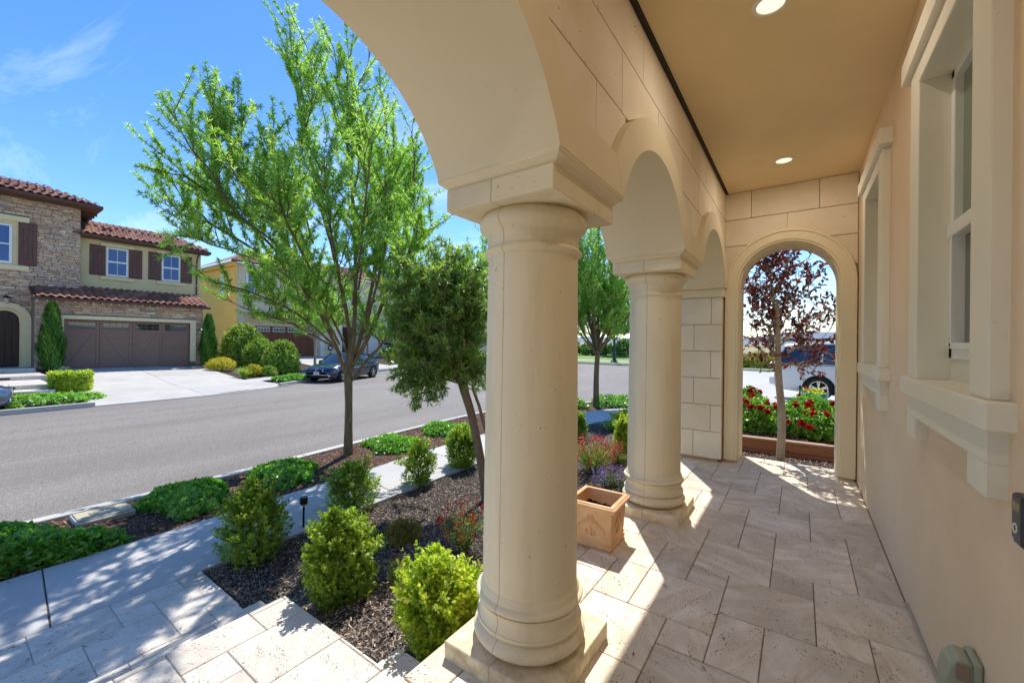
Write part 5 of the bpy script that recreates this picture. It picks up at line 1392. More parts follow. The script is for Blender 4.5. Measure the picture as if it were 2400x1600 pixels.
def np_tubes(polys, n=5):
    """many tapered tubes: list of (points (m,3), radii (m,)) -> V, F quads"""
    Vs = []; Fs = []; o = 0
    ang = np.arange(n)*2*pi/n
    for pts, rad in polys:
        m = len(pts); d = np.gradient(pts, axis=0); d = unit(d)
        ref = np.array([0.31, 0.17, 0.93]); a = np.cross(d, ref); bad = np.linalg.norm(a, axis=1) < 0.1
        a[bad] = np.cross(d[bad], [1, 0, 0]); a = unit(a); b = np.cross(d, a)
        V = pts[:, None, :] + rad[:, None, None]*(a[:, None, :]*np.cos(ang)[None, :, None] + b[:, None, :]*np.sin(ang)[None, :, None])
        Vs.append(V.reshape(-1, 3)); i = np.arange(m-1)[:, None]*n; k = np.arange(n)[None, :]
        Fs.append(np.stack([o+i+k, o+i+n+k, o+i+n+(k+1) % n, o+i+(k+1) % n], -1).reshape(-1, 4)); o += m*n
    return np.concatenate(Vs), np.concatenate(Fs)
def smooth_poly(P, n=5):
    return np.array(catmull([np.array(p) for p in P], n))
def limbs_to_tree(name, label, group, base, trunk, limbs, leafm, barkm, seed, twig_step=0.16, twig_len=(0.35, 0.75), nleaf=9, per=7, LL=(0.06, 0.10), WW=(0.012, 0.017), t0=0.3, upb=0.45, spread=0.7, tuft=0.8, nsub=2, sublen=(0.5, 1.0), cat='tree', hexa=False, droop=0.0, barekeep=None, leaf_r=0.0):
    """trunk: (pts, radii); limbs: list of (pts, r0, r1); builds trunk, branches and crown"""
    R = np.random.default_rng(seed)
    e = empty(name, tuple(base), label, cat, group); b0 = np.array(base)
    polys = [(smooth_poly(trunk[0]), None)]
    tr = np.array(polys[0][0]); rr = np.interp(np.linspace(0, 1, len(tr)), np.linspace(0, 1, len(trunk[1])), trunk[1])
    V, F = np_tubes([(tr - b0, rr)], 12); npmesh('trunk', V, F, barkm, parent=e, smooth=True)
    br = []; tw_s = []; tw_d = []; tw_l = []
    for pts, r0, r1 in limbs:
        P = smooth_poly(pts, 8); P = P + np.cumsum(R.normal(size=P.shape)*0.006, 0)
        rad = np.linspace(1, 0, len(P))**0.8*(r0 - r1) + r1; br.append((P - b0, rad))
        seg = np.linalg.norm(np.diff(P, axis=0), axis=1); tot = seg.sum(); cum = np.concatenate([[0], np.cumsum(seg)])
        def at(s):
            i = min(len(P) - 2, int(np.searchsorted(cum, s) - 1)) if s > 0 else 0
            i = max(0, i); f = (s - cum[i])/max(1e-6, seg[i]); return P[i] + (P[i+1] - P[i])*f, unit(P[i+1] - P[i])
        axes = [(at, tot, r0, t0)]
        for k in range(nsub):
            s = tot*R.uniform(0.3, 0.85); p, d = at(s); dd = unit(d*0.55 + rvec(R, 1)[0]*spread + np.array([0, 0, upb])); l = R.uniform(*sublen)
            q = np.array([p, p + dd*l*0.5 + R.normal(size=3)*0.04, p + unit(dd + np.array([0, 0, 0.3]))*l]); Q = smooth_poly(q, 4)
            br.append((Q - b0, np.linspace(max(r1*1.6, r0*0.3), r1*0.6, len(Q))))
            axes.append(((lambda s, Q=Q: (Q[min(len(Q)-2, int(s*(len(Q)-1)))], unit(Q[min(len(Q)-1, int(s*(len(Q)-1))+1)] - Q[min(len(Q)-2, int(s*(len(Q)-1)))]))), None, r0, 0.15))
        for fn, tt, _, ts in axes:
            cnt = int((tot if tt else np.mean(sublen))*(1 - ts)/twig_step) + 1
            for s in np.linspace(ts, 1.0, cnt):
                p, d = fn(s*tt) if tt else fn(min(0.99, s))
                dd = unit(d*0.7 + rvec(R, 1)[0]*spread + np.array([0, 0, upb*0.7])); tw_s.append(p); tw_d.append(dd); tw_l.append(R.uniform(*twig_len)*(1.0 if s < 0.95 else 1.15))
    tw_s = np.array(tw_s); tw_d = np.array(tw_d); tw_l = np.array(tw_l)
    for p, d, l in zip(tw_s, tw_d, tw_l):
        q = np.array([p, p + d*l*0.55, p + d*l + np.array([0, 0, 0.08 - droop])*l]); br.append((q - b0, np.array([0.006, 0.0045, 0.002])))
    V, F = np_tubes(br, 5); npmesh('branches', V, F, barkm, parent=e, smooth=True)
    nt_ = len(tw_s); t = np.tile(np.linspace(0.22, 1.0, nleaf), nt_) + R.uniform(-0.05, 0.05, nt_*nleaf); i = np.repeat(np.arange(nt_), nleaf)
    P = tw_s[i] + tw_d[i]*(tw_l[i]*t)[:, None] + np.array([0, 0, 0.08 - droop])*(tw_l[i]*t*t)[:, None]
    P = np.repeat(P, per, 0); Dt = np.repeat(tw_d[i], per, 0)
    D = unit(Dt*0.55 + rvec(R, len(P))*tuft + np.array([0, 0, -droop])); P = P + D*leaf_r
    N = unit(rvec(R, len(P))*0.8 + np.array([0, 0, 0.8]))
    L = R.uniform(LL[0], LL[1], len(P)); Wd = R.uniform(WW[0], WW[1], len(P))
    V, F = leafquads(P - b0, D, N, L, Wd, 0.15, hexa, 0.06)
    tint = np.clip(np.repeat(np.repeat(R.uniform(0, 1, nt_), nleaf), per)*0.55 + R.uniform(0, 0.55, len(P)), 0, 1)
    npmesh('crown', V, F, leafm, tint, e)
    return e
def dpx(x, y, w): return np.array(atw(x/0.98, y/0.98, w))      # pixels in a 2352 px wide view

# --- street tree in front of the porch
tb = atz(816, 1064, KZ - 0.03); w0 = float(Vector((tb.x, tb.y, 0)).dot(fw))
def lim(l, r0=0.035, r1=0.006): return ([dpx(x, y, w0 + dw) for x, y, dw in l], r0, r1)
T1 = [
 lim([(800, 880, 0), (815, 862, .0), (848, 822, .03), (880, 785, .0), (905, 745, -.1), (935, 660, -.2), (955, 560, -.3)], .042),
 lim([(797, 870, 0), (770, 800, -.1), (715, 690, -.4), (650, 560, -.8), (575, 435, -1.2), (480, 345, -1.5), (412, 265, -1.5)], .046),
 lim([(800, 860, 0), (795, 760, .0), (750, 560, -.1), (705, 380, -.2), (672, 180, -.3), (660, 55, -.4)], .046),
 lim([(803, 850, 0), (815, 700, -.3), (812, 480, -.8), (790, 280, -1.2), (765, 105, -1.3)], .044),
 lim([(806, 850, 0), (850, 700, .2), (885, 480, .5), (890, 330, .6), (872, 195, .5)], .044),
 lim([(810, 840, 0), (880, 700, .0), (935, 520, -.1), (955, 390, -.1), (945, 300, -.1)], .040),
 lim([(775, 800, 0), (680, 720, -.5), (580, 665, -1.1), (490, 640, -1.5)], .022),
 lim([(740, 730, -.1), (610, 600, -.7), (480, 520, -1.3), (430, 482, -1.4), (370, 468, -1.5)], .026),
 lim([(700, 650, -.2), (560, 500, -.9), (440, 415, -1.5), (405, 400, -1.5), (378, 393, -1.6)], .024),
 lim([(690, 620, -.2), (610, 475, -.8), (560, 385, -1.2), (548, 290, -1.4)], .024),
 lim([(720, 600, -.2), (660, 465, -.9), (632, 385, -1.3), (612, 345, -1.5)], .024),
 lim([(770, 800, .0), (660, 745, -.3), (580, 720, -.6), (520, 690, -.8)], .018),
 lim([(790, 780, .1), (720, 640, .4), (680, 520, .6), (660, 420, .6)], .026),
 lim([(800, 760, -.1), (775, 620, -1.1), (755, 480, -1.8), (745, 360, -2.1)], .026),
 lim([(810, 760, .1), (830, 600, .7), (850, 430, 1.0), (835, 280, 1.0)], .026),
 lim([(840, 760, 0), (880, 600, -.9), (900, 440, -1.5), (905, 330, -1.7)], .024),
 lim([(830, 780, .2), (900, 720, .5), (940, 640, .7), (965, 560, .7)], .022),
 lim([(780, 790, -.1), (740, 720, -1.1), (690, 660, -1.8), (640, 600, -2.2)], .022),
 lim([(800, 820, .1), (770, 740, .5), (720, 690, .8), (690, 640, .9)], .020),
 lim([(720, 560, -.1), (690, 400, -.3), (720, 250, -.5), (720, 150, -.6)], .020),
 lim([(800, 500, -.8), (830, 340, -1.2), (800, 200, -1.3), (810, 120, -1.3)], .018),
 lim([(640, 560, -.8), (520, 465, -1.5), (470, 385, -1.9), (430, 335, -2.0)], .018),
 lim([(600, 600, -.6), (480, 560, -1.2), (445, 548, -1.3), (410, 545, -1.4)], .014),
 lim([(850, 600, .4), (905, 520, .6), (940, 440, .6), (965, 400, .6)], .018),
 lim([(560, 420, -1.2), (500, 355, -1.5), (510, 305, -1.6)], .012),
 lim([(810, 700, -.3), (830, 560, -1.5), (840, 430, -2.2), (850, 330, -2.4)], .022),
 lim([(760, 700, -.4), (700, 580, -1.6), (660, 500, -2.2), (640, 430, -2.4)], .020),
 lim([(850, 700, -.2), (900, 640, -1.2), (930, 580, -1.7), (945, 520, -1.9)], .018),
]
tree1 = limbs_to_tree('street_tree', 'tall feathery bright green street tree beside the kerb in front of the porch', 'street trees', tb,
    ([tb + Vector((0, 0, -.05)), tb + Vector((0.0, 0, .45)), Vector(dpx(801, 930, w0)), Vector(dpx(800, 862, w0)), Vector(dpx(800, 820, w0))], [0.086, 0.070, 0.064, 0.074, 0.036]),
    T1, MAT['lf_ash'], MAT['bark'], 5, twig_step=0.125, twig_len=(0.25, 0.62), nleaf=10, per=13, LL=(0.05, 0.095), WW=(0.010, 0.016), t0=0.30, nsub=5, sublen=(0.45, 1.05))
# a few bare twigs with dry seed clusters
# --- second street tree seen between the columns
def auto_limbs(base, h0, h, rad, n, seed, lean=(0, 0), r0=0.04, flat=0.25):
    R = random.Random(seed); out = []; b = Vector(base)
    for i in range(n):
        a = 2.4*i + R.uniform(-.4, .4); q = (i + 0.5)/n; rr = rad*(0.35 + 0.75*R.random())*(1.0 - 0.55*q**2); zt = h0 + (h - h0)*(0.30 + 0.70*q)
        s = b + Vector((0, 0, h0*(0.85 + 0.25*q)))
        e = b + Vector((cos(a)*rr + lean[0]*q, sin(a)*rr + lean[1]*q, zt))
        m = s.lerp(e, 0.5) + Vector((cos(a)*rr*flat*0.6, sin(a)*rr*flat*0.6, 0.0))
        out.append(([np.array(s), np.array(m), np.array(e)], r0*(0.6 + 0.4*(1-q)), 0.006))
    return out
tb2 = atz(1397, 951, KZ - 0.03)
limbs_to_tree('street_tree', 'smaller bright green street tree seen between the two columns', 'street trees', tb2,
    ([tb2, tb2 + Vector((0.0, 0, 1.0)), tb2 + Vector((0.04, 0, 2.0)), tb2 + Vector((0.02, 0, 3.2))], [0.10, 0.085, 0.075, 0.03]),
    auto_limbs(tb2, 1.9, 6.4, 1.9, 26, 4), MAT['lf_ash'], MAT['bark'], 9, twig_step=0.15, twig_len=(0.35, 0.7), nleaf=8, per=7, LL=(0.09, 0.14), WW=(0.022, 0.03), nsub=3)
# --- fern pine tree behind the nearest column
ob = onf(1140, 1170, bed_z); wo_ = float(Vector((ob.x, ob.y, 0)).dot(fw))
def olim(l, r0=0.018, r1=0.005): return ([dpx(x, y, wo_ + dw) for x, y, dw in l], r0, r1)
OC = dpx(1045, 690, wo_ + 0.05)
OC = dpx(1008, 700, wo_); OR_ = random.Random(8); OL = []
st_ = [dpx(1058, 880, wo_), dpx(1052, 800, wo_), dpx(1045, 730, wo_)]
for i in range(46):
    zf_ = 1 - 2*(i + 0.5)/46; aa = 2.39996*i; rr_ = sqrt(1 - abs(zf_)**2.8)
    tip = OC + np.array([cos(aa)*rr_*0.66, sin(aa)*rr_*0.66, zf_*0.70])*OR_.uniform(0.82, 1.0)
    s0_ = st_[0 if zf_ < -0.3 else (1 if zf_ < 0.4 else 2)]; md_ = (s0_ + tip)/2 + np.array([0, 0, 0.06])
    OL.append(([s0_, md_, tip], 0.014, 0.004))
for x_, y_, d_ in ((902, 830, .1), (925, 872, -.1), (965, 885, .15), (1005, 880, -.25), (905, 770, -.3), (935, 800, .4), (1000, 860, .35), (1100, 870, -.2), (960, 850, -.35), (895, 720, .2), (930, 905, 0.0), (1090, 850, .3)):
    tip = dpx(x_, y_, wo_ + d_); OL.append(([st_[0], (st_[0] + tip)/2 + np.array([0, 0, 0.14]), tip], 0.011, 0.003))
limbs_to_tree('fern_pine_tree', 'dense dark green fern pine tree with slender leaves behind the nearest column', None, ob,
    ([ob + Vector((0, 0, -.05)), Vector(dpx(1108, 1080, wo_)), Vector(dpx(1085, 960, wo_)), Vector(dpx(1062, 880, wo_)), Vector(dpx(1056, 820, wo_))], [0.062, 0.055, 0.052, 0.056, 0.03]),
    OL, MAT['lf_oliv'], MAT['bark_o'], 21, twig_step=0.05, twig_len=(0.12, 0.26), nleaf=9, per=5, LL=(0.055, 0.09), WW=(0.013, 0.018), t0=0.3, nsub=3, sublen=(0.2, 0.35), upb=0.15, spread=0.9, tuft=0.75, droop=0.10)
# second stem
o_ = MB().tube([dpx(1125, 1090, wo_), dpx(1118, 1000, wo_), dpx(1100, 930, wo_), dpx(1085, 890, wo_)], [0.024, 0.022, 0.020, 0.018], 8).build('side_stem', MAT['bark_o'])
_fp = [o for o in bpy.data.objects if o.name == 'fern_pine_tree'][0]; o_.parent = _fp; o_.location = -Vector(_fp.location)
# --- purple leaf plum beyond the end arch
pb = Vector((-0.185, 6.02, -0.07)); wp = pb.dot(fw)
def plim(l, r0=0.012, r1=0.003): return ([dpx(x, y, wp + dw) for x, y, dw in l], r0, r1)
PL = [plim([(1788, 800, 0.06), (1786, 740, 0.06), (1784, 680, 0.06), (1776, 620, 0.06), (1765, 585, 0.06)], .02, .005), plim([(1786, 680, 0.06), (1798, 630, 0.11), (1815, 590, 0.16), (1825, 560, 0.16)], .012),
      plim([(1788, 800, 0.06), (1760, 740, 0.16), (1730, 710, 0.26), (1722, 690, 0.26)]), plim([(1788, 820, 0.06), (1760, 790, 0.16), (1725, 770, 0.26), (1722, 760, 0.26)]), plim([(1788, 780, 0.06), (1815, 730, 0.16), (1850, 680, 0.26), (1880, 640, 0.26)]),
      plim([(1788, 800, 0.06), (1825, 770, 0.16), (1865, 740, 0.26), (1905, 720, 0.26)]), plim([(1788, 820, 0.06), (1830, 800, 0.16), (1870, 790, 0.21), (1910, 780, 0.21)]), plim([(1786, 740, 0.06), (1750, 690, 0.26), (1730, 650, 0.36)], .01),
      plim([(1788, 830, 0.06), (1830, 830, 0.16), (1865, 835, 0.21), (1890, 850, 0.26)], .01), plim([(1787, 760, 0.06), (1800, 700, 0.31), (1830, 650, 0.36), (1850, 620, 0.36)], .01), plim([(1780, 640, 0.06), (1750, 610, 0.16), (1725, 600, 0.21)], .008),
      plim([(1788, 810, 0.06), (1765, 810, 0.26), (1735, 810, 0.36)], .008), plim([(1787, 780, 0.06), (1770, 720, 0.36), (1760, 670, 0.41)], .01), plim([(1788, 790, 0.16), (1840, 740, 0.41), (1880, 700, 0.46)], .01)]
limbs_to_tree('plum_tree', 'slender purple leaved plum tree just outside the end arch', None, pb,
    ([pb, Vector(dpx(1796, 960, wp)), Vector(dpx(1788, 860, wp)), Vector(dpx(1787, 760, wp)), Vector(dpx(1784, 690, wp))], [0.046, 0.043, 0.038, 0.026, 0.012]),
    PL, MAT['lf_plum'], MAT['bark_g'], 31, twig_step=0.10, twig_len=(0.12, 0.32), nleaf=5, per=2, LL=(0.05, 0.08), WW=(0.026, 0.040), t0=0.25, nsub=4, sublen=(0.2, 0.45), upb=0.25, spread=0.9, tuft=0.9, hexa=True)
# --- trees further off
def far_tree(label, base, h0, h, rad, n, seed, leafm, barkm, tr=0.09, group='trees along the far street', LLs=(0.16, 0.26), WWs=(0.05, 0.08), ts=0.32, tl=(0.5, 0.9), per=5, nleaf=6, name='background_tree', nsub=2, flat=0.25, lean=(0, 0)):
    b = Vector(base)
    return limbs_to_tree(name, label, group, b, ([b, b + Vector((0.02, 0, h0*0.5)), b + Vector((0.0, 0.03, h0)), b + Vector((0.03, 0, h0*1.4))], [tr*1.2, tr, tr*0.85, tr*0.4]),
        auto_limbs(b, h0, h, rad, n, seed, r0=tr*0.5, flat=flat, lean=lean), leafm, barkm, seed, twig_step=ts, twig_len=tl, nleaf=nleaf, per=per, LL=LLs, WW=WWs, nsub=nsub)
p = onf(738, 866, far_z); far_tree('young street tree standing beside the yellow house driveway', p, 2.2, 5.2, 2.0, 18, 41, MAT['lf_ash'], MAT['bark_g'], 0.08)
p = onf(862, 850, far_z); far_tree('thin street tree behind the dark blue sedan', (p.x - 1.5, p.y + 1.0, far_z(p.x, p.y)), 2.0, 5.0, 1.8, 16, 42, MAT['lf_grn'], MAT['bark'], 0.08)
far_tree('tall airy tree rising behind the fern pine', (-19.5, 33.0, -0.64), 4.0, 13.5, 2.6, 22, 43, MAT['lf_ash'], MAT['bark'], 0.14, LLs=(0.2, 0.32), WWs=(0.06, 0.09), ts=0.42)
far_tree('tall airy tree left of the nearest capital', (-24.0, 31.0, -0.64), 4.0, 14.0, 2.4, 22, 44, MAT['lf_ash'], MAT['bark'], 0.14, LLs=(0.2, 0.32), WWs=(0.06, 0.09), ts=0.42)
far_tree('broad green tree above the white van', (2.4, 13.8, -0.3), 2.6, 6.6, 2.0, 22, 45, MAT['lf_shr'], MAT['bark'], 0.1, LLs=(0.10, 0.16), WWs=(0.05, 0.08), ts=0.26)
far_tree('distant green tree above the park lawn behind the young street tree', (-22.0, 57.0, -0.5), 2.5, 9.0, 4.0, 24, 46, MAT['lf_grn'], MAT['bark'], 0.16, LLs=(0.35, 0.5), WWs=(0.15, 0.22), ts=0.6, tl=(0.8, 1.4), group='park trees')
far_tree('distant round tree at the park edge by the lamp post', (-15.0, 62.0, -0.5), 2.5, 8.0, 3.6, 22, 47, MAT['lf_grn'], MAT['bark'], 0.16, LLs=(0.35, 0.5), WWs=(0.15, 0.22), ts=0.6, tl=(0.8, 1.4), group='park trees')
# ------------------------------------------------------------------ shrubs and ground plants
def vnoise(u, seed):
    R = np.random.default_rng(seed); o = np.zeros(len(u))
    for k in range(7):
        d = unit(R.normal(size=3)); o += np.sin(u @ d*R.uniform(2.5, 6.5) + R.uniform(0, 6))*R.uniform(0.4, 1.0)
    return o/4.0
def shrub(name, label, base, rx, h, n, leafm, seed, LL=(0.016, 0.026), WW=(0.010, 0.015), per=7, lump=0.22, top=0.0, group=None, cat='shrub', low=0.0, stems=14, hexa=True, upb=0.6, inner=0.45, barkm=None, clip=False, shoots=0, prof=(0.70, 0.86, 1.0, 0.92, 0.72, 0.45, 0.12)):
    """bushy crown of leafy shoots around an ovoid with an uneven outline"""
    R = np.random.default_rng(seed); e = empty(name, tuple(base), label, cat, group)
    a = R.uniform(0, 6.2832, n); t = R.random(n)**0.85
    pf = np.interp(t, [0, 0.08, 0.3, 0.55, 0.75, 0.9, 1.0], prof)
    cz = h*0.42
    u = np.stack([np.cos(a), np.sin(a), (t - 0.4)*1.3], 1); u = unit(u)
    lob = 1 + lump*vnoise(np.stack([np.cos(a), np.sin(a), t*1.6], 1), seed)
    rad = (inner + (1 - inner)*R.random(n)**0.5)*lob*pf
    top_f = 1 + 0.5*lump*vnoise(np.stack([np.cos(a), np.sin(a), np.zeros(n)], 1), seed + 3)
    P = np.stack([np.cos(a)*rx*rad, np.sin(a)*rx*rad, np.maximum(0.01, low*h + t*h*(1 - low)*np.where(t > 0.5, 1 + (top_f - 1)*(t - 0.5)*2, 1))], 1)
    if clip: P[:, 2] = np.minimum(P[:, 2], h*(1 + R.uniform(-0.02, 0.02, n)))
    ax = unit(u*np.array([1, 1, 0.6]) + np.array([0, 0, upb]) + rvec(R, n)*0.35)
    if shoots:
        us = rvec(R, shoots); us[:, 2] = np.abs(us[:, 2]) + 0.15; us = unit(us); k = 10
        rr = np.linspace(0.62, 1.16, k); Ps = np.repeat(us, k, 0)*np.tile(rr, shoots)[:, None]*np.array([rx, rx, h - cz])*(1 + lump*np.repeat(vnoise(us, seed), k))[:, None] + np.array([0, 0, cz])
        P = np.concatenate([P, Ps + R.normal(size=Ps.shape)*0.006]); ax = np.concatenate([ax, np.repeat(unit(us + np.array([0, 0, upb])), k, 0)]); n = len(P)
    i = np.repeat(np.arange(n), per); Pl = P[i] + ax[i]*R.uniform(-0.6, 0.6, len(i))[:, None]*LL[1]*1.6
    D = unit(ax[i]*0.55 + rvec(R, len(i))*0.85); N = unit(ax[i] + rvec(R, len(i))*0.5)
    V, F = leafquads(Pl, D, N, R.uniform(LL[0], LL[1], len(i)), R.uniform(WW[0], WW[1], len(i)), 0.12, hexa, 0.05)
    zt = np.clip((P[:, 2]/h), 0, 1); tn = np.clip(R.uniform(-0.1, 0.55, n) + 0.45*vnoise(P/rx, seed + 5)*0.6 + 0.15, 0, 1)
    npmesh('foliage', V, F, leafm, np.clip(tn[i] + R.uniform(-0.12, 0.12, len(i)), 0, 1), e)
    br = []
    for k in range(stems):
        a = R.uniform(0, 6.28); q = R.uniform(0.3, 0.85); tip = np.array([cos(a)*rx*q, sin(a)*rx*q, h*R.uniform(0.5, 0.85)])
        pts = smooth_poly([np.array([cos(a)*0.01, sin(a)*0.01, -0.03]), tip*np.array([0.45, 0.45, 0.5]), tip], 3); br.append((pts, np.linspace(0.007, 0.002, len(pts))*max(1, h/0.5)))
    V, F = np_tubes(br, 4); npmesh('stems', V, F, barkm or MAT['twig'], parent=e)
    return e
def on_bed(dx, dy): return onf(dx/0.98, dy/0.98, bed_z)
def px_r(base, wpx): return wpx/0.98/FPX*float(Vector((base[0], base[1], 0)).dot(fw))/2
BOX = 'boxwood shrubs in the front bed'
for lab, bx_, by_, wp_, hp_, m_, sd_, nn in (
  ('boxwood shrub at the sidewalk edge nearest the entry landing', 583, 1278, 170, 178, 'lf_box', 101, 1900),
  ('tall pointed boxwood shrub between the path light and the steps', 790, 1378, 178, 226, 'lf_box', 102, 2300),
  ('yellow green boxwood shrub against the nearest column plinth', 1012, 1492, 188, 262, 'lf_boxy', 103, 2400),
  ('boxwood shrub at the sidewalk behind the path light', 806, 1166, 138, 118, 'lf_box', 104, 1500),
  ('boxwood shrub on the sidewalk edge in front of the fern pine', 962, 1112, 90, 112, 'lf_box', 105, 1200),
  ('rounded boxwood shrub left of the fern pine trunk', 1062, 1072, 88, 108, 'lf_box', 106, 1200),
  ('bright boxwood shrub beside the second column', 1432, 1036, 52, 82, 'lf_boxy', 107, 1000),
  ('boxwood shrub half hidden by the nearest column near the sidewalk', 1326, 1010, 54, 70, 'lf_box', 108, 900),
  ('yellowish boxwood shrub behind the second column toward the sidewalk', 1436, 985, 56, 52, 'lf_boxy', 109, 800)):
    b = on_bed(bx_, by_); w_ = float(Vector((b.x, b.y, 0)).dot(fw)); rx_ = px_r(b, wp_); hh = hp_/0.98/FPX*w_*0.93
    shrub('boxwood', lab, b, rx_*(0.84, 0.90, 0.86)[sd_ % 3], hh*(0.90, 0.84, 0.92)[sd_ % 3], int(nn*0.80), MAT[m_], sd_, group=BOX, shoots=int(nn*0.045), lump=0.42, inner=0.22, LL=(0.018, 0.029) if w_ < 6 else (0.026, 0.038), WW=(0.012, 0.018) if w_ < 6 else (0.017, 0.024), upb=0.9, prof=((0.62, 0.80, 1.0, 0.90, 0.70, 0.50, 0.22), (0.55, 0.72, 0.95, 1.0, 0.88, 0.66, 0.30), (0.70, 0.90, 1.0, 0.82, 0.55, 0.38, 0.18))[sd_ % 3])
b = on_bed(925, 1246); shrub('small_shrub', 'small bronze tipped shrub in the middle of the mulch bed', b, px_r(b, 70), 0.20, 420, leafmat('leaf_bronze', S(110, 110, 50), S(158, 146, 66), 0.3, 0.45, 0.3, S(184, 120, 84)), 121, LL=(0.03, 0.05), WW=(0.007, 0.011), per=6, lump=0.15, hexa=False, upb=1.2)
# flowering sages: thin stems, small leaves, flower heads
def sage(name, label, base, rx, h, nst, seed, petal, leafm, flower=0.6, fl=0.014, group=None, leaves=26):
    R = np.random.default_rng(seed); e = empty(name, tuple(base), label, 'flowering plant', group)
    br = []; LP = []; LD = []; FP = []; FD = []
    for k in range(nst):
        a = R.uniform(0, 6.28); q = sqrt(R.random()); hh = h*R.uniform(0.55, 1.05)*(1 - 0.25*q); tip = np.array([cos(a)*rx*q, sin(a)*rx*q, hh])
        pts = smooth_poly([np.array([cos(a)*0.02, sin(a)*0.02, -0.02]), tip*np.array([0.5, 0.5, 0.55]) + R.normal(size=3)*0.01, tip], 4); br.append((pts, np.linspace(0.0028, 0.0012, len(pts))))
        t = R.uniform(0.25, 0.97, leaves); idx = np.clip((t*(len(pts)-1)).astype(int), 0, len(pts)-1); LP.append(pts[idx] + R.normal(size=(leaves, 3))*0.012); LD.append(rvec(R, leaves) + np.array([0, 0, 0.5]))
        if R.random() < flower:
            m = 9; FP.append(tip + R.normal(size=(m, 3))*np.array([0.010, 0.010, 0.028])); FD.append(rvec(R, m) + np.array([0, 0, 0.2]))
    V, F = np_tubes(br, 4); npmesh('stems', V, F, MAT['stem_g'], parent=e)
    LP = np.concatenate(LP); LD = np.concatenate(LD); n = len(LP)
    V, F = leafquads(LP, LD, rvec(R, n), R.uniform(0.018, 0.034, n), R.uniform(0.006, 0.010, n)); npmesh('foliage', V, F, leafm, R.random(n), e)
    FP = np.concatenate(FP); FD = np.concatenate(FD); n = len(FP)
    V, F = leafquads(FP, FD, rvec(R, n), R.uniform(fl, fl*1.7, n), R.uniform(fl*0.6, fl*1.1, n), 0.25); tag(npmesh('flowers', V, F, petal, R.random(n), e), kind='stuff')
    return e
b = on_bed(1065, 1262); sage('red_sage', 'red flowering sage beside the fern pine trunk', b, 0.24, 0.42, 60, 131, MAT['lf_red'], MAT['lf_sage'], 0.7, 0.015)
b = on_bed(905, 1342); sage('red_sage', 'tiny red flowering sage beside the tall pointed boxwood', b, 0.11, 0.20, 14, 132, MAT['lf_red'], MAT['lf_sage'], 0.5, 0.013)
b = on_bed(1362, 1082); sage('pink_sage', 'pink flowering sage mound between the two columns', b, 0.40, 0.48, 130, 133, MAT['lf_pink'], MAT['lf_shr'], 0.8, 0.019, leaves=30)
b = on_bed(1422, 1062); sage('pink_sage', 'low dark pink sage beside the second column', b, 0.22, 0.20, 40, 134, MAT['lf_pink'], MAT['lf_sage'], 0.7, 0.014)
b = on_bed(1408, 1118); sage('lavender', 'purple lavender clump behind the terracotta planter', b, 0.26, 0.22, 110, 135, MAT['lf_lav'], MAT['lf_sage'], 1.0, 0.015, leaves=10)
# strap leaved plant
def grass_clump(name, label, base, r, h, n, leafm, seed, wd=0.012, group=None, cat='plant'):
    R = np.random.default_rng(seed); e = empty(name, tuple(base), label, cat, group); Vs = []; Fs = []; o = 0; k = 5
    for i in range(n):
        a = R.uniform(0, 6.28); l = h*R.uniform(0.7, 1.15); out = r*R.uniform(0.2, 1.1); s = np.linspace(0, 1, k)
        c = np.stack([cos(a)*out*s**1.6, sin(a)*out*s**1.6, l*(s - 0.28*s**3*(out/r))], 1) + np.array([cos(a)*0.03*r/0.2, sin(a)*0.03*r/0.2, 0]); sd = np.array([-sin(a), cos(a), 0])*wd*0.5; w_ = (1 - s**2*0.95)[:, None]
        Vs.append(np.concatenate([c + sd*w_, c - sd*w_])); Fs.append(np.array([[o+j, o+j+1, o+k+j+1, o+k+j] for j in range(k-1)])); o += 2*k
    npmesh('blades', np.concatenate(Vs), np.concatenate(Fs), leafm, np.repeat(R.random(n), k-1), e); return e
b = on_bed(1402, 990); grass_clump('strap_leaf_plant', 'dark strap leaved plant at the sidewalk edge between the columns', b, 0.30, 0.34, 90, MAT['lf_gc'], 141, 0.02)
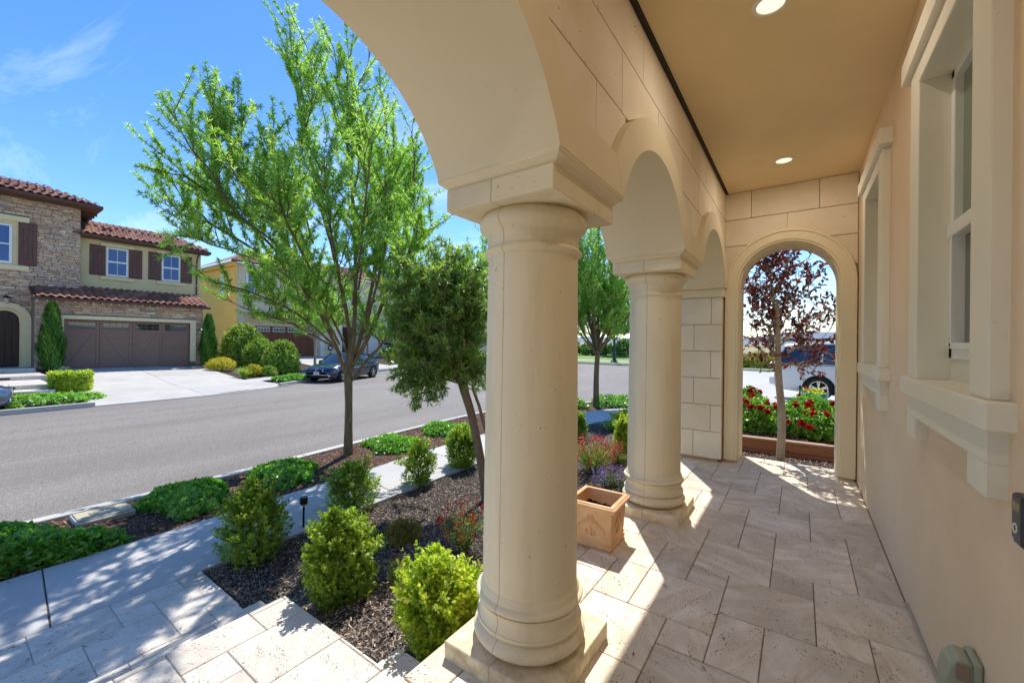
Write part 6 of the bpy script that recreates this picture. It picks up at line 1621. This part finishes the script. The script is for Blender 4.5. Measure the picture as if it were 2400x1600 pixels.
# ground cover mounds along the kerb
def mound(name, label, base, ax_, ay_, h, n, seed, group, rz=0.0, leafm=None, LL=(0.045, 0.075), WW=(0.026, 0.040)):
    R = np.random.default_rng(seed); e = empty(name, tuple(base), label, 'ground cover', group)
    a = R.uniform(0, 6.28, n); q = np.sqrt(R.random(n)); lob = 1 + 0.16*np.sin(3*a + seed) + 0.10*np.sin(5*a + 2*seed) + 0.06*np.sin(9*a)
    x = np.cos(a)*q*ax_*lob; y = np.sin(a)*q*ay_*lob; z = h*np.sqrt(np.clip(1 - (q*0.98)**2.2, 0, 1))*(0.85 + 0.2*np.sin(7*x + seed)*np.sin(6*y)) - R.random(n)**2*0.10
    P = np.stack([x*cos(rz) - y*sin(rz), x*sin(rz) + y*cos(rz), np.maximum(z, 0.012)], 1)
    nrm = unit(np.stack([P[:, 0]/ax_*0.9, P[:, 1]/ay_*0.9, np.full(n, 0.8)], 1)); per = 4; i = np.repeat(np.arange(n), per)
    D = unit(rvec(R, len(i)) + nrm[i]*0.35); N = unit(nrm[i] + rvec(R, len(i))*0.45)
    V, F = leafquads(P[i], D, N, R.uniform(LL[0], LL[1], len(i)), R.uniform(WW[0], WW[1], len(i)), 0.12, True, 0.08)
    npmesh('foliage', V, F, leafm or MAT['lf_gc'], np.clip(np.repeat(R.uniform(0, 1, n), per)*0.6 + R.uniform(0, 0.45, len(i)), 0, 1), e)
    m = MB(); k = 20; V = [(0, 0, h*0.55)] + [(cos(t)*ax_*0.8*cos(rz) - sin(t)*ay_*0.8*sin(rz), cos(t)*ax_*0.8*sin(rz) + sin(t)*ay_*0.8*cos(rz), -0.02) for t in [2*pi*j/k for j in range(k)]]
    m.add(V, [(0, 1 + j, 1 + (j+1) % k) for j in range(k)]).build('litter', MAT['mulch'], e)
    return e
GC = 'ground cover mounds in the planting strip'
for lab, x_, y_, ax_, ay_, h_, n_, sd_, rz_ in (
  ('large bright ground cover mound filling the strip at the left picture edge', -6.02, 0.22, 0.86, 0.50, 0.30, 3600, 1, 1.0),
  ('ground cover mound between the meter box and the next mound', -6.28, 1.88, 0.52, 0.40, 0.23, 2000, 2, 0),
  ('ground cover mound nearest the street tree trunk on its entry side', -6.32, 3.08, 0.52, 0.38, 0.22, 1600, 3, 0),
  ('ground cover mound just past the street tree trunk', -6.45, 5.18, 0.52, 0.46, 0.22, 1500, 4, 0),
  ('ground cover mound behind the fern pine at the kerb', -6.60, 6.75, 0.50, 0.50, 0.22, 1200, 5, 0),
  ('ground cover mound right of the small street tree', -4.95, 13.0, 0.75, 0.75, 0.36, 1100, 6, 0),
  ('ground cover mound left of the small street tree', -6.0, 11.7, 0.55, 0.6, 0.34, 900, 7, 0)):
    mound('ground_cover', lab, (x_, y_, KZ - 0.035), ax_, ay_, h_, n_, sd_, GC, rz_)
# --- across the street
def on_far(dx, dy): return onf(dx/0.98, dy/0.98, far_z)
def cypress(label, base, r, h, seed):
    R = np.random.default_rng(seed); e = empty('cypress', tuple(base), label, 'cypress', 'columnar cypresses at the stone house'); n = 5200
    t = R.random(n)**0.8; a = R.uniform(0, 6.28, n); prof = np.clip(np.minimum(1, t*9 + 0.5)*(1 - t**2.6)**0.8, 0.04, 1)*(1 + 0.16*np.sin(11*t*h/3 + 2*a + seed) + 0.1*np.sin(23*t + 3*a)); q = prof*r*np.sqrt(R.uniform(0.35, 1.0, n))
    P = np.stack([np.cos(a)*q, np.sin(a)*q, t*h + 0.05], 1); D = unit(np.stack([np.cos(a)*0.35, np.sin(a)*0.35, np.ones(n)], 1) + R.normal(size=(n, 3))*0.18)
    V, F = leafquads(P, D, np.stack([np.cos(a), np.sin(a), np.zeros(n)], 1) + R.normal(size=(n, 3))*0.3, R.uniform(0.14, 0.30, n), R.uniform(0.025, 0.05, n)); npmesh('foliage', V, F, MAT['lf_cyp'], np.clip(R.random(n)*0.7 + 0.25*np.sin(3*a + 8*t), 0, 1), e)
    MB().tube([(0, 0, -0.05), (0, 0, h*0.9)], [0.06, 0.01], 6).build('trunk', MAT['bark'], e); return e
b = atx(118/.98, 848/.98, -27.75); cypress('tall narrow cypress left of the brown garage door', (b.x, b.y, far_z(b.x, b.y)), 0.40, 2.95, 51)
b = atx(478/.98, 838/.98, -27.9); cypress('tall narrow cypress right of the brown garage door', (b.x, b.y, far_z(b.x, b.y)), 0.38, 2.85, 52)
b = on_far(163, 898); 
hd = shrub('clipped_hedge', 'clipped square green hedge beside the stone house driveway', b, 0.44, 0.70, 2200, MAT['lf_boxy'], 61, LL=(0.05, 0.08), WW=(0.03, 0.045), per=6, lump=0.04, inner=0.6, cat='hedge', clip=True, upb=0.3, prof=(0.92, 0.96, 1.0, 1.02, 1.02, 1.0, 0.96))
hd.scale = (0.9, 1.15, 1.0)
b = on_far(508, 850); shrub('gold_shrub', 'low golden yellow shrub beside the cypress', b, 0.72, 0.68, 1000, MAT['lf_yel'], 62, LL=(0.05, 0.08), WW=(0.018, 0.028), per=6, lump=0.1, hexa=False, low=0.1, upb=0.9)
SG = 'shrubs in the bed beside the driveway'
b = on_far(572, 842); shrub('yard_shrub', 'tall leafy shrub at the corner of the yellow house', (b.x - 1.0, b.y, far_z(b.x - 1, b.y)), 1.35, 2.5, 1900, MAT['lf_shr'], 63, LL=(0.10, 0.16), WW=(0.05, 0.08), per=6, lump=0.25, group=SG)
b = on_far(648, 858); shrub('yard_shrub', 'rounded leafy shrub in front of the panelled garage door', b, 0.95, 1.8, 1500, MAT['lf_shr'], 64, LL=(0.09, 0.15), WW=(0.045, 0.07), per=6, lump=0.22, group=SG)
b = on_far(610, 850); shrub('yard_shrub', 'leafy shrub between the two larger yard shrubs', (b.x - 0.6, b.y, b.z), 1.0, 1.75, 1200, MAT['lf_shr'], 65, LL=(0.09, 0.15), WW=(0.045, 0.07), per=6, lump=0.22, group=SG)
b = on_far(583, 862); shrub('yard_shrub', 'small pale round shrub behind the grass clump', b, 0.42, 0.52, 500, MAT['lf_yel'], 66, LL=(0.06, 0.09), WW=(0.03, 0.045), per=6, lump=0.1, group=SG)
b = on_far(618, 864); shrub('yard_shrub', 'small round variegated shrub in the mulch bed corner', b, 0.36, 0.50, 500, MAT['lf_shr'], 67, LL=(0.06, 0.09), WW=(0.03, 0.045), per=6, lump=0.1, group=SG)
b = on_far(560, 868); grass_clump('grass_clump', 'green grass like clump at the driveway corner', b, 0.55, 0.62, 130, MAT['lf_shr'], 68, 0.04)
for lab, dx, dy, a_, b_, sd_ in (('bright ground cover patch across the street at the left picture edge', 70, 926, 0.75, 1.5, 71), ('low ground cover in front of the dark sedan', 668, 872, 0.5, 0.8, 72)):
    p = on_far(dx, dy); mound('ground_cover', lab, (p.x, p.y, p.z), a_, b_, 0.26, 900, sd_, 'ground cover across the street', LL=(0.08, 0.12), WW=(0.05, 0.07), leafm=MAT['lf_gc'] if sd_ == 72 else MAT['lf_rose'])
b = on_far(880, 815); shrub('dark_hedge', 'dark low hedge under the white window of the yellow house', (-33.5, 27.5, -0.4), 1.8, 1.3, 700, MAT['lf_grn'], 73, LL=(0.14, 0.2), WW=(0.08, 0.11), per=5, lump=0.1, cat='hedge')
shrub('gold_shrub', 'yellow green shrub beyond the parked sedan', (-30.0, 25.0, -0.5), 0.9, 0.9, 400, MAT['lf_yel'], 74, LL=(0.10, 0.15), WW=(0.05, 0.07), per=5)
# --- park side plantings
PG = 'low shrubs along the park'
for i, (x_, y_, r_, h_) in enumerate(((-30, 56, 3.0, 2.2), (-25.5, 58, 2.4, 1.7), (-21, 59, 2.6, 2.0), (-17, 60, 2.2, 1.6), (-13, 58, 2.6, 1.9))):
    shrub('park_shrub', ('wide', 'low', 'round', 'small', 'broad')[i] + ' hazy green shrub on the park edge beyond the lawn', (x_, y_, -0.5), r_, h_, 420, MAT['lf_grn'], 80 + i, LL=(0.3, 0.45), WW=(0.16, 0.24), per=5, lump=0.2, group=PG)
GH = 'golden hedge beyond the side street'
for i, x_ in enumerate((-6.2, -4.6, -3.0, -1.4, 0.4)):
    shrub('gold_hedge', ('first', 'second', 'third', 'fourth', 'fifth')[i] + ' golden green hedge shrub from the pier in the end arch view', (x_, 41.0 + 0.25*i, -0.64), 1.1, 1.15, 420, leafmat('leaf_straw%d' % i, S(140, 136, 60), S(186, 178, 92), 0.2, 0.6, 0.2, S(206, 196, 120)), 90 + i, LL=(0.16, 0.24), WW=(0.07, 0.1), per=5, lump=0.12, group=GH, cat='hedge')
# --- roses in the raised bed beyond the arch
RG = 'red rose bushes in the raised bed'
def rose(label, base, rx, h, n, nf, seed):
    e = shrub('rose_bush', label, base, rx, h, n, MAT['lf_rose'], seed, LL=(0.035, 0.055), WW=(0.020, 0.030), per=6, lump=0.2, group=RG, cat='rose bush')
    R = np.random.default_rng(seed + 500); u = rvec(R, nf); u[:, 2] = np.abs(u[:, 2])*0.9 + 0.1; u = unit(u); C_ = u*np.array([rx, rx, h*0.58])*1.02 + np.array([0, 0, h*0.46])
    for c in C_:
        k = 34; d = rvec(R, k); d[:, 2] = np.abs(d[:, 2])*1.1 - 0.2; d = unit(d); P = c + d*0.010*R.uniform(0.3, 1, k)[:, None]
        V, F = leafquads(P, d, rvec(R, k), R.uniform(0.032, 0.056, k), R.uniform(0.034, 0.052, k), 0.3, True); npmesh('rose_bloom', V, F, MAT['lf_red'], R.random(k), e)
for i, (lab, x_, y_, r_, h_, n_, f_) in enumerate((('rose bush at the left jamb of the end arch', -0.62, 7.15, 0.34, 0.44, 520, 15), ('rose bush directly behind the plum trunk', -0.12, 7.2, 0.36, 0.40, 560, 17), ('pale leaved rose bush right of the plum trunk', 0.26, 7.0, 0.26, 0.34, 420, 11),
      ('rose bush at the right jamb of the end arch', 0.62, 7.15, 0.34, 0.42, 520, 14), ('rear rose bush near the blue pot', 0.15, 7.9, 0.40, 0.46, 520, 14), ('rear rose bush with tall blooms behind the pier', -0.75, 7.9, 0.38, 0.52, 520, 16), ('rear rose bush beneath the van wheel', 0.75, 8.0, 0.4, 0.46, 480, 12))):
    rose(lab, (x_, y_, 0.11), r_, h_, n_, f_, 150 + i)
# loose bark chips over the beds, uncountable
def chips(name, label, n, xy, zf, mat, seed, L=(0.012, 0.042), Wd=(0.004, 0.012), th=0.004):
    R = np.random.default_rng(seed); P = xy(R, n); z = np.array([zf(x, y) for x, y in P]) + R.uniform(0.002, 0.02, len(P)); P3 = np.column_stack([P, z]); m = len(P3)
    D = rvec(R, m); D[:, 2] *= 0.35; D = unit(D); N = unit(np.array([0, 0, 1.0]) + rvec(R, m)*0.5); Sd = unit(np.cross(D, N)); l = R.uniform(*L, m)[:, None]*0.5; w = R.uniform(*Wd, m)[:, None]*0.5
    V = np.stack([P3 - D*l - Sd*w, P3 + D*l*0.9 - Sd*w*0.6, P3 + D*l + Sd*w, P3 - D*l*0.8 + Sd*w*0.7], 1).reshape(-1, 3)
    o = npmesh(name, V, np.arange(4*m).reshape(m, 4), mat, R.random(m)); tag(o, label, kind='stuff'); return o
def chipmat(name, stops):
    m, t, p, o = nt(name); g = NG(t); at = g.n('ShaderNodeAttribute'); at.attribute_name = 'tint'; g.L(g.ramp(at.outputs['Fac'], stops), p.inputs['Base Color']); p.inputs['Roughness'].default_value = 0.8; p.inputs['Specular IOR Level'].default_value = 0.35; return m
MAT['chip'] = chipmat('mulch_chips', [(0.0, S(38, 33, 30)), (0.4, S(82, 72, 66)), (0.7, S(132, 117, 104)), (1.0, S(194, 174, 150))])
MAT['chip_r'] = chipmat('bark_chips', [(0.0, S(58, 38, 30)), (0.5, S(112, 82, 68)), (0.85, S(150, 118, 100)), (1.0, S(186, 160, 138))])
def bed_xy(R, n):
    y = 1.40 + (11.5 - 1.40)*R.random(n)**1.7; xi = np.array([interp_line(si_, v) for v in y]); return np.column_stack([xi + 0.03 + (-1.36 - xi - 0.03)*R.random(n), y])
chips('bark_mulch', 'dark shredded bark mulch over the front bed', 60000, bed_xy, bed_z, MAT['chip'], 1)
def strip_xy(R, n):
    y = -2.0 + 16.0*R.random(n)**1.2; a = np.array([interp_line(ki, v) for v in y]) + 0.02; b = np.array([interp_line(so_, v) for v in y]) - 0.02; return np.column_stack([a + (b - a)*R.random(n), y])
chips('bark_litter', 'reddish bark chips in the planting strip', 22000, strip_xy, lambda x, y: KZ - 0.035, MAT['chip_r'], 2, (0.02, 0.055), (0.007, 0.017))
def end_xy(R, n): return np.column_stack([R.uniform(-1.2, 1.0, n), R.uniform(5.89, 6.5, n)])
chips('garden_litter', 'dark mulch by the plum tree', 3500, end_xy, bed_z, MAT['chip'], 3)
def rb_xy(R, n): return np.column_stack([R.uniform(-1.6, 1.6, n), R.uniform(6.68, 8.4, n)])
chips('rose_mulch', 'mulch in the raised rose bed', 5000, rb_xy, lambda x, y: 0.115, MAT['chip'], 4)

# dry leaves fallen on the paving
def leaf_fall(name, label, n, xf, seed):
    R = np.random.default_rng(seed); P = xf(R, n); D = rvec(R, len(P)); D[:, 2] *= 0.12; N = np.tile(np.array([0, 0, 1.0]), (len(P), 1)) + rvec(R, len(P))*0.15
    V, F = leafquads(P, D, N, R.uniform(0.018, 0.05, len(P)), R.uniform(0.004, 0.011, len(P)), 0.2, False, -0.1); o = npmesh(name, V, F, chipmat(name + '_tone', [(0, S(52, 40, 30)), (0.6, S(104, 82, 56)), (1, S(150, 122, 70))]), R.random(len(P))); tag(o, label, kind='stuff')
leaf_fall('fallen_leaves', 'dry leaf bits on the sidewalk', 90, lambda R, n: np.column_stack([R.uniform(-5.4, -4.3, n), R.uniform(-0.5, 7.5, n), np.full(n, KZ + 0.006)]), 1)
leaf_fall('step_leaves', 'dry leaf bits on the landing', 60, lambda R, n: np.column_stack([R.uniform(-4.25, -3.2, n), R.uniform(-0.6, 1.36, n), np.full(n, -0.632)]), 2)
leaf_fall('porch_leaves', 'dry leaf bits on the porch floor', 36, lambda R, n: np.column_stack([R.uniform(-0.7, 0.46, n), R.uniform(1.0, 5.8, n), np.full(n, 0.006)]), 3)
# ------------------------------------------------------------------ small things
# terracotta planter
pc = atz(1428, 1296.6); PS = 0.30
tc_ = None
m, t, p, o = nt('terracotta'); g = NG(t)
b_ = g.mix(g.ramp(g.noise(g.position(), 9, 6, 0.65), [(0.3, 0.0), (0.7, 1.0)]), S(204, 154, 108), S(224, 184, 142))
b_ = g.mix(g.ramp(g.noise(g.position(), 30, 5, 0.7), [(0.55, 0.0), (0.8, 0.5)]), b_, S(228, 200, 168))
g.L(b_, p.inputs['Base Color']); p.inputs['Roughness'].default_value = 0.9; g.L(g.bump(g.noise(g.position(), 60, 4), 0.3, 0.004), p.inputs['Normal']); terra = m
S0, S1, PH = 0.275, 0.345, 0.305
pcx, pcy = pc.x - S0*0.5 - 0.004, pc.y + S0*0.5 + 0.004
pe = empty('planter', (pcx, pcy, 0.001), 'empty square terracotta planter with palm relief between the columns', 'planter'); pe.rotation_euler = (0, 0, radians(2))
body = MB(); 
def sq(h, z): return [(-h, -h, z), (h, -h, z), (h, h, z), (-h, h, z)]
prof = [(S0/2 + 0.006, 0.0), (S0/2 + 0.010, 0.014), (S0/2 + 0.010, 0.026), (S0/2 + 0.002, 0.032), (S0/2 + 0.004, 0.044), (S0/2 + 0.008, 0.050), (S0/2 + 0.002, 0.056), (S1/2 - 0.022, 0.255), (S1/2 - 0.016, 0.262), (S1/2 + 0.004, 0.270), (S1/2 + 0.010, 0.284), (S1/2 + 0.004, 0.296), (S1/2 - 0.006, 0.298), (S1/2 - 0.008, PH), (S1/2 - 0.036, PH), (S1/2 - 0.040, 0.24), (S0/2 - 0.02, 0.20)]
V = []; F = []
for h, z in prof: V += sq(h, z)
for j in range(len(prof) - 1):
    for i in range(4): F.append((4*j+i, 4*j+(i+1) % 4, 4*j+4+(i+1) % 4, 4*j+4+i))
F.append((3, 2, 1, 0)); bo2 = MB().add(V, F).build('body', terra, pe); bv = bo2.modifiers.new('b', 'BEVEL'); bv.width = 0.004; bv.segments = 2
so2 = MB(); n = 12; V = []; rsn = random.Random(2)
for j in range(n + 1):
    for i in range(n + 1): V.append(((i/n - .5)*(S0 - 0.0), (j/n - .5)*(S0 - 0.0), 0.212 + rsn.uniform(-.007, .012)))
so2.add(V, [(j*(n+1)+i, j*(n+1)+i+1, (j+1)*(n+1)+i+1, (j+1)*(n+1)+i) for j in range(n) for i in range(n)]).build('soil', MAT['soil'], pe)
# palm relief on each visible face
for k, (ax, nm) in enumerate((((1, 0), (0, -1)), ((0, 1), (1, 0)))):
    tn = Vector((ax[0], ax[1], 0)); nn_ = Vector((nm[0], nm[1], 0)); rl = MB()
    def pt(a, z): return tn*a + nn_*(S0/2 + 0.004 + (z - 0.056)/(0.255 - 0.056)*((S1 - 0.044 - S0)/2 - 0.002)) + Vector((0, 0, z))
    rl.tube([pt(0, 0.085), pt(0.003, 0.12), pt(0, 0.165)], [0.008, 0.007, 0.005], 6)
    for sgn in (-1, 1):
        for q in range(4):
            a1 = 0.024 + 0.020*q; rl.tube([pt(0, 0.165), pt(sgn*a1*0.6, 0.205 - 0.010*q), pt(sgn*a1*1.1, 0.196 - 0.018*q), pt(sgn*a1*1.28, 0.168 - 0.020*q)], [0.003, 0.005, 0.0045, 0.002], 5)
        rl.tube([pt(sgn*0.012, 0.09), pt(sgn*0.032, 0.098), pt(sgn*0.034, 0.118), pt(sgn*0.020, 0.116)], 0.004, 5)
    for q in (-0.02, 0, 0.02): rl.tube([pt(0, 0.165), pt(q*0.8, 0.215), pt(q, 0.228)], [0.004, 0.005, 0.002], 5)
    rl.build('palm_relief', terra, pe, smooth=60)
# path light
pb_ = onf(697/0.98, 1216/0.98, bed_z); e = empty('path_light', tuple(pb_), 'black solar path light standing at the sidewalk edge', 'path light')
MB().lathe([(0.011, -0.05), (0.011, 0.26)], n=10).build('post', MAT['black'], e)
MB().lathe([(0.034, 0.262), (0.034, 0.285), (0.030, 0.286), (0.030, 0.262)], n=24).build('lens', plain('frosted', S(206, 206, 200), 0.3), e, smooth=40)
MB().lathe([(0.036, 0.285), (0.040, 0.288), (0.040, 0.352), (0.036, 0.358), (0.001, 0.358)], n=24).build('head', MAT['black'], e, smooth=40)
# meter box lid
mb_ = atz(237/0.98, 1180/0.98, KZ); e = empty('meter_box', (mb_.x, mb_.y, KZ - 0.01), 'flat concrete utility box lid in the planting strip', 'utility box', rz=radians(91))
e.scale = (0.68, 0.85, 1)
MB().cbox(-0.36, 0.36, -0.225, 0.225, -0.05, 0.03, 0.012).build('frame', MAT['conc_w'], e); lidc = concrete('lid_concrete', S(186, 176, 150))
ld = MB().cbox(-0.33, 0.33, -0.195, 0.195, 0.028, 0.042, 0.006).build('lid', lidc, e)
for xx in (-0.15, 0.15): MB().cbox(xx - 0.008, xx + 0.008, -0.10, 0.10, 0.041, 0.048, 0.003).build('rib', lidc, ld)
for xx, yy in ((0.0, 0.06), (0.06, 0.05)): MB().box(xx - 0.012, xx + 0.012, yy - 0.008, yy + 0.008, 0.0405, 0.0432).build('slot', MAT['darkgap'], ld)
# raised timber bed beyond the arch
rb = empty('raised_bed', (0, 6.6, -0.1), 'raised garden bed of brown timber boards holding the roses', 'planter bed'); rb.location = (0, 0, 0)
tim = wood('timber_redwood', S(140, 92, 70), S(172, 122, 96), (1.2, 16, 16), 0.75, True)
yb_ = lambda x: 6.52 + 0.06*x
V_ = []
for z0, z1 in ((-0.14, -0.025), (-0.02, 0.098)):
    MB().add([(-1.7, yb_(-1.7), z0), (1.7, yb_(1.7), z0), (1.7, yb_(1.7) + 0.04, z0), (-1.7, yb_(-1.7) + 0.04, z0), (-1.7, yb_(-1.7), z1), (1.7, yb_(1.7), z1), (1.7, yb_(1.7) + 0.04, z1), (-1.7, yb_(-1.7) + 0.04, z1)], [(0,3,2,1),(4,5,6,7),(0,1,5,4),(1,2,6,5),(2,3,7,6),(3,0,4,7)]).build('board', tim, rb)
MB().add([(-1.7, yb_(-1.7) - 0.015, 0.099), (1.7, yb_(1.7) - 0.015, 0.099), (1.7, yb_(1.7) + 0.11, 0.099), (-1.7, yb_(-1.7) + 0.11, 0.099), (-1.7, yb_(-1.7) - 0.015, 0.125), (1.7, yb_(1.7) - 0.015, 0.125), (1.7, yb_(1.7) + 0.11, 0.125), (-1.7, yb_(-1.7) + 0.11, 0.125)], [(0,3,2,1),(4,5,6,7),(0,1,5,4),(1,2,6,5),(2,3,7,6),(3,0,4,7)]).build('cap_board', wood('timber_weathered', S(150, 118, 98), S(186, 158, 138), (1.2, 16, 16), 0.8), rb)
MB().box(-1.7, 1.7, 6.66, 8.5, -0.2, 0.105).build('bed_soil', MAT['mulch'], rb)
for yy in (8.46,): MB().cbox(-1.7, 1.7, yy, yy + 0.05, -0.2, 0.125, 0.004).build('board', tim, rb)
# blue glazed pot
bp = aty(1909, 925, 8.95); e = empty('blue_pot', (bp.x, 8.95, -0.17), 'turquoise glazed flower pot in front of the van wheel', 'flower pot')
hp = bp.z + 0.17 + 0.035
m, t, p, o = nt('glaze_blue'); g = NG(t); g.L(g.ramp(g.noise(g.position(), 18, 4, 0.6), [(0.3, S(40, 120, 150)), (0.6, S(74, 164, 190)), (0.75, S(160, 190, 180))]), p.inputs['Base Color']); p.inputs['Roughness'].default_value = 0.25
MB().lathe([(0.10, 0.0), (0.125, 0.02), (0.165, hp*0.7), (0.195, hp - 0.02), (0.205, hp), (0.185, hp), (0.17, hp - 0.05), (0.02, hp - 0.05)], n=28).build('pot', m, e, smooth=40)
R = np.random.default_rng(77); n = 260; P = np.column_stack([R.normal(0, .08, n), R.normal(0, .08, n), hp + R.uniform(-.04, .06, n)]); V, F = leafquads(P, rvec(R, n) + np.array([0, 0, .5]), rvec(R, n), R.uniform(.03, .06, n), R.uniform(.02, .03, n), .1, True); npmesh('foliage', V, F, MAT['lf_boxy'], R.random(n), e)
n = 60; P = np.column_stack([R.normal(0, .09, n), R.normal(0, .09, n), hp + R.uniform(.02, .07, n)]); V, F = leafquads(P, rvec(R, n) + np.array([0, 0, .5]), rvec(R, n), R.uniform(.02, .04, n), R.uniform(.02, .03, n), .1, True); tag(npmesh('flowers', V, F, MAT['lf_pink'], R.random(n), e), kind='stuff')
# lamp post by the park
lp = atz(1340 + 487/4.9, 760 + 435/4.9, KZ); e = empty('lamp_post', tuple(lp), 'dark green street lamp post beyond the side street', 'street lamp'); gpm = plain('post_green', S(38, 62, 58), 0.5, 0.2)
MB().lathe([(0.36, 0), (0.36, 0.16), (0.22, 0.22), (0.16, 0.5), (0.12, 0.6), (0.085, 4.6)], n=14).build('post', gpm, e, smooth=40)
MB().lathe([(0.12, 4.6), (0.22, 4.75), (0.26, 5.15), (0.10, 5.4), (0.01, 5.5)], n=14).build('lantern', MAT['white'], e, smooth=40)
# dark rail fence in front of the park planting and beyond the side street
fe = empty('park_fence', (0, 0, 0), 'low dark metal fence along the park', 'fence'); 
for z_ in (0.25, 0.75): MB().box(-46, 6, 54.0, 54.06, -0.5 + z_, -0.44 + z_).build('rail', MAT['black'], fe)
for i in range(27): MB().box(-46 + 2*i, -45.94 + 2*i, 53.98, 54.08, -0.6, 0.45).build('post', MAT['black'], fe)
f2 = empty('field_fence', (0, 0, 0), 'thin dark fence with tall posts beyond the golden hedge', 'fence')
for i in range(8): MB().box(-14 + 3*i, -13.88 + 3*i, 70.0, 70.12, -0.5, 2.2).build('post', MAT['black'], f2)
for z_ in (2.05, 1.0): MB().box(-14, 9, 70.03, 70.09, z_, z_ + 0.06).build('rail', MAT['black'], f2)
# fallen leaves on the paving near the steps
"""end"""
